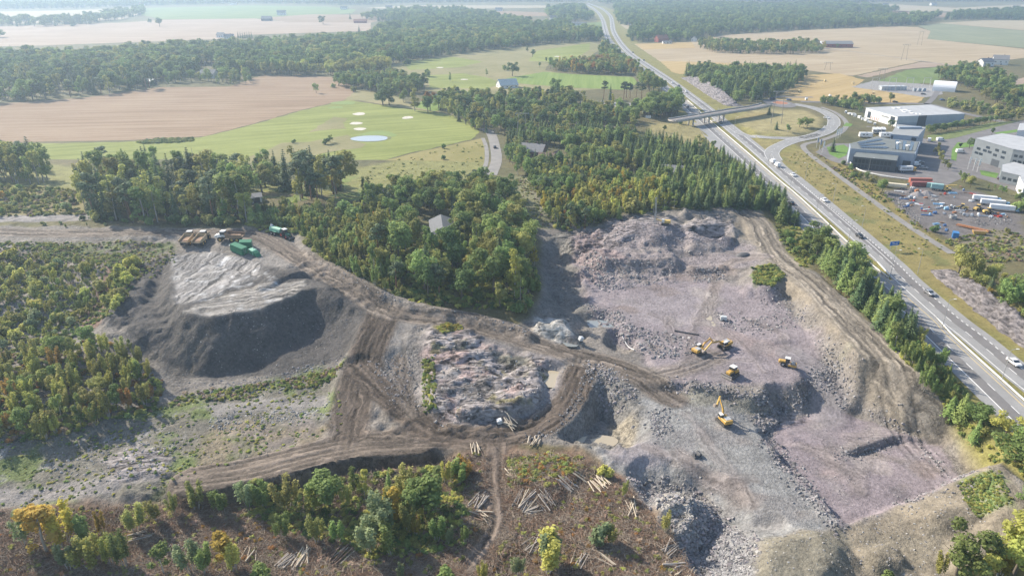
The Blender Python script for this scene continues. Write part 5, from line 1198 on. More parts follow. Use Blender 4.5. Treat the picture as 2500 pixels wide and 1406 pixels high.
stones('rubble bank beside the excavators', [(1480,790),(1560,800),(1640,815),(1705,838),(1690,868),(1600,874),(1540,852),(1500,822)], 900, .5, 1.9, G_)
stones('boulder edge of the machine terrace', [(1630,930),(1750,938),(1850,958),(1845,980),(1740,960),(1630,950)], 420, .5, 1.5, D_)
stones('dark rubble slope right of the excavator', [(1850,958),(1940,948),(1988,900),(2005,930),(1965,990),(1895,1012),(1880,1075),(1840,1030)], 1500, .4, 1.5, D_)
stones('rubble slope above the dark pit', [(1435,888),(1500,898),(1555,960),(1548,1025),(1500,1005),(1455,960)], 800, .4, 1.6, G_)
stones('stone heap on the grey platform', [(1580,1010),(1630,990),(1642,1050),(1600,1072)], 420, .4, 1.3, G_)
stones('boulder slope at the bottom edge', [(1520,1150),(1620,1165),(1710,1195),(1850,1312),(1842,1425),(1740,1425),(1650,1292),(1560,1205)], 3600, .35, 1.5, G_, 2.4)
stones('stone bank beside the lower pit', [(1855,1078),(1888,1078),(1992,1190),(2068,1288),(2040,1298),(1945,1200)], 1300, .35, 1.4, D_)
stones('stone ledge in the lower pit', [(2035,1110),(2190,1060),(2200,1076),(2060,1124)], 380, .35, 1.2, D_)
stones('stone edge of the lower pit', [(2190,1222),(2380,1148),(2390,1160),(2212,1242)], 380, .35, 1.3, D_)
stones('stone rim under the tan bank', [(2100,1000),(2130,1000),(2250,1070),(2390,1150),(2370,1155),(2230,1080)], 420, .3, 1.1, G_)
stones('rubble slope under the tan bank', [(1990,830),(2060,860),(2095,930),(2062,1000),(2012,940)], 650, .4, 1.4, D_)
stones('stone field on the quarry floor', [(1745,764),(1860,775),(1950,762),(1965,800),(1850,812),(1760,797)], 700, .4, 1.4, G_)
stones('stones below the green knoll', [(1835,690),(1920,720),(2000,800),(1960,792),(1860,742)], 450, .35, 1.3, G_)
stones('stone pile on the upper floor', [(1680,662),(1760,650),(1772,680),(1700,692)], 420, .4, 1.5, G_)
stones('reddish rubble on the upper floor', [(1400,620),(1460,620),(1500,680),(1570,700),(1480,714),(1430,682)], 900, .5, 1.7, ['purple', 'purple', 'pale'])
stones('rubble below the upper heaps', [(1450,640),(1640,636),(1660,690),(1500,708)], 900, .4, 1.4, G_)
stones('rubble beside the grey pool', [(1415,745),(1520,765),(1545,800),(1460,782)], 600, .4, 1.5, G_)
stones('rocky top of the quarry', [(1340,590),(1480,555),(1700,570),(1800,600),(1640,620),(1420,625)], 700, .4, 1.5, ['purple', 'grey', 'pale'])
stones('pale stone row in the weeds', [(515,1020),(620,1000),(800,984),(812,1008),(640,1050),(530,1052)], 800, .35, 1.2, PL)
stones('stones at the foot of the stockpile', [(455,940),(600,928),(800,878),(850,862),(820,915),(620,965),(470,975)], 1100, .3, 1.2, G_)
stones('stones in the lower left weeds', [(90,1120),(240,1075),(400,1050),(420,1150),(250,1180),(120,1150)], 550, .3, 1.3, PL)
stones('rough ground between the tracks', [(890,880),(1015,860),(1030,1000),(960,980)], 600, .3, 1.1, G_)
stones('foot of the rock knoll', [(1030,800),(1340,880),(1400,900),(1330,1015),(1060,1050),(1020,950)], 700, .3, 1.3, PL)
stones('verge of the haul road', [(760,640),(930,735),(1130,768),(1280,815),(1330,790),(1250,790),(1000,740),(800,640)], 600, .25, 1.0, G_)
stones('rim of the loop track', [(1425,890),(1450,900),(1430,960),(1400,1020),(1360,1060),(1290,1078),(1290,1068),(1350,1045),(1395,990),(1415,930)], 700, .25, 1.2, ['dark', 'grey', 'dark'])
stones('dark stockpile', [(390,860),(460,780),(730,720),(900,770),(830,860),(560,915),(430,915)], 900, .15, .7, ['grey', 'pale', 'dark'], 3)
stones('quarry floor', [(1400,640),(1700,600),(1900,715),(2010,820),(2000,905),(1920,950),(2060,1290),(1850,1320),(1530,1160),(1430,1080),(1560,862)], 2200, .12, .5, G_, 4.0)
stones('lower pit floor', [(1880,1075),(2020,995),(2195,1052),(2375,1150),(2060,1280)], 700, .12, .6, ['purple', 'grey'], 3.5)
stones('weedy lower ground', [(-60,1090),(250,1040),(480,960),(840,890),(840,1050),(470,1170),(-60,1240)], 1800, .12, .6, PL, 2.5)
stones('spoil heaps at the bottom right', [(1860,1320),(2060,1290),(2380,1160),(2480,1230),(2300,1400),(1850,1420)], 1100, .15, .8, ['grey', 'pale'], 2.5)
stones('rock armour of the storage yard', [(2160,466),(2185,476),(2250,535),(2240,542),(2170,486)], 420, .6, 1.6, ['dark', 'grey'])
stones('rock heap at the back of the yard', [(2380,535),(2470,530),(2476,548),(2390,552)], 260, .6, 1.6, ['dark', 'grey'])
def stone_rank(s):
    d = s[1] * CP_ + (HC - s[2]) * SP; return s[3] / d
STONES.sort(key=lambda s: -stone_rank(s))
cnt = 0
for s in STONES[:300]:
    o = bpy.data.objects.new('boulder', ROCK[s[4], int(RNG.integers(7))]); o.location = s[:3]; o.rotation_euler = (RNG.uniform(-.4, .4), RNG.uniform(-.4, .4), RNG.uniform(0, 6.28)); k = s[3] * RNG.uniform(.95, 1.2); o.scale = (k, k, k)
    COL.objects.link(o); tag(o, '%s boulder lying on the %s' % (dict(grey='grey', purple='purple grey', pale='pale', dark='dark grey')[s[4]], s[5]), 'boulder', 'boulders on the ' + s[5])
G = STONES[300:]; keys = sorted(ROCK); km = {k: i for i, k in enumerate(keys)}
gn_scatter('rubble', [ROCK[k] for k in keys], [s[:3] for s in G], [(RNG.uniform(-.6, .6), RNG.uniform(-.6, .6), RNG.uniform(0, 6.28)) for s in G], [(s[3],) * 3 for s in G], [km[s[4], int(RNG.integers(7))] for s in G], 'loose blasted rubble and stones over the quarry', 'rubble')

# ------------------------------------------------------------------ undergrowth: low bushes, weeds, grass tufts
UG = []
TRK5 = np.array([at(a, b)[:2] for a, b, _ in HR5])
def under(poly, n, mix, h0, h1, flat=1.4):
    w = np.asarray(A2(poly)); lo = w.min(0); hi = w.max(0); got = 0; tries = 0
    while got < n and tries < 40:
        tries += 1; x = RNG.uniform(lo[0], hi[0], n * 2); y = RNG.uniform(lo[1], hi[1], n * 2); m = in_poly(w, x, y) & (fbm(x, y, 9, 3, 950) + RNG.uniform(-.25, .25, x.shape) > -.05); m &= free(x, y) & (line_dist(TRK5, x, y)[0] > 3.2); x, y = x[m][:n - got], y[m][:n - got]; got += len(x); z = hz(x, y)
        for i in range(len(x)):
            hh = RNG.uniform(h0, h1); UG.append((x[i], y[i], z[i], hh, hh * RNG.uniform(flat * .8, flat * 1.3), 'bush', int(RNG.integers(4)), mix[RNG.integers(len(mix))]))
OL = ['green', 'olive', 'olive', 'lime', 'dark']; DRY = ['olive', 'lime', 'brown', 'olive', 'pale']; WEED = ['green', 'green', 'lime', 'olive']
under([(-160,600),(90,590),(330,625),(325,700),(270,770),(150,850),(-160,900)], 3000, ['olive', 'lime', 'olive', 'pale', 'green', 'green'], .35, 1.2)
under([(-160,860),(240,825),(400,930),(385,1000),(100,1080),(-160,1090)], 1500, OL + ['brown', 'orange'], .5, 1.6)
under([(90,592),(420,592),(430,640),(330,690),(280,640),(100,620)], 700, ['olive', 'green', 'lime', 'brown'], .3, .9)
under([(-120,452),(190,465),(205,525),(-120,535)], 1400, DRY, .5, 1.6)
under([(600,510),(760,505),(1000,560),(1290,560),(1316,700),(1280,765),(1000,735),(770,620),(720,570),(600,556)], 2600, OL, .7, 2.2)
under([(1290,440),(1345,552),(1385,568),(1640,512),(1480,430)], 1500, OL + ['lime'], .6, 2.0)
under([(-160,1080),(250,1045),(470,965),(830,885),(840,1050),(470,1165),(300,1200),(-160,1245)], 900, WEED, .15, .5, 2.2)
under([(-160,1255),(480,1222),(1000,1140),(1100,1120),(1220,1110),(1420,1110),(1640,1310),(1700,1430),(-160,1430)], 2200, ['olive', 'brown', 'brown', 'olive', 'orange', 'lime'], .25, .9, 1.7)
under([(590,1185),(1000,1130),(1130,1160),(1140,1330),(900,1360),(600,1260)], 1100, OL, .5, 1.6)
under([(1225,1130),(1350,1105),(1430,1140),(1350,1185),(1240,1190)], 420, ['olive', 'lime', 'orange', 'green'], .4, 1.1)
under([(1835,655),(1890,645),(1915,670),(1885,702),(1840,695)], 300, WEED, .4, 1.3)
under([(1890,530),(1960,562),(2000,645),(1960,660),(1905,590)], 420, OL, .4, 1.4)
under([(1905,385),(1965,365),(2070,435),(2330,625),(2470,740),(2400,740),(2130,560)], 260, ['lime', 'olive', 'green'], .2, .8, 2.0)
under([(1990,375),(2080,412),(2160,470),(2300,595),(2200,530),(2050,428)], 260, DRY + ['green'], .4, 1.3)
under([(2300,590),(2420,560),(2520,575),(2520,640),(2400,640)], 500, DRY + ['green'], .4, 1.2)
under([(2340,1180),(2440,1150),(2472,1230),(2380,1262)], 420, WEED, .2, .5, 2.0)
under([(1960,580),(2010,650),(2090,750),(2200,880),(2310,1010),(2380,1085),(2500,1160),(2500,1100),(2400,1010),(2300,890),(2180,750),(2060,650)], 1100, OL, .5, 1.6)
under([(1235,440),(1290,432),(1340,555),(1320,560),(1280,500)], 350, DRY + ['green'], .3, .9)
under([(335,348),(370,340),(470,338),(478,344),(440,349),(345,352)], 380, ['green', 'olive', 'pale'], .8, 1.8)
under([(1060,795),(1120,786),(1130,805),(1080,815)], 160, ['olive', 'lime', 'yellow'], .3, .8)
under([(880,411),(1150,346),(1185,345),(1186,430),(1000,470),(850,445)], 160, ['lime', 'olive', 'green'], .3, 1.0, 2.0)
under([(380,1000),(450,960),(840,880),(830,915),(480,985)], 500, WEED + ['brown'], .3, 1.0)
under([(1030,880),(1060,870),(1065,1000),(1035,1010)], 200, WEED, .3, 1.0)
keys = sorted({(u[5], u[6], u[7]) for u in UG}); km = {k: i for i, k in enumerate(keys)}
gn_scatter('undergrowth', [CROWN[k] for k in keys], [(u[0], u[1], u[2] - .12 * u[3]) for u in UG], [(0, 0, RNG.uniform(0, 6.28)) for u in UG], [(u[4], u[4], u[3]) for u in UG], [km[u[5], u[6], u[7]] for u in UG], 'low scrub, weeds and bracken', 'undergrowth')

# ------------------------------------------------------------------ felling slash: sticks and branches
stick_a = simple('weathered_sticks', (.40, .33, .26), .9, .4, 1.5); stick_b = simple('brown_sticks', (.27, .175, .12), .9, .4, 1.5)
STK = []
for v in range(6):
    rg = np.random.default_rng(700 + v); parts = []
    for i in range(16):
        c = rg.uniform(-1.3, 1.3, 2); a = rg.uniform(0, 3.14) * (1 if v % 2 else .35) + v; L = rg.uniform(.5, 2.2); r = rg.uniform(.015, .05); z = rg.uniform(.02, .35); t = rg.uniform(-.12, .2)
        d = np.array([math.cos(a), math.sin(a), t]) * L / 2; p0 = np.array([*c, z]) - d; p1 = np.array([*c, z]) + d; side = np.array([-math.sin(a), math.cos(a), 0]) * r; up = np.array([0, 0, r])
        Vv = np.array([p0 + side, p0 + up, p0 - side, p1 + side * .4, p1 + up * .4, p1 - side * .4]); parts.append((Vv, np.array([(0, 1, 4, 3), (1, 2, 5, 4), (2, 0, 3, 5)])))
    for mm in (stick_a, stick_b): m = np_mesh('sticks', *join(parts)); m.materials.append(mm); STK.append(m)
SP_ = []
for poly, n in (([(-160,1258),(480,1225),(1000,1145),(1100,1125),(1220,1115),(1420,1115),(1530,1190),(1640,1310),(1705,1430),(-160,1430)], 8500), ([(1190,1180),(1240,1180),(1240,1330),(1180,1400),(1150,1400),(1190,1300)], 300), ([(-160,600),(200,600),(300,650),(-160,800)], 350)):
    w = np.asarray(A2(poly)); lo = w.min(0); hi = w.max(0); x = RNG.uniform(lo[0], hi[0], n * 2); y = RNG.uniform(lo[1], hi[1], n * 2); m = in_poly(w, x, y) & (line_dist(TRK5, x, y)[0] > 2.6); x, y = x[m][:n], y[m][:n]; z = hz(x, y)
    SP_ += [(x[i], y[i], z[i]) for i in range(len(x))]
gn_scatter('branch_slash', STK, SP_, [(RNG.normal(0, .08), RNG.normal(0, .08), RNG.uniform(0, 6.28)) for s in SP_], [(RNG.uniform(.7, 1.5),) * 3 for s in SP_], RNG.integers(0, len(STK), len(SP_)), 'scattered branches and slash over the clear-cut', 'branches')

# ------------------------------------------------------------------ cut logs
log_bark = simple('grey_log_bark', (.42, .37, .32), .9, .35, 2); log_pale = simple('peeled_log', (.56, .48, .37), .85, .25, 2); log_end = simple('sawn_wood', (.62, .48, .30), .85, .1, 3); log_red = simple('brown_log_bark', (.26, .18, .13), .9, .3, 2)
LOGM = {}
for nm, mm in (('grey', log_bark), ('pale', log_pale), ('brown', log_red)):
    Vv, Ff = tube(RNG, [(0, 0, -.5), (.006, .004, 0), (0, 0, .5)], [1.0, .92, .8], 8); bm = bmesh.new(); vv = [bm.verts.new(p) for p in Vv]; bm.verts.ensure_lookup_table()
    for f in Ff: bm.faces.new([vv[i] for i in f])
    for c_ in (range(7, -1, -1), range(16, 24)): fc = bm.faces.new([vv[i] for i in c_]); fc.material_index = 1
    m = bpy.data.meshes.new('log'); bm.to_mesh(m); bm.free(); m.materials.append(mm); m.materials.append(log_end); LOGM[nm] = m
def log_pile(px, py, ang, n, L, spread, kind, where):
    c = at(px, py); nd = np.array([-math.sin(ang), math.cos(ang)])
    for i in range(n):
        lay = 0 if i < n * .6 else 1; k = (i / max(1, n * .6 - 1) - .5) if lay == 0 else ((i - n * .6) / max(1, n * .4) - .5) * .8
        o_ = nd * k * spread + RNG.normal(0, .35, 2); a = ang + RNG.normal(0, .2); l_ = L * RNG.uniform(.55, 1.05); r = RNG.uniform(.10, .18)
        x, y = c[0] + o_[0] + math.cos(a) * RNG.normal(0, .3), c[1] + o_[1] + math.sin(a) * RNG.normal(0, .3)
        e0 = float(hz(x - math.cos(a) * l_ / 2, y - math.sin(a) * l_ / 2)); e1 = float(hz(x + math.cos(a) * l_ / 2, y + math.sin(a) * l_ / 2)); tilt = math.atan2(e1 - e0, l_)
        o = bpy.data.objects.new('log', LOGM[kind if RNG.uniform() > .15 else 'pale']); d = Vector((math.cos(a) * math.cos(tilt), math.sin(a) * math.cos(tilt), math.sin(tilt)))
        o.rotation_euler = d.to_track_quat('Z', 'Y').to_euler(); o.location = (x, y, (e0 + e1) / 2 + r + .3 * lay + .34); o.scale = (r, r, l_); COL.objects.link(o)
        tag(o, '%s cut log %s' % (dict(grey='weathered', pale='pale', brown='brown')[kind], where), 'log', 'logs ' + where)
R_ = math.radians
for a_ in [(1160,1095,R_(95),6,4.5,2.2,'pale','standing out below the loop track'), (1297,1082,R_(75),5,4,1.6,'pale','beside the red bracken'), (1312,1078,R_(82),3,3.5,1.0,'pale','behind the red bracken'), (1243,1035,R_(-42),9,5,1.8,'pale','next to the white tank'), (1246,1160,R_(-55),3,5,.8,'pale','right of the felling track'),
           (1170,1225,R_(55),15,5,3.2,'grey','in the grey pile left of the felling track'), (1172,1258,R_(-38),9,5,2,'brown','in the brown pile left of the felling track'), (1282,1228,R_(58),14,6,3.8,'grey','in the fanned stack right of the felling track'), (1298,1250,R_(22),8,5,2.2,'grey','at the foot of the fanned stack'), (1335,1225,R_(-55),8,5.5,3,'grey','in the thin pile above the brown slash'),
           (1385,1185,R_(-40),10,5.5,2.8,'grey','in the long pile below the mossy mound'), (1415,1172,R_(-25),4,5,1.2,'pale','leaning below the mossy mound'), (1465,1183,R_(-62),14,5.5,4.2,'pale','in the pale stack by the boulder slope'), (1541,1242,R_(92),5,6,1.6,'pale','standing apart by the quarry edge'), (1640,1345,R_(38),9,5.5,2.5,'grey','in the upper stack at the quarry edge'), (1655,1378,R_(30),10,6,3,'grey','in the middle stack at the quarry edge'), (1678,1398,R_(58),10,6,3,'pale','in the lowest stack at the quarry edge'),
           (1300,1335,R_(50),6,4.5,2,'grey','under the tall willow clump'), (1418,1368,R_(60),6,4.5,2,'grey','in the small heap at the bottom edge'), (1472,1370,R_(-35),3,5,1,'pale','lying loose near the bottom edge'), (700,1375,R_(58),11,5,3.6,'grey','in the left stack of the bottom clearing'), (742,1365,R_(84),9,5.5,2.8,'pale','in the middle stack of the bottom clearing'), (828,1358,R_(65),13,6,4,'brown','in the right stack of the bottom clearing'), (615,1355,R_(85),4,5,2,'pale','beside the yellow birch at the bottom'), (430,1345,R_(80),4,4,2,'grey','between the shoots at the bottom left'), (345,1310,R_(12),5,5.5,1.5,'grey','behind the yellow shoots at the bottom left')]:
    log_pile(*a_)
# ------------------------------------------------------------------ rock cuttings beside the motorway
def rock_face(name, pts, hgt, depth, label, seed, col=(.215, .195, .195)):
    ln = resample(smooth_line(np.array([P(*p) for p in pts]), 8), 1.3); n = len(ln); d = np.gradient(ln, axis=0); d /= np.linalg.norm(d, axis=1)[:, None]; nr = np.stack([d[:, 1], -d[:, 0]], 1)
    K = 12; V = []; s = np.arange(n) * 1.3
    env = np.sin(np.clip(np.arange(n) / (n - 1), 0, 1) * math.pi) ** .5
    for k in range(K):
        q = k / (K - 1); out = depth * q + 3.2 * (ridged(s, np.full(n, k * 1.3), 3.4, 3, seed) - .5) * (q > 0) + 2.4 * fbm(s, np.full(n, 3. * k), 6, 3, seed + 3)
        zz = hgt * env * (q ** .7 if q < .8 else .95 - (q - .8) * 1.5) + 2.2 * fbm(s, np.full(n, 2. * k), 2.8, 3, seed + 5) * env - .25 * (k == 0)
        if k == K - 1: zz = zz * 0 - .4
        p = ln + nr * out[:, None]; V.append(np.column_stack([p, zz + hz(ln[:, 0], ln[:, 1])]))
    V = np.concatenate(V); Fc = [(k * n + i, (k + 1) * n + i, (k + 1) * n + i + 1, k * n + i + 1) for k in range(K - 1) for i in range(n - 1)]
    m = np_mesh(name, V, Fc)
    if np.mean([p.normal.z for p in m.polygons]) < 0: m.flip_normals()
    t = NT('cut_rock_%d' % seed); p_ = t.pos(); mp = t.node('ShaderNodeMapping'); mp.inputs['Scale'].default_value = (.7, .35, 1.2); t.link(p_, mp.inputs['Vector'])
    nn = t.noise(.9, 5, mp.outputs[0], .7); vv = t.node('ShaderNodeTexVoronoi'); vv.inputs['Scale'].default_value = .55; t.link(p_, vv.inputs['Vector'])
    t.link(t.scalec(col, t.math('ADD', t.maprange(nn, .38, .62, .45, 1.45), t.maprange(vv.outputs['Distance'], 0, .9, .15, -.25))), t.b.inputs['Base Color']); t.rough(.9, .2); t.bump(nn, 1.0, 1.2)
    o = link_mesh(name, m, t.m); tag(o, label, kind='structure'); return o
rock_face('rock_cutting', [(2262,655),(2300,690),(2360,742),(2420,792),(2480,842),(2560,905)][::-1], 5.5, 8, 'grey rock cutting beside the motorway at the right edge', 61)
rock_face('rock_cutting', [(1660,190),(1690,208),(1725,232),(1765,256),(1795,262)][::-1], 8.5, 12, 'grey rock cutting above the bridge', 67, (.24, .22, .225))

# ------------------------------------------------------------------ buildings
glass = simple('window_glass', (.035, .045, .055), .12, .1, 1, spec=.8)
wall_w = simple('white_cladding', (.74, .74, .73), .6, .05, .5, dirt=((.55, .54, .52), .3)); wall_g = simple('grey_steel_cladding', (.36, .40, .45), .55, .08, .4); wall_b = simple('blue_grey_cladding', (.33, .38, .45), .55, .08, .4); wall_d = simple('charcoal_cladding', (.075, .085, .095), .5, .1, .4)
roof_l = simple('light_grey_roofing', (.42, .43, .44), .75, .1, .15, dirt=((.3, .3, .3), .4)); roof_d = simple('dark_roofing', (.17, .185, .18), .8, .12, .2); solar = simple('solar_panel', (.05, .07, .10), .2, .1, 1, spec=.7); red_m = simple('red_paint', (.45, .06, .04), .6, .1, 1)
rf_grey = simple('grey_roof_tiles', (.24, .235, .235), .8, .2, 1.5); rf_brown = simple('brown_roof_tiles', (.22, .15, .115), .85, .2, 1.5); rf_green = simple('grey_green_roof', (.42, .48, .48), .6, .1, .6); rf_pale = simple('pale_metal_roof', (.135, .142, .152), .75, .08, .8); rf_red = simple('red_roof_tiles', (.36, .15, .10), .8, .15, 1)
w_white = simple('white_boards', (.72, .71, .68), .7, .06, 1); w_red = simple('red_boards', (.30, .085, .06), .8, .12, 1); w_brown = simple('brown_boards', (.15, .10, .075), .85, .15, 1); w_grey = simple('grey_boards', (.34, .34, .34), .8, .1, 1); w_dark = simple('dark_boards', (.10, .095, .09), .85, .1, 1)
def hall(name, label, corners, hgt, wallm, roofm, parent=None, base=0.0, lip=.5):
    w = np.array([P(a, b, hgt + base) for a, b in corners]); c = w.mean(0); loc = w - c
    if parent is None: root = empty(name, (c[0], c[1], base), 0, label, 'building')
    else: root = parent; loc = w - np.array([root.location.x, root.location.y])
    MB().slab(loc, -.4, hgt).build('wall', wallm, root)
    cc = loc.mean(0); inn = cc + (loc - cc) * .985; out = cc + (loc - cc) * 1.008
    MB().slab(out, hgt + .003, hgt + .35).build('parapet', wallm, root)
    MB().slab(inn, hgt + .352, hgt + .40).build('roof', roofm, root)
    return root, loc
def on_wall(root, a, b, t0, t1, z0, z1, mat, name='window', proud=.08):
    a = np.asarray(a); b = np.asarray(b); d = b - a; L = np.linalg.norm(d); d = d / L; n_ = np.array([d[1], -d[0]])
    p0 = a + d * L * t0; p1 = a + d * L * t1
    if True:
        m = (p0 + p1) / 2 + n_ * 0; 
        return MB().box((m[0], m[1], (z0 + z1) / 2), (np.linalg.norm(p1 - p0), 2 * proud, z1 - z0), math.atan2(d[1], d[0])).build(name, mat, root)
A_, loc = hall('warehouse', 'large white warehouse hall with pale flat roof and skylights', [(2114,264),(2193,286),(2356,279),(2272,257)], 8.0, wall_g, roof_l)
on_wall(A_, loc[0], loc[1], .02, .99, .2, 8.3, wall_w, 'facade', .15)
for t0, t1, z0, z1 in ((.10, .2, 1, 6), (.80, .93, 3.2, 7.2)): on_wall(A_, loc[0], loc[1], t0, t1, z0, z1, glass, 'window', .22)
sg = on_wall(A_, loc[0], loc[1], .50, .78, 4.2, 6.9, wall_w, 'sign_board', .26)
for i in range(11): on_wall(sg if False else A_, loc[0], loc[1], .53 + i * .021, .53 + i * .021 + (.014 if i % 3 else .009), 5.0, 6.1 + .35 * (i in (0, 7)), wall_d, 'letter', .31)
for i in range(5): on_wall(A_, loc[0], loc[1], .22 + i * .055, .235 + i * .055, .5, 3.0, red_m, 'banner', .24)
on_wall(A_, loc[1], loc[2], .30, .425, .3, 8.3, wall_d, 'door', .2); on_wall(A_, loc[1], loc[2], .01, .30, 3.0, 8.2, simple('pale_grey_cladding', (.46, .50, .54), .55, .06, .4), 'cladding_panel', .12)
for px, py in [(2183,265),(2195,264),(2203,270),(2213,269),(2209,273.5),(2221,272),(2228,277),(2237,278),(2246,278.5)]:
    q = P(px, py, 8.5) - np.array([A_.location.x, A_.location.y]); MB().box((q[0], q[1], 8.6), (2.4, 3.6, .4), .3, bevel=.1).build('skylight', wall_w, A_)
for i in range(9):
    w = P(2062 + i * 9 + RNG.uniform(-3, 3), 276 + i * 3.6 + RNG.uniform(-2, 2)); o = MB().box((0, 0, .9), (RNG.uniform(2, 4), RNG.uniform(1.5, 2.5), RNG.uniform(1.2, 2.2)), RNG.uniform(0, 3), bevel=.1).build('wrapped_pallet', wall_w); o.location = (w[0], w[1], .1); tag(o, 'white wrapped goods stacked beside the white warehouse', 'pallet', 'wrapped goods by the warehouse')
# solar roofed hall
B_, l2 = hall('showroom_hall', 'blue grey hall with solar panels and dark glazed front block', [(2074,353),(2142,335),(2175,341),(2246,348),(2234,377),(2178,372),(2076,364)], 9.0, wall_b, roof_d)
_, l1 = hall('x', '', [(2091,371),(2194,381),(2190,394),(2083,384)], 7.0, wall_d, roof_d, B_)
_, l3 = hall('x', '', [(2190,305),(2260,312),(2241,335),(2175,329)], 11.0, wall_b, simple('mid_grey_roof', (.29, .30, .30), .8, .1, .2), B_)
for r_ in range(3):
    for c_ in range(9):
        u = (c_ + .5) / 9; q = l2[0] + (l2[1] - l2[0]) * (.30 + .70 * u) ; q2 = l2[6] + (l2[5] - l2[6]) * (.30 + .62 * u); p = q + (q2 - q) * (.25 + .27 * r_)
        d_ = l2[1] - l2[0]; MB().box((p[0], p[1], 9.75), (5.2, 2.6, .12), math.atan2(d_[1], d_[0]), .12).build('solar_panel', solar, B_)
for c_ in range(7):
    p = l2[2] + (l2[3] - l2[2]) * (.08 + c_ * .135); p2 = l2[5] + (l2[4] - l2[5]) * (.08 + c_ * .135); d_ = p2 - p; m_ = p + d_ * .45
    MB().box((m_[0], m_[1], 9.6), (np.linalg.norm(d_) * .75, 2.2, .12), math.atan2(d_[1], d_[0])).build('solar_panel', solar if c_ % 2 else roof_d, B_)
for k in (.25, .55): p = l2[2] + (l2[3] - l2[2]) * k + (l2[5] - l2[2]) * (.2 + k * .5); MB().box((p[0], p[1], 9.9), (2.4, 2.4, .8), bevel=.15).build('roof_light', wall_w, B_)
for k in (.45, .50, .60, .65): p = l1[0] + (l1[1] - l1[0]) * k + np.array([0, 2.0]); MB().box((p[0], p[1], 8.2), (1.8, 1.5, 1.6), bevel=.1).build('ventilator', wall_w, B_)
p = l3[:4].mean(0); MB().box((p[0] + 4, p[1] + 6, 12), (16, 3, 1.5)).build('roof_plant', wall_b, B_)
for k in range(10): on_wall(B_, l1[3], l1[2], .05 + k * .085, .115 + k * .085, .6, 3.0, glass, 'window', .06); on_wall(B_, l1[3], l1[2], .05 + k * .085, .115 + k * .085, 3.8, 6.2, glass, 'window', .06)
on_wall(B_, l2[5], l2[4], .55, .9, .2, 4.5, wall_d, 'door', .1); on_wall(B_, l3[3], l3[2], .78, .96, 3, 10.4, glass, 'window', .1); on_wall(B_, l3[3], l3[2], .02, .10, 3, 10.4, wall_d, 'window', .1)
# grey block at the right edge
wall_c = simple('slate_cladding', (.185, .205, .22), .6, .08, .4)
C_, l4 = hall('office_block', 'tall grey industrial block with small dark windows at the right edge', [(2382,339),(2446,327),(2560,346),(2560,380),(2474,366)], 13.0, wall_c, roof_l)
for z0, ts in ((4.0, (.12, .24)), (6.8, (.15, .32, .45)), (9.2, (.38, .62, .80)), (6.0, (.60, .80))):
    for t in ts: on_wall(C_, l4[4], l4[0], 1 - t - .05, 1 - t + .05, z0, z0 + 1.5, glass, 'window', .06)
on_wall(C_, l4[4], l4[0], .25, .45, .1, 4.2, wall_d, 'door', .1)
for r_ in range(3):
    for k in range(6): on_wall(C_, l4[3], l4[4], .08 + k * .15, .18 + k * .15, 2.5 + r_ * 3.2, 4.0 + r_ * 3.2, glass, 'window', .06)
_, l5 = hall('x', '', [(2446,404),(2475,397),(2600,430),(2600,455),(2445,420)], 6.0, wall_c, roof_l, C_)
for k in range(5): on_wall(C_, l5[4], l5[3], .04 + k * .09, .10 + k * .09, 2.0, 3.6, glass, 'window', .06)
D_, l6 = hall('white_annex', 'white flat roofed annex at the right edge beside parked cars', [(2488,432),(2540,425),(2580,452),(2500,455)], 7.0, wall_w, roof_l)
E_, l7 = hall('white_tower_block', 'white block rising behind the grey hall roof', [(2490,303),(2540,300),(2560,318),(2484,320)], 10.0, wall_w, roof_l)
on_wall(E_, l7[3], l7[2], .3, .7, 5.5, 8, glass, 'window', .1)
# arched hall
w0 = P(2275, 222); w1 = P(2331, 226); ax = w1 - w0; Lh = np.linalg.norm(ax); ax /= Lh; pn = np.array([-ax[1], ax[0]])
T_ = empty('arched_hall', (w0[0], w0[1], 0), math.atan2(ax[1], ax[0]), 'white arched storage tent before dark trees', 'building')
arc = [(0, 0)] + [(17 * (1 - math.cos(t)) / 2, 2.5 + 7.0 * math.sin(t)) for t in np.linspace(0, math.pi, 15)] + [(17, 0)]
mb = MB(); A = [mb.bm.verts.new((0, y, z)) for y, z in arc]; Bv = [mb.bm.verts.new((Lh, y, z)) for y, z in arc]
for i in range(len(arc) - 1): mb.bm.faces.new((A[i], Bv[i], Bv[i + 1], A[i + 1]))
mb.build('roof', simple('white_tarpaulin', (.86, .87, .88), .5, .03, .5), T_)
for x in (.02, Lh - .02):
    mb = MB(); mb.bm.faces.new([mb.bm.verts.new((x, y, z)) for y, z in arc]); mb.build('gable', simple('pale_tarpaulin', (.62, .66, .70), .6, .05, .5), T_)
MB().box((Lh + .05, 8.5, 2.2), (.1, 5, 4.4)).build('door', wall_g, T_)

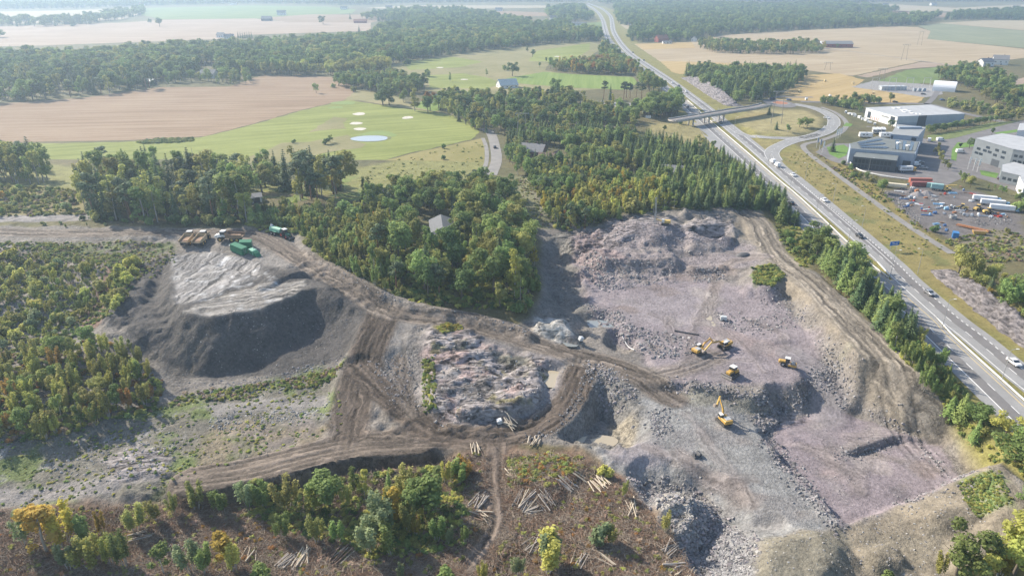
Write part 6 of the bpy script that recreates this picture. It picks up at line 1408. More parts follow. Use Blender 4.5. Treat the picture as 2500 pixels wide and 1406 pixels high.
def house(name, label, px, py, w, l, h, rh, rot, wm, rm, chim=1, nwin=3, z=None, cat='house'):
    c = at(px, py); root = empty(name, (c[0], c[1], c[2] if z is None else z), math.radians(rot), label, cat)
    MB().box((0, 0, h / 2 - .3), (l, w, h + .6)).build('wall', wm, root)
    ov = .5; MB().prism([(-w / 2 - ov, h - .25), (0, h + rh), (w / 2 + ov, h - .25), (w / 2 + ov, h - .05), (0, h + rh + .25), (-w / 2 - ov, h - .05)], -l / 2 - ov, l / 2 + ov)
    mb = MB().prism([(-w / 2 - ov, h - .25), (0, h + rh), (w / 2 + ov, h - .25), (w / 2 + ov, h), (0, h + rh + .25), (-w / 2 - ov, h)], -l / 2 - ov, l / 2 + ov)
    bmesh.ops.rotate(mb.bm, cent=(0, 0, 0), matrix=Matrix.Rotation(math.pi / 2, 3, 'Z'), verts=mb.bm.verts); rf = mb.build('roof', rm, root)
    for s in (-1, 1):
        mb = MB(); q = [(s * l / 2, -w / 2, h - .02), (s * l / 2, w / 2, h - .02), (s * l / 2, 0, h + rh - .02)]; mb.bm.faces.new([mb.bm.verts.new(p) for p in q]); mb.build('gable', wm, root)
    for i in range(chim): MB().box((l * (.18 - .4 * i), .4, h + rh + .5), (.8, .8, 1.6)).build('chimney', rf_brown, rf)
    for s in (-1, 1):
        for i in range(nwin): MB().box((-l / 2 + l * (i + .5) / nwin, s * w / 2, h * .55), (1.4, .12, 1.3)).build('window', glass, root)
        MB().box((s * l / 2, w * .2, h * .55), (.12, 1.3, 1.3)).build('window', glass, root)
    MB().box((l * .05, -w / 2, 1.05), (1.0, .16, 2.1)).build('door', w_dark, root)
    return root
house('modern_house', 'long modern house with pale metal roof inside the central wood', 1080, 574, 10, 17, 4.2, 2.2, 98, w_grey, rf_pale, 0, 4)
house('house_wing', 'low front wing with pale roof below the modern house', 1090, 590, 7, 10, 3.6, 1.2, 15, w_grey, rf_pale, 0, 2)
house('farmhouse', 'old farmhouse with long grey tiled roof among trees', 1300, 384, 11, 17, 5, 4, -22, w_brown, rf_grey, 2, 4)
house('farm_annex', 'brown annex with hipped tile roof beside the farmhouse', 1335, 398, 8, 10, 3.5, 3, -15, w_brown, rf_brown, 0, 2)
house('farm_shed', 'small dark gabled shed behind the brown annex', 1357, 392, 6, 7, 3.5, 2.5, 60, w_dark, rf_brown, 0, 2)
house('cottage', 'brown roofed cottage half hidden in the mixed wood', 1432, 380, 8, 11, 3.5, 3, 10, w_brown, rf_brown, 1, 2)
house('cottage', 'dark roofed cottage hidden in the spruce plantation', 1640, 430, 9, 12, 3.5, 3, -20, w_dark, rf_grey, 0, 2)
house('cabin', 'small red cabin hidden among trees left of the meadow', 927, 484, 6, 8, 3, 2, 12, w_red, rf_grey, 0, 2)
house('cabin', 'grey roofed cabin behind the old garden spruce', 480, 466, 8, 10, 3.5, 2.5, -10, w_grey, rf_grey, 1, 2)
g_ = house('garage', 'white double garage with two dark arched doors', 618, 492, 7, 8, 3, 1.0, 25, w_white, rf_grey, 0, 1, cat='garage')
for s in (-1, 1): MB().box((s * 1.9, -3.5, 1.3), (2.4, .3, 2.5), bevel=.1).build('garage_door', glass, g_)
house('clubhouse', 'golf clubhouse with big grey green roof and white gable', 1238, 214, 15, 20, 3.2, 5.5, 20, w_white, rf_green, 0, 4, cat='clubhouse')
house('villa', 'house with pale roof in the copse of the stubble field', 512, 190, 12, 18, 5, 4, -8, w_white, rf_pale, 0, 4)
house('shed', 'small dark shed at the edge of the far left forest', 368, 206, 7, 12, 3.5, 2, -25, w_dark, rf_green, 0, 2, cat='shed')
house('lodge', 'white lodge half hidden in the golf grove', 1062, 250, 8, 11, 4, 3, 60, w_white, rf_grey, 0, 2)
house('red_farmhouse', 'red farmhouse with white gables behind the golden field', 1614, 103, 13, 22, 6, 6, 25, w_red, rf_red, 1, 4, cat='farmhouse')
house('white_shed', 'low white shed beside the red farmhouse', 1628, 107, 8, 16, 3, 1.5, 5, w_white, rf_pale, 0, 3, cat='shed')
house('white_cottage', 'white cottage at the left end of the field copse', 1694, 102, 9, 10, 5, 4, 70, w_white, rf_grey, 0, 2)
house('red_barn', 'long red barn with grey roof behind the field copse', 2044, 116, 18, 44, 6, 4, -3, w_red, rf_grey, 0, 6, cat='barn')
house('white_barn', 'white roofed barn next to the long red barn', 2008, 114, 14, 22, 5, 3, -35, w_dark, simple('white_roof', (.7, .7, .7), .6, .05, .5), 0, 3, cat='barn')
house('dark_barn', 'dark barn on the hazy field beside the farm trees', 652, 52, 14, 26, 6, 6, 0, w_dark, rf_grey, 0, 4, cat='barn')
house('white_farmhouse', 'white farmhouse among trees on the hazy field', 688, 38, 16, 26, 8, 6, 10, w_white, rf_pale, 0, 4, cat='farmhouse')
house('red_farm', 'red farm row under the spruces of the hazy field', 880, 57, 11, 32, 5, 4, 2, w_red, rf_red, 1, 5, cat='farmhouse')
house('white_villa', 'white villa left of the poplar row', 560, 96, 11, 17, 5, 4, 10, w_white, rf_pale, 1, 4, cat='villa')
house('white_villa', 'smaller white villa behind the wooded valley', 540, 92, 10, 14, 5, 4, -15, w_white, rf_pale, 0, 3, cat='villa')
house('greenhouse', 'long pale greenhouse roof left of the motorway bend', 1408, 62, 22, 44, 4, 3, 8, w_white, rf_pale, 0, 5, cat='greenhouse')
house('silo_barn', 'tall white barn at the edge of the distant wood', 1350, 56, 14, 16, 12, 5, 0, w_white, rf_pale, 0, 2, cat='barn')
house('white_house', 'white house behind the trees at the right edge', 2404, 162, 11, 18, 6, 4, 15, w_white, rf_grey, 1, 3)
house('white_house', 'gabled white house at the top of the right wood', 2440, 158, 12, 18, 7, 5, -25, w_white, rf_grey, 1, 3)
for px, py, rot, wm, rm, lb in [(150,46,0,w_white,rf_pale,'white farm in the hazy upper left hedge'),(60,52,10,w_white,rf_grey,'hazy white farm at the upper left'),(345,14,0,w_white,rf_red,'red roofed farm on the upper left skyline'),(840,24,5,w_white,rf_pale,'white farm near the centre skyline'),(1218,28,0,w_white,rf_pale,'white house by the small tan field'),(950,22,0,w_white,rf_pale,'white house between skyline woods'),(2160,16,0,w_white,rf_pale,'white farm near the right skyline'),(2278,14,8,w_white,rf_grey,'hazy farm right of the skyline grove'),(1862,54,0,w_white,rf_pale,'white house within the distant right wood'),(570,12,0,w_white,rf_pale,'pale farm on the left skyline'),(2480,22,0,w_white,rf_grey,'far farm at the upper right corner')]:
    house('distant_farm', lb, px, py, 13, 24, 6, 5, rot, wm, rm, 0, 4, cat='farmhouse')
# substation
Sx = P(2185, 222); SB = empty('substation', (Sx[0], Sx[1], 0), 0, 'electric substation with grey steel gantries and a low pale block', 'substation')
MB().box((0, 6, 2), (26, 7, 4.2)).build('control_block', simple('pale_panel', (.50, .53, .55), .6, .15, .3), SB)
for i in range(9): MB().box((-11.5 + i * 2.9, 2.4, 2.0), (.25, .3, 3.8)).build('rib', wall_g, SB)
for i in range(14):
    x = -24 + i * 3.4 + RNG.normal(0, .5); y = RNG.uniform(-8, 0); hh = RNG.uniform(3, 6); MB().rod((x, y, 0), (x, y, hh), .18, 6).box((x, y, hh), (1.8, .3, .3)).rod((x - .7, y, hh), (x - .7, y, hh + 1), .15, 6).rod((x + .7, y, hh), (x + .7, y, hh + 1), .15, 6).build('switch_post', steel, SB)
for i in range(4):
    x = -22 + i * 18; MB().bar((x, 8, 0), (x + .6, 8, 12), .35, .35).bar((x + 8, 8, 0), (x + 7.4, 8, 12), .35, .35).bar((x, 8, 12), (x + 8, 8, 12), .35, .35).build('gantry', steel, SB)
for i in range(3): MB().box((18 + i * 5, -4, 1.6), (3, 2.5, 3), bevel=.2).build('transformer', wall_g, SB)

# ------------------------------------------------------------------ pylons, lamps, flags, signs
wood_p = simple('grey_timber_pole', (.30, .27, .24), .9, .2, 1)
def pylon(px, py, hp, lb, w=6.0):
    c = at(px, py); s = F_PX / (c[1] * CP_ + (HC - c[2]) * SP); hgt = hp / (s * .97); root = empty('power_pylon', (c[0], c[1], c[2]), 0, lb, 'pylon')
    for sd in (-1, 1):
        MB().rod((sd * w / 2 * 1.25, 0, -.5), (sd * w / 2 * .8, 0, hgt), .24, 8, .17).build('pole', wood_p, root)
        for k in (-.5, .5): pass
    MB().bar((-w * .85, 0, hgt), (w * .85, 0, hgt), .35, .3).build('crossarm', steel, root)
    MB().bar((-w * .55, 0, hgt * .9), (0, 0, hgt), .12, .12).bar((w * .55, 0, hgt * .9), (0, 0, hgt), .12, .12).build('brace', wood_p, root)
    for k in (-.8, 0, .8): MB().rod((k * w, 0, hgt - 1.5), (k * w, 0, hgt), .12, 6).build('insulator', glass, root)
    return (c[0], c[1], c[2] + hgt), w
pa = pylon(1274, 340, 60, 'twin pole power pylon standing in the spruces by the grey road'); pb = pylon(1895, 302, 74, 'tall twin pole power pylon in the interchange loop', 7)
pc = pylon(2150, 200, 30, 'power pylon beside the substation'); pd = pylon(2206, 148, 36, 'power pylon in the broad tan field'); pe = pylon(2244, 112, 32, 'farther power pylon in the broad tan field'); pf = pylon(2020, 171, 17, 'small power pylon at the corner of the tan field')
wire_m = simple('dark_wire', (.10, .10, .10), .5, .05, 1)
for (a, wa), (b, wb), lb in ((pa, pb, 'power lines sagging over the motorway bridge'), (pb, pc, 'power lines from the loop to the substation'), (pc, pd, 'power lines crossing the tan field'), (pd, pe, 'power lines over the far tan field')):
    mb = MB()
    for k in (-.8, 0, .8):
        p0 = Vector(a) + Vector((k * wa, 0, -1.5)); p1 = Vector(b) + Vector((k * wb, 0, -1.5)); q = [p0.lerp(p1, t / 10) - Vector((0, 0, 16 * (t / 10) * (1 - t / 10))) for t in range(11)]
        for i in range(10): mb.rod(q[i], q[i + 1], .045, 4)
    tag(mb.build('power_line', wire_m), lb, 'power line')
def lamp(px, py, lb, hgt=10.5, sd=1):
    c = at(px, py); root = empty('street_lamp', (c[0], c[1], c[2]), 0, lb, 'street lamp', 'street lamps of the motorway'); MB().rod((0, 0, -.3), (0, 0, hgt), .12, 8, .06).build('pole', steel, root); MB().bar((0, 0, hgt), (1.6 * sd, 0, hgt + .25), .1, .1).build('arm', steel, root); MB().box((1.8 * sd, 0, hgt + .27), (.8, .35, .15)).build('lamp_head', wall_w, root)
for px, py in [(1874,415),(1928,465),(1992,526),(2070,594),(2174,672),(2300,800),(2445,930)]: lamp(px, py, 'slim street lamp on the motorway median')
for px, py in [(2033,497),(2104,556),(1965,442),(2240,668),(1755,298),(1708,314)]: lamp(px, py, 'slim street lamp on the verge of the motorway', sd=-1)
for px, py, lb in [(2120,418,'lamp post before the dark glazed block'),(1793,312,'lamp post under the bridge end'),(2372,268,'lamp post by the country road'),(1846,256,'lamp post at the roundabout entry')]: lamp(px, py, lb, 8)
def flag(px, py, hp, lb, c2):
    c = at(px, py); s = F_PX / (c[1] * CP_ + HC * SP); hgt = hp / (s * .95); root = empty('flagpole', (c[0], c[1], 0), 0, lb, 'flagpole'); MB().rod((0, 0, 0), (0, 0, hgt), .14, 8, .08).build('pole', wall_w, root); MB().box((.55, .05, hgt * .72), (1.0, .06, hgt * .5), .3).build('flag', c2, root)
bluef = simple('blue_grey_flag', (.25, .30, .42), .8, .1, 1)
for px, py, hp, lb, c2 in [(2040,341,27,'first white flagpole beside the caravan yard',wall_w),(2045.5,338,27,'middle white flagpole beside the caravan yard',wall_w),(2051,334,26,'last white flagpole beside the caravan yard',wall_w),(1993,361,24,'first banner pole at the footpath lawn',bluef),(2000,367,26,'middle banner pole at the footpath lawn',bluef),(2007,374,28,'last banner pole at the footpath lawn',wall_w),(2362,414,30,'first flagpole before the grey block',wall_w),(2375,417,30,'middle flagpole before the grey block',wall_w),(2385,420,32,'last flagpole before the grey block',wall_w)]: flag(px, py, hp, lb, c2)
blue_s = simple('blue_sign', (.02, .16, .55), .5, .05, 1)
c0 = at(2172, 614); RS = empty('road_sign', (c0[0], c0[1], c0[2]), .25, 'blue direction sign on two posts in the motorway verge', 'road sign')
for x in (0, 3.2): MB().rod((x, 0, -.3), (x, 0, 4.6), .09, 6).build('post', steel, RS)
MB().box((1.6, -.1, 3.6), (4.6, .1, 1.9)).build('board', blue_s, RS)
for x, z, w in ((.3, 4.0, 1.2), (2.2, 4.0, 1.0), (1.4, 3.3, 2.6)): MB().box((x + .5, -.17, z), (w, .04, .22)).build('lettering', wall_w, RS)
c0 = at(1582, 296); RS = empty('road_sign', (c0[0], c0[1], c0[2]), 0, 'white road sign beside the bridge approach', 'road sign'); MB().rod((0, 0, 0), (0, 0, 4), .1, 6).build('post', steel, RS); MB().box((0, -.1, 3.4), (4.5, .1, 2)).build('board', wall_w, RS)
# concrete kerb wall in front of the glazed block
kw = resample(smooth_line(np.array([P(*p) for p in [(2074,397),(2084,408),(2105,420),(2160,432),(2240,443)]]), 8), 2.0); barrier('low_wall', kw, 0, .8, .4, whitec, 'low white wall curving round the glazed block')
# ------------------------------------------------------------------ vehicles and machines
yel = simple('machine_yellow', (.56, .34, .075), .5, .1, 1, spec=.4, dirt=((.30, .23, .16), .5)); yel2 = simple('pale_machine_yellow', (.66, .46, .14), .5, .1, 1, dirt=((.35, .28, .2), .5)); rub = simple('tyre_rubber', (.025, .025, .025), .85, .2, 3, dirt=((.16, .13, .10), .6)); trackm = simple('track_steel', (.09, .085, .08), .7, .2, 3, dirt=((.22, .19, .16), .7))
cabw = simple('white_cab_paint', (.72, .71, .68), .45, .05, 1, spec=.5); steel_d = simple('dark_steel', (.10, .10, .105), .6, .15, 2); body_gr = simple('green_container_paint', (.03, .19, .095), .5, .12, .8, spec=.4, dirt=((.10, .18, .12), .3)); mint = simple('pale_green_paint', (.25, .50, .36), .5, .1, 1); rust = simple('rusty_bed', (.30, .19, .12), .8, .25, 1.5, dirt=((.15, .12, .10), .6)); tanbed = simple('sand_yellow_bed', (.50, .37, .22), .6, .12, 1, dirt=((.28, .22, .17), .6)); hydr = simple('hydraulic_chrome', (.55, .55, .55), .3, .05, 1, .8); soil_m = simple('load_of_soil', (.17, .13, .10), .95, .3, 2, bump=.6)
def place(root, px, py, deg, sink=0.0):
    c = at(px, py); root.location = (c[0], c[1], c[2] - sink); root.rotation_euler = (0, 0, math.radians(deg)); 
    e = 1.2; gx_ = (float(hz(c[0] + e, c[1])) - float(hz(c[0] - e, c[1]))) / (2 * e); gy_ = (float(hz(c[0], c[1] + e)) - float(hz(c[0], c[1] - e))) / (2 * e)
    n = Vector((-gx_ * .5, -gy_ * .5, 1)).normalized(); q = Vector((0, 0, 1)).rotation_difference(n); root.rotation_euler = (q.to_matrix().to_4x4() @ Matrix.Rotation(math.radians(deg), 4, 'Z')).to_euler()
    return root
def wheel(root, x, y, r, w, hub=steel):
    o = MB().rod((x, y - w / 2, r), (x, y + w / 2, r), r, 16).build('wheel', rub, root); MB().rod((x, y - w / 2 - .02, r), (x, y + w / 2 + .02, r), r * .5, 10).build('rim', hub, o); return o
def tracks(root, L, w, gauge, hgt):
    for s in (-1, 1):
        mb = MB(); r = hgt / 2; prof = [(-L / 2 + r * (1 - math.cos(t)) - r * 0, r + r * math.sin(t)) for t in np.linspace(-math.pi / 2, -math.pi / 2, 1)]
        prof = [(-L / 2 + r + r * math.cos(t), r + r * math.sin(t)) for t in np.linspace(math.pi / 2, 1.5 * math.pi, 7)] + [(L / 2 - r + r * math.cos(t), r + r * math.sin(t)) for t in np.linspace(-math.pi / 2, math.pi / 2, 7)]
        tr = mb.prism(prof, s * gauge / 2 - w / 2, s * gauge / 2 + w / 2).build('track', trackm, root)
        mb = MB()
        for i in range(14): mb.box((-L / 2 + .25 + i * (L - .5) / 13, s * gauge / 2, hgt + .02), (.1, w, .06))
        mb.build('track_shoes', steel_d, tr)
def excavator(lb, px, py, deg, house, boom, stick, reach=1.0):
    """boom/stick: angles in degrees above the horizontal in the plane of the arm"""
    R = empty('excavator', (0, 0, 0), 0, lb, 'excavator'); tracks(R, 4.6, .65, 2.5, 1.0); MB().box((0, 0, .75), (2.2, 2.0, .5)).build('undercarriage', steel_d, R)
    H_ = math.radians(house); ch, sh = math.cos(H_), math.sin(H_)
    def T(x, y, z): return (x * ch - y * sh, x * sh + y * ch, z)
    MB().box(T(-.5, 0, 1.75), (3.6, 2.75, 1.1), H_, bevel=.12).build('superstructure', yel, R); MB().box(T(-2.3, 0, 1.85), (1.1, 2.9, 1.25), H_, bevel=.2).build('counterweight', yel, R)
    MB().box(T(-1.2, -.3, 2.42), (1.9, 1.9, .3), H_, bevel=.08).build('engine_cover', simple('grey_deck', (.40, .41, .42), .6, .1, 1), R)
    cab = MB().box(T(.75, .85, 2.35), (1.7, 1.0, 1.55), H_, taper=.9, bevel=.1).build('cab', cabw, R); MB().box(T(.80, .87, 2.45), (1.74, 1.04, .8), H_).build('cab_glass', glass, cab); MB().box(T(.72, .85, 3.17), (1.5, .95, .1), H_).build('cab_roof', cabw, cab)
    b = math.radians(boom); s_ = math.radians(stick); L1, L2 = 5.6 * reach, 3.0 * reach; p0 = np.array([.9, -.15, 1.9]); k = p0 + np.array([math.cos(b + .22), 0, math.sin(b + .22)]) * L1 * .45; p1 = k + np.array([math.cos(b - .22), 0, math.sin(b - .22)]) * L1 * .58; p2 = p1 + np.array([math.cos(s_), 0, math.sin(s_)]) * L2
    MB().bar(T(*p0), T(*k), .45, .65).bar(T(*k), T(*p1), .42, .55).build('boom', yel, R); MB().bar(T(*(p1 - (p2 - p1) * .12)), T(*p2), .38, .5).build('stick', yel2, R)
    for y in (-.45, .2): MB().rod(T(1.4, y - .02, 1.5), T(*(k * .9 + p0 * .1 + np.array([0, y * .5, -.1]))), .09, 8).build('ram', hydr, R)
    MB().rod(T(*(k + [0, 0, .35])), T(*(p1 + (p1 - p2) * .1)), .08, 8).build('ram', hydr, R)
    bk = MB(); pr = [(0, .15), (.5, .0), (1.0, -.35), (1.1, -.9), (.75, -1.25), (.2, -1.15), (-.05, -.6)]; bk.prism(pr, -.6, .6)
    M = Matrix.Translation(T(*p2)) @ Matrix.Rotation(H_, 4, 'Z') @ Matrix.Rotation(-(s_ + 1.35), 4, 'Y') @ Matrix.Scale(1.05, 4); bmesh.ops.transform(bk.bm, matrix=M, verts=bk.bm.verts); bk.build('bucket', simple('worn_bucket', (.36, .30, .25), .6, .15, 1.5, dirt=((.2, .16, .13), .6)), R)
    R.scale = (.9,) * 3
    return place(R, px, py, deg)
excavator('orange excavator with raised folded arm standing alone on the grey platform', 1766, 1032, 112, -4, 58, -78, 1.05)
excavator('orange excavator with white cab at the rubble bank, arm reaching right', 1706, 862, 25, 12, 32, -42, .9)
excavator('orange excavator reaching its long arm down towards the other one', 1768, 848, 35, 178, 22, -38, 1.25)
def dozer(lb, px, py, deg):
    R = empty('bulldozer', (0, 0, 0), 0, lb, 'bulldozer'); tracks(R, 4.0, .65, 2.3, 1.15); MB().box((.2, 0, 1.2), (3.4, 1.6, 1.0), bevel=.1).build('chassis', steel_d, R)
    MB().box((1.2, 0, 1.75), (2.0, 1.5, 1.0), bevel=.15).build('bonnet', yel, R); MB().box((-1.1, 0, 1.7), (1.6, 2.2, .9), bevel=.1).build('rear_body', yel, R)
    c = MB().box((-.35, 0, 2.6), (1.6, 1.7, 1.4), taper=.9, bevel=.1).build('cab', yel, R); MB().box((-.35, 0, 2.7), (1.64, 1.74, .75)).build('cab_glass', glass, c); MB().box((-.35, 0, 3.35), (1.9, 1.9, .14), bevel=.04).build('cab_roof', cabw, c)
    MB().rod((.9, .4, 2.2), (.9, .4, 3.1), .08, 8).build('exhaust', steel_d, R)
    MB().prism([(2.6, .2), (2.85, .2), (2.75, .8), (2.95, 1.5), (2.7, 1.5), (2.5, .8)], -1.9, 1.9).build('blade', simple('worn_blade', (.33, .30, .27), .6, .2, 1.5), R)
    for s in (-1, 1): MB().bar((.2, s * 1.55, .7), (2.6, s * 1.55, .6), .25, .25).build('push_arm', steel_d, R)
    MB().box((-2.6, 0, .9), (.5, 1.6, .35)).bar((-2.2, .5, 1.2), (-2.8, .5, .2), .2, .3).bar((-2.2, -.5, 1.2), (-2.8, -.5, .2), .2, .3).build('ripper', steel_d, R); return place(R, px, py, deg)
dozer('yellow bulldozer with white cab roof in the middle of the terrace', 1786, 918, 218)
def roller(lb, px, py, deg):
    R = empty('road_roller', (0, 0, 0), 0, lb, 'roller'); d = MB().rod((1.7, -1.05, .78), (1.7, 1.05, .78), .78, 20).build('drum', simple('drum_steel', (.33, .32, .30), .4, .1, 1, .6), R)
    for s in (-1, 1): MB().bar((.2, s * 1.2, .85), (2.6, s * 1.2, .8), .16, .5).build('drum_frame', yel, R)
    MB().box((2.65, 0, .85), (.2, 2.5, .5)).build('front_beam', yel, R)
    for s in (-1, 1): wheel(R, -1.3, s * .85, .75, .55)
    MB().box((-1.6, 0, 1.35), (2.2, 1.5, .95), bevel=.2).build('engine_hood', yel, R); MB().box((-.2, 0, 1.05), (1.0, 1.5, .5)).build('chassis', steel_d, R)
    c = MB().box((-.1, 0, 2.0), (1.3, 1.5, 1.5), taper=.92, bevel=.06).build('cab', glass, R); MB().box((-.1, 0, 2.82), (1.6, 1.7, .14), bevel=.04).build('cab_roof', cabw, c); return place(R, px, py, deg)
roller('yellow single drum roller at the right end of the terrace', 1921, 893, -22)
def dump_truck(lb, px, py, deg, cabm, bedm, sc=1.0, load=True):
    R = empty('dump_truck', (0, 0, 0), 0, lb, 'dump truck')
    for x in (2.7, -1.2, -2.9):
        for s in (-1, 1): wheel(R, x, s * 1.2, .85, .7, yel)
    MB().box((-1.2, 0, 1.2), (6.0, 1.0, .5)).build('chassis', steel_d, R); MB().box((2.4, 0, 1.3), (3.0, 1.4, .6)).build('front_chassis', steel_d, R)
    MB().prism([(2.6, 1.3), (4.6, 1.3), (4.7, 1.9), (3.6, 2.35), (2.6, 2.4)], -1.0, 1.0).build('bonnet', cabm, R)
    c = MB().box((1.9, 0, 2.5), (1.6, 1.9, 1.8), taper=.92, bevel=.08).build('cab', cabm, R); MB().box((1.95, 0, 2.75), (1.62, 1.92, .85)).build('cab_glass', glass, c); MB().box((1.9, 0, 3.45), (1.7, 1.9, .14), bevel=.05).build('cab_roof', cabw, c)
    for s in (-1, 1): MB().box((2.8, s * 1.25, 1.85), (1.4, .55, .12)).build('mudguard', cabm, R)
    bed = MB(); f = [(-4.6, 2.0), (-3.4, 1.55), (.6, 1.35), (1.0, 2.9)]
    bed.prism([(-4.7, 1.75), (-3.4, 1.45), (.7, 1.25), (.7, 1.45), (-3.4, 1.65), (-4.6, 1.95)], -1.5, 1.5)
    for s in (-1, 1): bed.prism([(-4.7, 1.8), (-3.4, 1.45), (.7, 1.25), (.95, 3.0), (-.5, 2.75), (-4.7, 2.6)], s * 1.5 - .07, s * 1.5 + .07)
    bed.box((.8, 0, 2.2), (.12, 3.0, 1.8), ry=.12); b_ = bed.build('bed', bedm, R)
    if load: MB().box((-1.9, 0, 1.85), (4.6, 2.8, .5), taper=.8).build('bed_floor', rust, b_)
    R.scale = (sc,) * 3; return place(R, px, py, deg)
dump_truck('sand coloured dump truck parked first in the row, bed towards the quarry', 462, 592, 93, tanbed, tanbed, 1.25)
dump_truck('sand coloured dump truck parked second in the row beside its twin', 495, 592, 89, tanbed, tanbed, 1.25)
dump_truck('white cabbed dump truck with rusty bed facing left', 562, 588, 178, cabw, rust, 1.3)
def tractor(lb, px, py, deg):
    R = empty('tractor', (0, 0, 0), 0, lb, 'tractor'); gm_ = simple('tractor_green', (.04, .16, .09), .5, .1, 1)
    for s in (-1, 1): wheel(R, -1.0, s * .95, .95, .6, red_m); wheel(R, 1.5, s * .9, .68, .5, red_m)
    MB().box((1.2, 0, 1.45), (2.2, .95, .85), bevel=.15).build('bonnet', gm_, R); c = MB().box((-.6, 0, 2.2), (1.6, 1.5, 1.5), taper=.88, bevel=.08).build('cab', glass, R); MB().box((-.6, 0, 3.0), (1.7, 1.6, .16), bevel=.05).build('cab_roof', cabw, c)
    for s in (-1, 1): MB().bar((.8, s * .7, 1.5), (3.1, s * .7, .7), .16, .2).build('loader_arm', steel_d, R)
    MB().box((3.4, 0, .55), (.7, 2.1, .7), ry=.3).build('loader_bucket', steel_d, R); R.scale = (1.25,) * 3; return place(R, px, py, deg)
tractor('green tractor with front loader coupled before the tanker', 698, 580, -38)
R = empty('slurry_tanker', (0, 0, 0), 0, 'pale green tank trailer behind the tractor', 'tanker')
MB().rod((-2.6, 0, 1.9), (2.4, 0, 1.9), 1.0, 16).build('tank', mint, R); MB().box((0, 0, .95), (5.6, .9, .3)).build('chassis', steel_d, R)
for x in (-1.3, .2):
    for s in (-1, 1): wheel(R, x, s * 1.1, .65, .5)
MB().bar((2.4, 0, .9), (4.2, 0, .7), .2, .2).build('drawbar', steel_d, R); MB().box((-2.2, 0, 3.0), (.8, .8, .4)).rod((-2.3, 0, 3.0), (-2.6, 0, 3.7), .15, 8).build('hatch', cabw, R)
for s in (-1, 1): MB().box((-.5, s * 1.1, 1.5), (3.2, .6, .1)).build('mudguard', mint, R)
R.scale = (1.25,) * 3; place(R, 676, 573, -30)
def container(lb, px, py, deg, L, mat, sc=1.0, cat='container'):
    R = empty('shipping_container', (0, 0, 0), 0, lb, cat); mb = MB().box((0, 0, 1.3), (L, 2.4, 2.5)).build('body', mat, R)
    for s in (-1, 1):
        rb = MB(); rb.box((0, s * 1.19, 1.3), (L - .1, .05, 2.3))
        for i in range(int(L * 2)): rb.box((-L / 2 + .3 + i * (L - .6) / (int(L * 2) - 1), s * 1.2, 1.3), (.16, .08, 2.2))
        rb.build('side_panel', mat, R)
    MB().box((0, 0, 2.6), (L + .06, 2.46, .1)).build('roof', mat, R)
    for s in (-1, 1): MB().box((L / 2 + .03, s * .58, 1.3), (.06, 1.1, 2.3)).build('door', mat, R); MB().rod((L / 2 + .09, s * .3, .3), (L / 2 + .09, s * .3, 2.3), .04, 6).build('lock_bar', steel, R)
    R.scale = (sc,) * 3; return place(R, px, py, deg)
container('large green container in front of the other green one', 584, 616, -32, 6, body_gr, 1.2); container('smaller green container set behind the large one', 601, 604, 12, 4.2, body_gr, 1.15)
R = empty('green_generator', (0, 0, 0), 0, 'pale green skid machine beside the green containers', 'generator'); MB().box((-.6, 0, 1.1), (3.0, 2.0, 1.8), bevel=.15).build('housing', mint, R); MB().prism([(.9, .3), (3.2, .3), (2.2, 1.4), (.9, 1.9)], -.9, .9).build('hopper', body_gr, R); MB().rod((-.8, .4, 2.0), (-.8, .4, 2.9), .1, 8).build('exhaust', steel, R)
for i in range(3): MB().box((-1.6 + i * .9, -1.02, 1.1), (.6, .06, 1.1)).build('grille', body_gr, R)
R.scale = (1.15,) * 3; place(R, 621, 622, -40)
R = empty('screen_frame', (0, 0, 0), 0, 'striped steel ladder frame lying left of the green containers', 'frame'); MB().bar((-2, -.4, .6), (2, -.4, 1.6), .15, .2).bar((-2, .4, .6), (2, .4, 1.6), .15, .2).build('rail', steel_d, R)
for i in range(6): MB().box((-1.8 + i * .7, 0, .68 + i * .18), (.3, 1.0, .1)).build('rung', cabw, R)
place(R, 563, 604, -70)
# drill rig on the back ledge
R = empty('drill_rig', (0, 0, 0), 0, 'yellow drill rig with tall lattice mast on the upper ledge', 'drill rig'); tracks(R, 3.6, .5, 2.0, .9); MB().box((-.6, 0, 1.6), (3.4, 1.9, 1.3), bevel=.15).build('body', yel2, R); MB().box((1.0, .6, 2.0), (1.2, 1.0, 1.6), bevel=.1).build('cab', cabw, R)
MB().bar((1.2, -.3, 1.6), (4.2, -.3, 2.6), .35, .4).build('boom', yel2, R)
mb = MB()
for s in (-1, 1): mb.bar((4.5 + s * .25, -.3, .2), (4.5 + s * .25, -.3, 12.5), .22, .22)
for i in range(20): mb.bar((4.25, -.3, .4 + i * .6), (4.75, -.3, .4 + i * .6 + (.5 if i % 2 else 0)), .07, .07)
mb.build('mast', simple('mast_grey', (.55, .54, .50), .5, .1, 1), R); place(R, 1624, 549, 168)
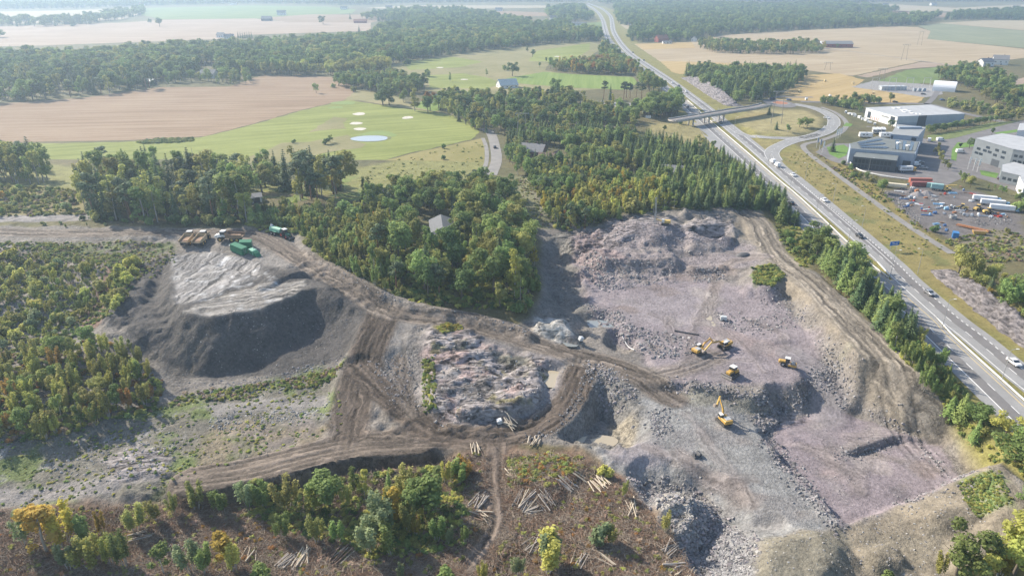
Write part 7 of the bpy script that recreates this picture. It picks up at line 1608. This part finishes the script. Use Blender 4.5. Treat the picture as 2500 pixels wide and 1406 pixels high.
# small things in the quarry
R = empty('hydraulic_breaker', (0, 0, 0), 0, 'small dark excavator bucket lying on the grey platform', 'bucket'); MB().prism([(-1.1, .1), (.2, 0), (1.1, .3), (1.2, 1.0), (.6, 1.3), (.1, .5), (-1.0, .4)], -.8, .8).build('shell', steel_d, R); MB().box((-.6, 0, .9), (.5, .9, .9)).build('bracket', steel_d, R); place(R, 1700, 1114, 20)
def ibc(lb, px, py, deg, col):
    R = empty('tank_cube', (0, 0, 0), 0, lb, 'tank'); MB().box((0, 0, .85), (1.3, 1.2, 1.25), bevel=.12).build('tank', col, R); MB().box((0, 0, .12), (1.35, 1.25, .2)).build('pallet', steel_d, R); MB().rod((0, 0, 1.45), (0, 0, 1.6), .2, 10).build('cap', col, R)
    cg = MB()
    for z in (.4, .85, 1.3):
        for s in (-1, 1): cg.bar((-.68, s * .63, z), (.68, s * .63, z), .04, .04).bar((s * .68, -.63, z), (s * .68, .63, z), .04, .04)
    cg.build('cage', steel, R); R.scale = (1.1,) * 3; place(R, px, py, deg)
ibc('white tank cube beside the pale logs on the rock knoll', 1221, 1033, 15, wall_w); ibc('white tank cube on the track by the grey pool', 1416, 832, 30, wall_w)
R = empty('generator_set', (0, 0, 0), 0, 'small pale generator box by the tan puddle', 'generator'); MB().box((0, 0, .9), (2.2, 1.3, 1.5), bevel=.1).build('housing', mint if False else simple('pale_grey_paint', (.55, .58, .58), .5, .06, 1), R); MB().bar((1.1, 0, .5), (2.6, 0, .4), .12, .12).build('drawbar', steel_d, R)
for s in (-1, 1): wheel(R, 0, s * .75, .32, .2)
place(R, 1766, 782, -10)
R = empty('soil_dome', (0, 0, 0), 0, 'low dark tarpaulin dome beside the bank road', 'tarpaulin'); mb = MB(); bmesh.ops.create_uvsphere(mb.bm, u_segments=16, v_segments=8, radius=1.0); bmesh.ops.scale(mb.bm, vec=(3.3, 2.2, 1.6), verts=mb.bm.verts); mb.build('cover', steel_d, R, True); place(R, 1815, 624, 0, .3)
R = empty('steel_pipe', (0, 0, 0), 0, 'dark drill pipe lying above the rubble bank', 'pipe'); MB().rod((-4, 0, .3), (4, 0, .25), .22, 10).build('tube', steel_d, R); MB().rod((-4.4, 0, .3), (-3.8, 0, .3), .32, 10).build('coupling', steel_d, R); place(R, 1678, 814, -22)
hose = smooth_line(np.array([[*at(a, b)] for a, b in [(1519,822),(1527,838),(1536,850),(1548,856)]]), 6); mb = MB()
for i in range(len(hose) - 1): mb.rod(tuple(hose[i] + [0, 0, .35]), tuple(hose[i + 1] + [0, 0, .35]), .14, 6)
tag(mb.build('drain_hose', wall_w), 'white hose running down the rubble bank', 'hose')

# cars
CARP = dict(white=simple('white_car_paint', (.78, .78, .78), .25, .03, 1, spec=.6), black=simple('black_car_paint', (.02, .02, .024), .25, .05, 1, spec=.6), dark=simple('dark_blue_car_paint', (.035, .045, .07), .25, .05, 1, spec=.6), grey=simple('silver_car_paint', (.40, .41, .43), .3, .05, 1, .5), blue=simple('blue_car_paint', (.07, .16, .36), .3, .05, 1, spec=.6), red=simple('red_car_paint', (.48, .04, .04), .3, .05, 1, spec=.6))
lampm = simple('headlamp', (.85, .85, .8), .2, .02, 1, spec=.8); tailm = simple('tail_lamp', (.45, .02, .02), .3, .02, 1, spec=.6)
def car(lb, px, py, deg, col, van=False, group=None):
    R = empty('van' if van else 'car', (0, 0, 0), 0, lb, 'van' if van else 'car', group); pm = CARP[col]; W = 1.0 if van else .9
    if van: prof = [(-2.7, .35), (2.6, .35), (2.75, .8), (2.5, 1.15), (1.7, 1.35), (1.1, 2.35), (-2.65, 2.4), (-2.75, .6)]; gl = [(1.2, 1.4), (1.75, 1.4), (1.2, 2.15)]
    else: prof = [(-2.2, .35), (2.15, .35), (2.25, .7), (2.1, .95), (1.1, 1.05), (.2, 1.5), (-1.2, 1.5), (-1.9, 1.1), (-2.25, 1.0), (-2.3, .6)]
    mb = MB().prism(prof, -W, W); bmesh.ops.bevel(mb.bm, geom=[e for e in mb.bm.edges], offset=.07, segments=1, affect='EDGES'); mb.build('body', pm, R)
    if van: g2 = MB().prism([(.9, 1.42), (1.75, 1.42), (1.25, 2.2), (.9, 2.2)], -W - .02, W + .02).build('windows', glass, R); MB().prism([(1.32, 1.42), (1.80, 1.42), (1.30, 2.22), (1.1, 2.22)], -W + .12, W - .12).build('windscreen', glass, R)
    else: MB().prism([(-1.65, 1.05), (.95, 1.07), (.2, 1.44), (-1.2, 1.44)], -W - .015, W + .015).build('windows', glass, R); MB().prism([(.36, 1.40), (1.08, 1.07), (1.14, 1.10), (.40, 1.45)], -W + .14, W - .14).build('windscreen', glass, R); MB().prism([(-1.36, 1.43), (-1.9, 1.09), (-1.96, 1.12), (-1.4, 1.48)], -W + .14, W - .14).build('rear_window', glass, R)
    for x in ((1.7, -1.7) if van else (1.4, -1.35)):
        for s in (-1, 1): wheel(R, x, s * (W - .08), .33, .22)
    for s in (-1, 1): MB().box(((2.62 if van else 2.18), s * (W - .3), .82), (.2, .35, .16)).build('headlight', lampm, R); MB().box((-(2.72 if van else 2.26), s * (W - .22), .85), (.12, .25, .2)).build('tail_light', tailm, R)
    c = at(px, py); R.location = (c[0], c[1], c[2] + .13); R.rotation_euler = (0, 0, math.radians(deg)); R.scale = (1.08,) * 3; return R
for px, py, col, van, lb in [(1886,398,'white',True,'first of two white vans close together on the motorway'),(1897,407,'white',True,'second white van tailing the first on the motorway'),(1936,430,'white',False,'white car merging from the slip road'),(2012,492,'white',False,'white car on the motorway beside the footpath verge'),(2098,580,'black',False,'black car passing the blue sign on the motorway'),(2268,719,'grey',False,'silver car near the roadside rock'),(2474,889,'white',False,'white car at the right edge of the motorway'),(1641,204,'white',False,'white car above the rock cutting'),(1657,212,'dark',False,'dark car between two white cars above the bridge'),(1675,226,'white',False,'white car nearest the bridge beyond it'),(1545,130,'dark',False,'dark car on the far motorway beside the golden field'),(1572,149,'dark',False,'dark car on the motorway by the golf hill'),(1760,302,'dark',False,'dark car in the shade under the bridge')]:
    car(lb, px, py, 92 if van else 272, col, van)
for px, py, col, lb in [(1931,499,'black','black car on the left carriageway beside the spruces'),(1678,263,'dark','dark car on the left carriageway beyond the bridge'),(1503,118,'dark','dark car on the distant left carriageway')]: car(lb, px, py, 91, col)
for px, py, col, dg, van, lb in [(2018,290,'white',-50,False,'white car on the loop ramp'),(1926,246,'blue',5,False,'blue car leaving the roundabout'),(1886,245,'dark',20,True,'dark van entering the roundabout'),(2185,251,'black',0,False,'black car on the country road'),(2254,232,'black',-30,False,'black car by the arched hall'),(1208,362,'black',95,False,'dark car on the grey road'),(1804,500,'white',-25,False,'pale car parked at the spruce edge'),(2302,222,'blue',0,True,'blue van before the arched hall'),(2236,405,'white',20,True,'white van beside the solar roofed hall'),(2254,413,'grey',-10,False,'silver car beside the solar roofed hall'),(2246,399,'grey',10,False,'grey car close to the hall corner'),(2268,346,'white',60,True,'white van behind the solar roofed hall'),(2295,345,'white',10,True,'white van by the grass bank'),(2344,374,'white',0,True,'white van standing alone before the grey block'),(2433,404,'white',5,False,'white car at the foot of the grey block'),(2445,440,'black',5,False,'black car beside the white annex'),(2455,402,'white',5,True,'white van under the grey block wall'),(2300,246,'blue',10,False,'blue car hidden in shrubs by the country road')]: car(lb, px, py, dg, col, van)
for i, (px, py, col) in enumerate([(1420,252,'white'),(1449,252,'white'),(1458,252,'white'),(1471,251,'white'),(1492,257,'white'),(1500,256,'white'),(1418,260,'black')]): car(['white car at the near end of the golf car park', 'white car in the pair left of the golf car park', 'white car right of the pair in the golf car park', 'white car in the middle of the golf car park', 'white car in the front row of the golf car park', 'last white car in the front row of the golf car park', 'black car at the edge of the golf car park'][i], px, py, 60 + i * 5, col)
def caravan(lb, px, py, deg, L=6.5):
    R = empty('motorhome', (0, 0, 0), 0, lb, 'motorhome'); MB().prism([(-L / 2, .5), (L / 2 - .2, .5), (L / 2, 1.1), (L / 2 - .7, 1.6), (L / 2 - .6, 2.2), (L / 2 - .1, 2.6), (L / 2 - .6, 3.0), (-L / 2, 3.0)], -1.15, 1.15).build('body', CARP['white'], R)
    MB().prism([(L / 2 - .62, 1.6), (L / 2 - .1, 1.15), (L / 2 - .05, 1.2), (L / 2 - .55, 1.95)], -1.0, 1.0).build('windscreen', glass, R)
    for s in (-1, 1):
        for x in (-1.6, .3): MB().box((x, s * 1.15, 1.9), (1.1, .08, .6)).build('window', glass, R)
        for x in (-1.7, 1.8): wheel(R, x, s * 1.0, .35, .25)
    MB().box((0, 0, 3.05), (1.2, .8, .15)).build('roof_hatch', wall_g, R); c = at(px, py); R.location = (c[0], c[1], c[2] + .12); R.rotation_euler = (0, 0, math.radians(deg)); R.scale = (1.2,) * 3
for px, py, dg, L, lb in [(2134,325,-110,6.5,'first of three white motorhomes parked side by side'),(2144,325,-110,6.5,'middle of three white motorhomes parked side by side'),(2155,325,-110,6.5,'last of three white motorhomes parked side by side'),(2113,336,-5,8,'white motorhome parked across in front of the three'),(2163,336,0,8,'long white caravan next to the solar roofed hall')]: caravan(lb, px, py, dg, L)
# lorries and storage yard
def lorry(lb, px, py, deg, L, boxm, cabm, name='lorry', sc=1.0, box_h=2.6):
    R = empty(name, (0, 0, 0), 0, lb, 'lorry'); MB().box((-.4, 0, 1.1 + box_h / 2), (L, 2.5, box_h), bevel=.05).build('box_body', boxm, R); MB().box((0, 0, .85), (L + 1.8, 1.0, .3)).build('chassis', steel_d, R)
    c = MB().box((L / 2 + .9, 0, 1.75), (1.9, 2.4, 2.2), taper=.93, bevel=.12).build('cab', cabm, R); MB().box((L / 2 + 1.45, 0, 2.1), (.9, 2.44, .8)).build('cab_glass', glass, c)
    for x in (L / 2 + .9, -L / 2 + .8, -L / 2 + 2.0):
        for s in (-1, 1): wheel(R, x, s * 1.05, .5, .4)
    R.scale = (sc,) * 3; return place(R, px, py, deg)
tarp = simple('lorry_tarpaulin', (.80, .81, .82), .5, .05, .5); lblue = simple('pale_blue_paint', (.30, .50, .68), .5, .08, 1); teal = simple('teal_paint', (.30, .48, .46), .5, .1, 1); beige = simple('cream_paint', (.70, .62, .46), .5, .08, 1)
lo = lorry('white box lorry with yellow cab by the glazed block', 2211, 420, 0, 8, CARP['white'], yel)
for i in range(8): MB().box((-3.0 + i * .72, -1.27, 2.5), (.45 if i % 3 else .3, .04, .8)).build('lettering', CARP['dark'], lo)
lorry('white topped trailer nearest the rows of shrubs', 2404, 492, -22, 13, tarp, lblue, 'trailer_lorry', .85); lorry('middle of the three white topped trailers', 2424, 502, -22, 13, tarp, lblue, 'trailer_lorry', .85); lorry('lowest of the three white topped trailers', 2447, 515, -22, 13, tarp, lblue, 'trailer_lorry', .85)
lorry('cream coloured lorry at the corner of the storage yard', 2187, 460, 155, 10, beige, yel2, sc=.95, box_h=1.8); lorry('green tank lorry in the storage yard', 2288, 465, -25, 6, teal, yel2)
rc = simple('red_container_paint', (.38, .14, .10), .6, .12, .6); container('red container behind its darker twin in the storage yard', 2246, 446, -4, 12.2, rc, 1.0); container('dark red container in front in the storage yard', 2250, 455, -4, 12.2, simple('dark_red_container_paint', (.28, .09, .08), .6, .15, .6), 1.0)
container('blue container at the lower corner of the storage yard', 2331, 580, 65, 3.4, simple('blue_container_paint', (.05, .20, .45), .5, .1, 1)); container('pale tarpaulin covered container in the storage yard', 2272, 458, -30, 4.5, teal)
def crane(lb, px, py, deg):
    R = empty('mobile_crane', (0, 0, 0), 0, lb, 'crane'); MB().box((0, 0, 1.2), (6, 2.4, .7)).build('carrier', yel2, R); MB().box((-1.4, 0, 2.2), (2.6, 2.2, 1.3), bevel=.1).build('cabin', yel, R); MB().bar((-1, 0, 2.8), (5.5, 0, 3.6), .5, .5).build('boom', yel2, R)
    for x in (-2.2, -.8, 2.2):
        for s in (-1, 1): wheel(R, x, s * 1.1, .6, .5)
    return place(R, px, py, deg)
crane('yellow crane truck beside the green tank lorry', 2306, 466, -15)
def loader(lb, px, py, deg):
    R = empty('wheel_loader', (0, 0, 0), 0, lb, 'loader'); MB().box((-1, 0, 1.4), (2.6, 1.7, 1.1), bevel=.12).build('engine_hood', yel2, R); c = MB().box((.4, 0, 2.2), (1.3, 1.5, 1.6), taper=.9).build('cab', glass, R); MB().box((.4, 0, 3.05), (1.5, 1.6, .12)).build('cab_roof', yel2, c)
    for x in (-1.2, 1.5):
        for s in (-1, 1): wheel(R, x, s * 1.0, .75, .55)
    MB().bar((1.3, .4, 1.6), (3.4, .4, .8), .2, .3).bar((1.3, -.4, 1.6), (3.4, -.4, .8), .2, .3).build('lift_arm', yel2, R); MB().prism([(3.2, .1), (4.2, .1), (3.9, 1.2), (3.2, 1.0)], -1.3, 1.3).build('bucket', steel_d, R); return place(R, px, py, deg)
loader('rusty wheel loader in the middle of the storage yard', 2350, 512, 150); loader('brown wheel loader right of the rusty one', 2385, 514, 30); loader('yellow loader before the lowest trailer', 2410, 522, 0)
R = empty('conveyor_frame', (0, 0, 0), 0, 'long orange conveyor frame lying at the yard end', 'conveyor'); om = simple('orange_paint', (.45, .20, .09), .6, .1, 1)
for s in (-1, 1): MB().bar((-7, s * .9, .8), (7, s * .9, .8), .3, .5).build('side_beam', om, R)
for i in range(8): MB().box((-6.5 + i * 1.85, 0, .9), (.25, 1.8, .2)).build('cross_beam', steel, R)
MB().box((0, 0, 1.15), (13, 1.0, .1)).build('belt', om, R); place(R, 2374, 560, -48)
R = empty('yellow_skip', (0, 0, 0), 0, 'yellow open skip beside the orange conveyor', 'skip')
sk = MB().prism([(-2.4, .3), (1.8, .3), (3.0, 1.7), (-3.0, 1.7)], -1.2, 1.2).build('shell', yel, R); MB().box((0, 0, 1.72), (5.2, 2.0, .05)).build('contents', rust, R); place(R, 2390, 572, -15)
SCR = [('pipe', lambda m, mb: [mb.rod((-3, k * .5 - .5, .3 + .0), (3, k * .5 - .5, .3), .22, 8) for k in range(3)]), ('beam_stack', lambda m, mb: [mb.box((0, k * .5 - .5, .2 + .3 * (k % 2)), (5, .3, .3), RNG.normal(0, .05)) for k in range(4)]), ('slab_stack', lambda m, mb: [mb.box((0, 0, .12 + .24 * k), (2.6, 1.2, .18), RNG.normal(0, .15)) for k in range(4)]), ('scrap_box', lambda m, mb: [mb.box((0, 0, .7), (2.2, 1.5, 1.3), bevel=.08), mb.box((.4, .2, 1.5), (.9, .8, .4), .4)]), ('sack', lambda m, mb: [mb.box((0, 0, .8), (1.3, 1.3, 1.5), bevel=.35)])]
JM = [('white', wall_w), ('blue', CARP['blue']), ('red', red_m), ('grey', wall_g), ('orange', om), ('pale blue', lblue), ('rusty', rust), ('white', tarp), ('grey', steel)]
spots = [(2195,468),(2205,479),(2213,486),(2222,484),(2232,486),(2224,496),(2236,498),(2248,500),(2226,503),(2268,508),(2262,512),(2256,516),(2272,518),(2282,522),(2270,526),(2262,526),(2290,500),(2298,506),(2310,512),(2322,505),(2334,508),(2340,514),(2330,520),(2345,522),(2352,526),(2362,524),(2306,522),(2318,528),(2372,528),(2388,526),(2400,528),(2420,530),(2440,530),(2345,458),(2352,466),(2362,472),(2374,474),(2300,545),(2306,552),(2294,558),(2310,562),(2286,548),(2215,500),(2435,524),(2455,528),(2208,452),(2228,460),(2260,484),(2286,490)]
for _ in range(70):
    px_, py_ = RNG.uniform(2195, 2470), RNG.uniform(468, 562)
    if abs(py_ - (478 + (px_ - 2200) * .16)) < 26 and not (2375 < px_ < 2470 and 478 < py_ < 520): spots.append((px_, py_))
where = ['at the rock armour edge', 'along the yard middle', 'near the loaders', 'towards the trailers', 'at the lower yard end']
for i, (px, py) in enumerate(spots):
    nm, fn = SCR[i % 5]; cn, cm = JM[(i * 4 + i // 5 + i // 9) % 9]; mb = MB(); fn(None, mb); o = mb.build(nm, cm); k = RNG.uniform(.5, .95); o.scale = (k, k, k); place(o, px, py, RNG.uniform(-60, 60))
    wz = where[0] if px < 2240 and py > 465 else where[4] if py > 540 else where[2] if 2300 < px < 2370 else where[3] if px >= 2370 else where[1]
    tag(o, '%s %s lying %s of the storage yard' % (cn, dict(pipe='pipe bundle', beam_stack='stack of beams', slab_stack='stack of slabs', scrap_box='scrap crate', sack='bulk sack')[nm], wz), dict(pipe='pipes', beam_stack='beams', slab_stack='slabs', scrap_box='crate', sack='sack')[nm], 'stored goods in the yard')
R = empty('hose_coils', (0, 0, 0), 0, 'grey coils of corrugated hose in the storage yard', 'hose coil')
for k in range(4):
    mb = MB(); q = [(1.4 * math.cos(t), 1.4 * math.sin(t), .3 + .45 * k) for t in np.linspace(0, 2 * math.pi, 17)]
    for i in range(16): mb.rod(q[i], q[i + 1], .24, 6)
    mb.build('coil', steel, R)
place(R, 2326, 534, 0)
gravel_p = rock_mat('grey_gravel_heap', (.22, .205, .205))
for i, (px, py, s) in enumerate([(2222,470,3.5),(2240,476,4),(2262,474,4.2),(2316,508,3)]):
    mb = MB(); bmesh.ops.create_cone(mb.bm, cap_ends=True, segments=18, radius1=1, radius2=.12, depth=.5)
    for v in mb.bm.verts: v.co.x *= 1 + RNG.normal(0, .1); v.co.y *= 1 + RNG.normal(0, .1)
    bmesh.ops.translate(mb.bm, vec=(0, 0, .2), verts=mb.bm.verts); o = mb.build('gravel_heap', gravel_p); o.scale = (s, s, s); place(o, px, py, 0); tag(o, ['small gravel heap by the cream lorry', 'gravel heap in front of the red containers', 'gravel heap beside the tarpaulin container', 'gravel heap by the loaders'][i], 'gravel heap')
# round bales on the golden stubble, golfers' field
balem = simple('straw', (.62, .50, .28), .95, .15, 2); balew = simple('bale_wrap', (.80, .80, .78), .5, .04, 1)
for i, (px, py) in enumerate([(2014,200),(2082,206),(2096,237),(2026,237),(1951,226),(2132,230),(1968,245)]):
    o = MB().rod((-.75, 0, .9), (.75, 0, .9), .9, 16).build('round_bale', balew if i in (3, 6) else balem); place(o, px, py, 30 * i); o.location.z = .09; o.scale = (1.3,) * 3; tag(o, ['round straw bale near the wood shadow', 'round straw bale by the substation corner', 'large round straw bale near the country road', 'white wrapped bale on the golden stubble', 'round straw bale beside the pylon wood', 'round straw bale at the right of the stubble', 'white wrapped bale by the roundabout road'][i], 'bale')
# ------------------------------------------------------------------ haze
hz_m = NT('hazy_air'); hz_m.n.remove(hz_m.b)
pv = hz_m.node('ShaderNodeVolumePrincipled'); pv.inputs['Color'].default_value = (.58, .77, 1.0, 1)
pv.inputs['Density'].default_value = HAZE_DENSITY; pv.inputs['Anisotropy'].default_value = 0.42
hz_m.link(pv.outputs[0], hz_m.out.inputs['Volume'])
bmh = bmesh.new(); bmesh.ops.create_cube(bmh, size=1.0)
bmesh.ops.scale(bmh, vec=(8600, 7900, HC + 16 + 25), verts=bmh.verts); bmesh.ops.translate(bmh, vec=(0, 3700, (HC + 16 - 25) / 2), verts=bmh.verts)
mh = bpy.data.meshes.new('haze'); bmh.to_mesh(mh); bmh.free(); mh.materials.append(hz_m.m)
haze = bpy.data.objects.new('haze', mh); COL.objects.link(haze); haze['kind'] = 'stuff'; haze['label'] = 'bluish haze over the whole valley'; haze['category'] = 'haze'
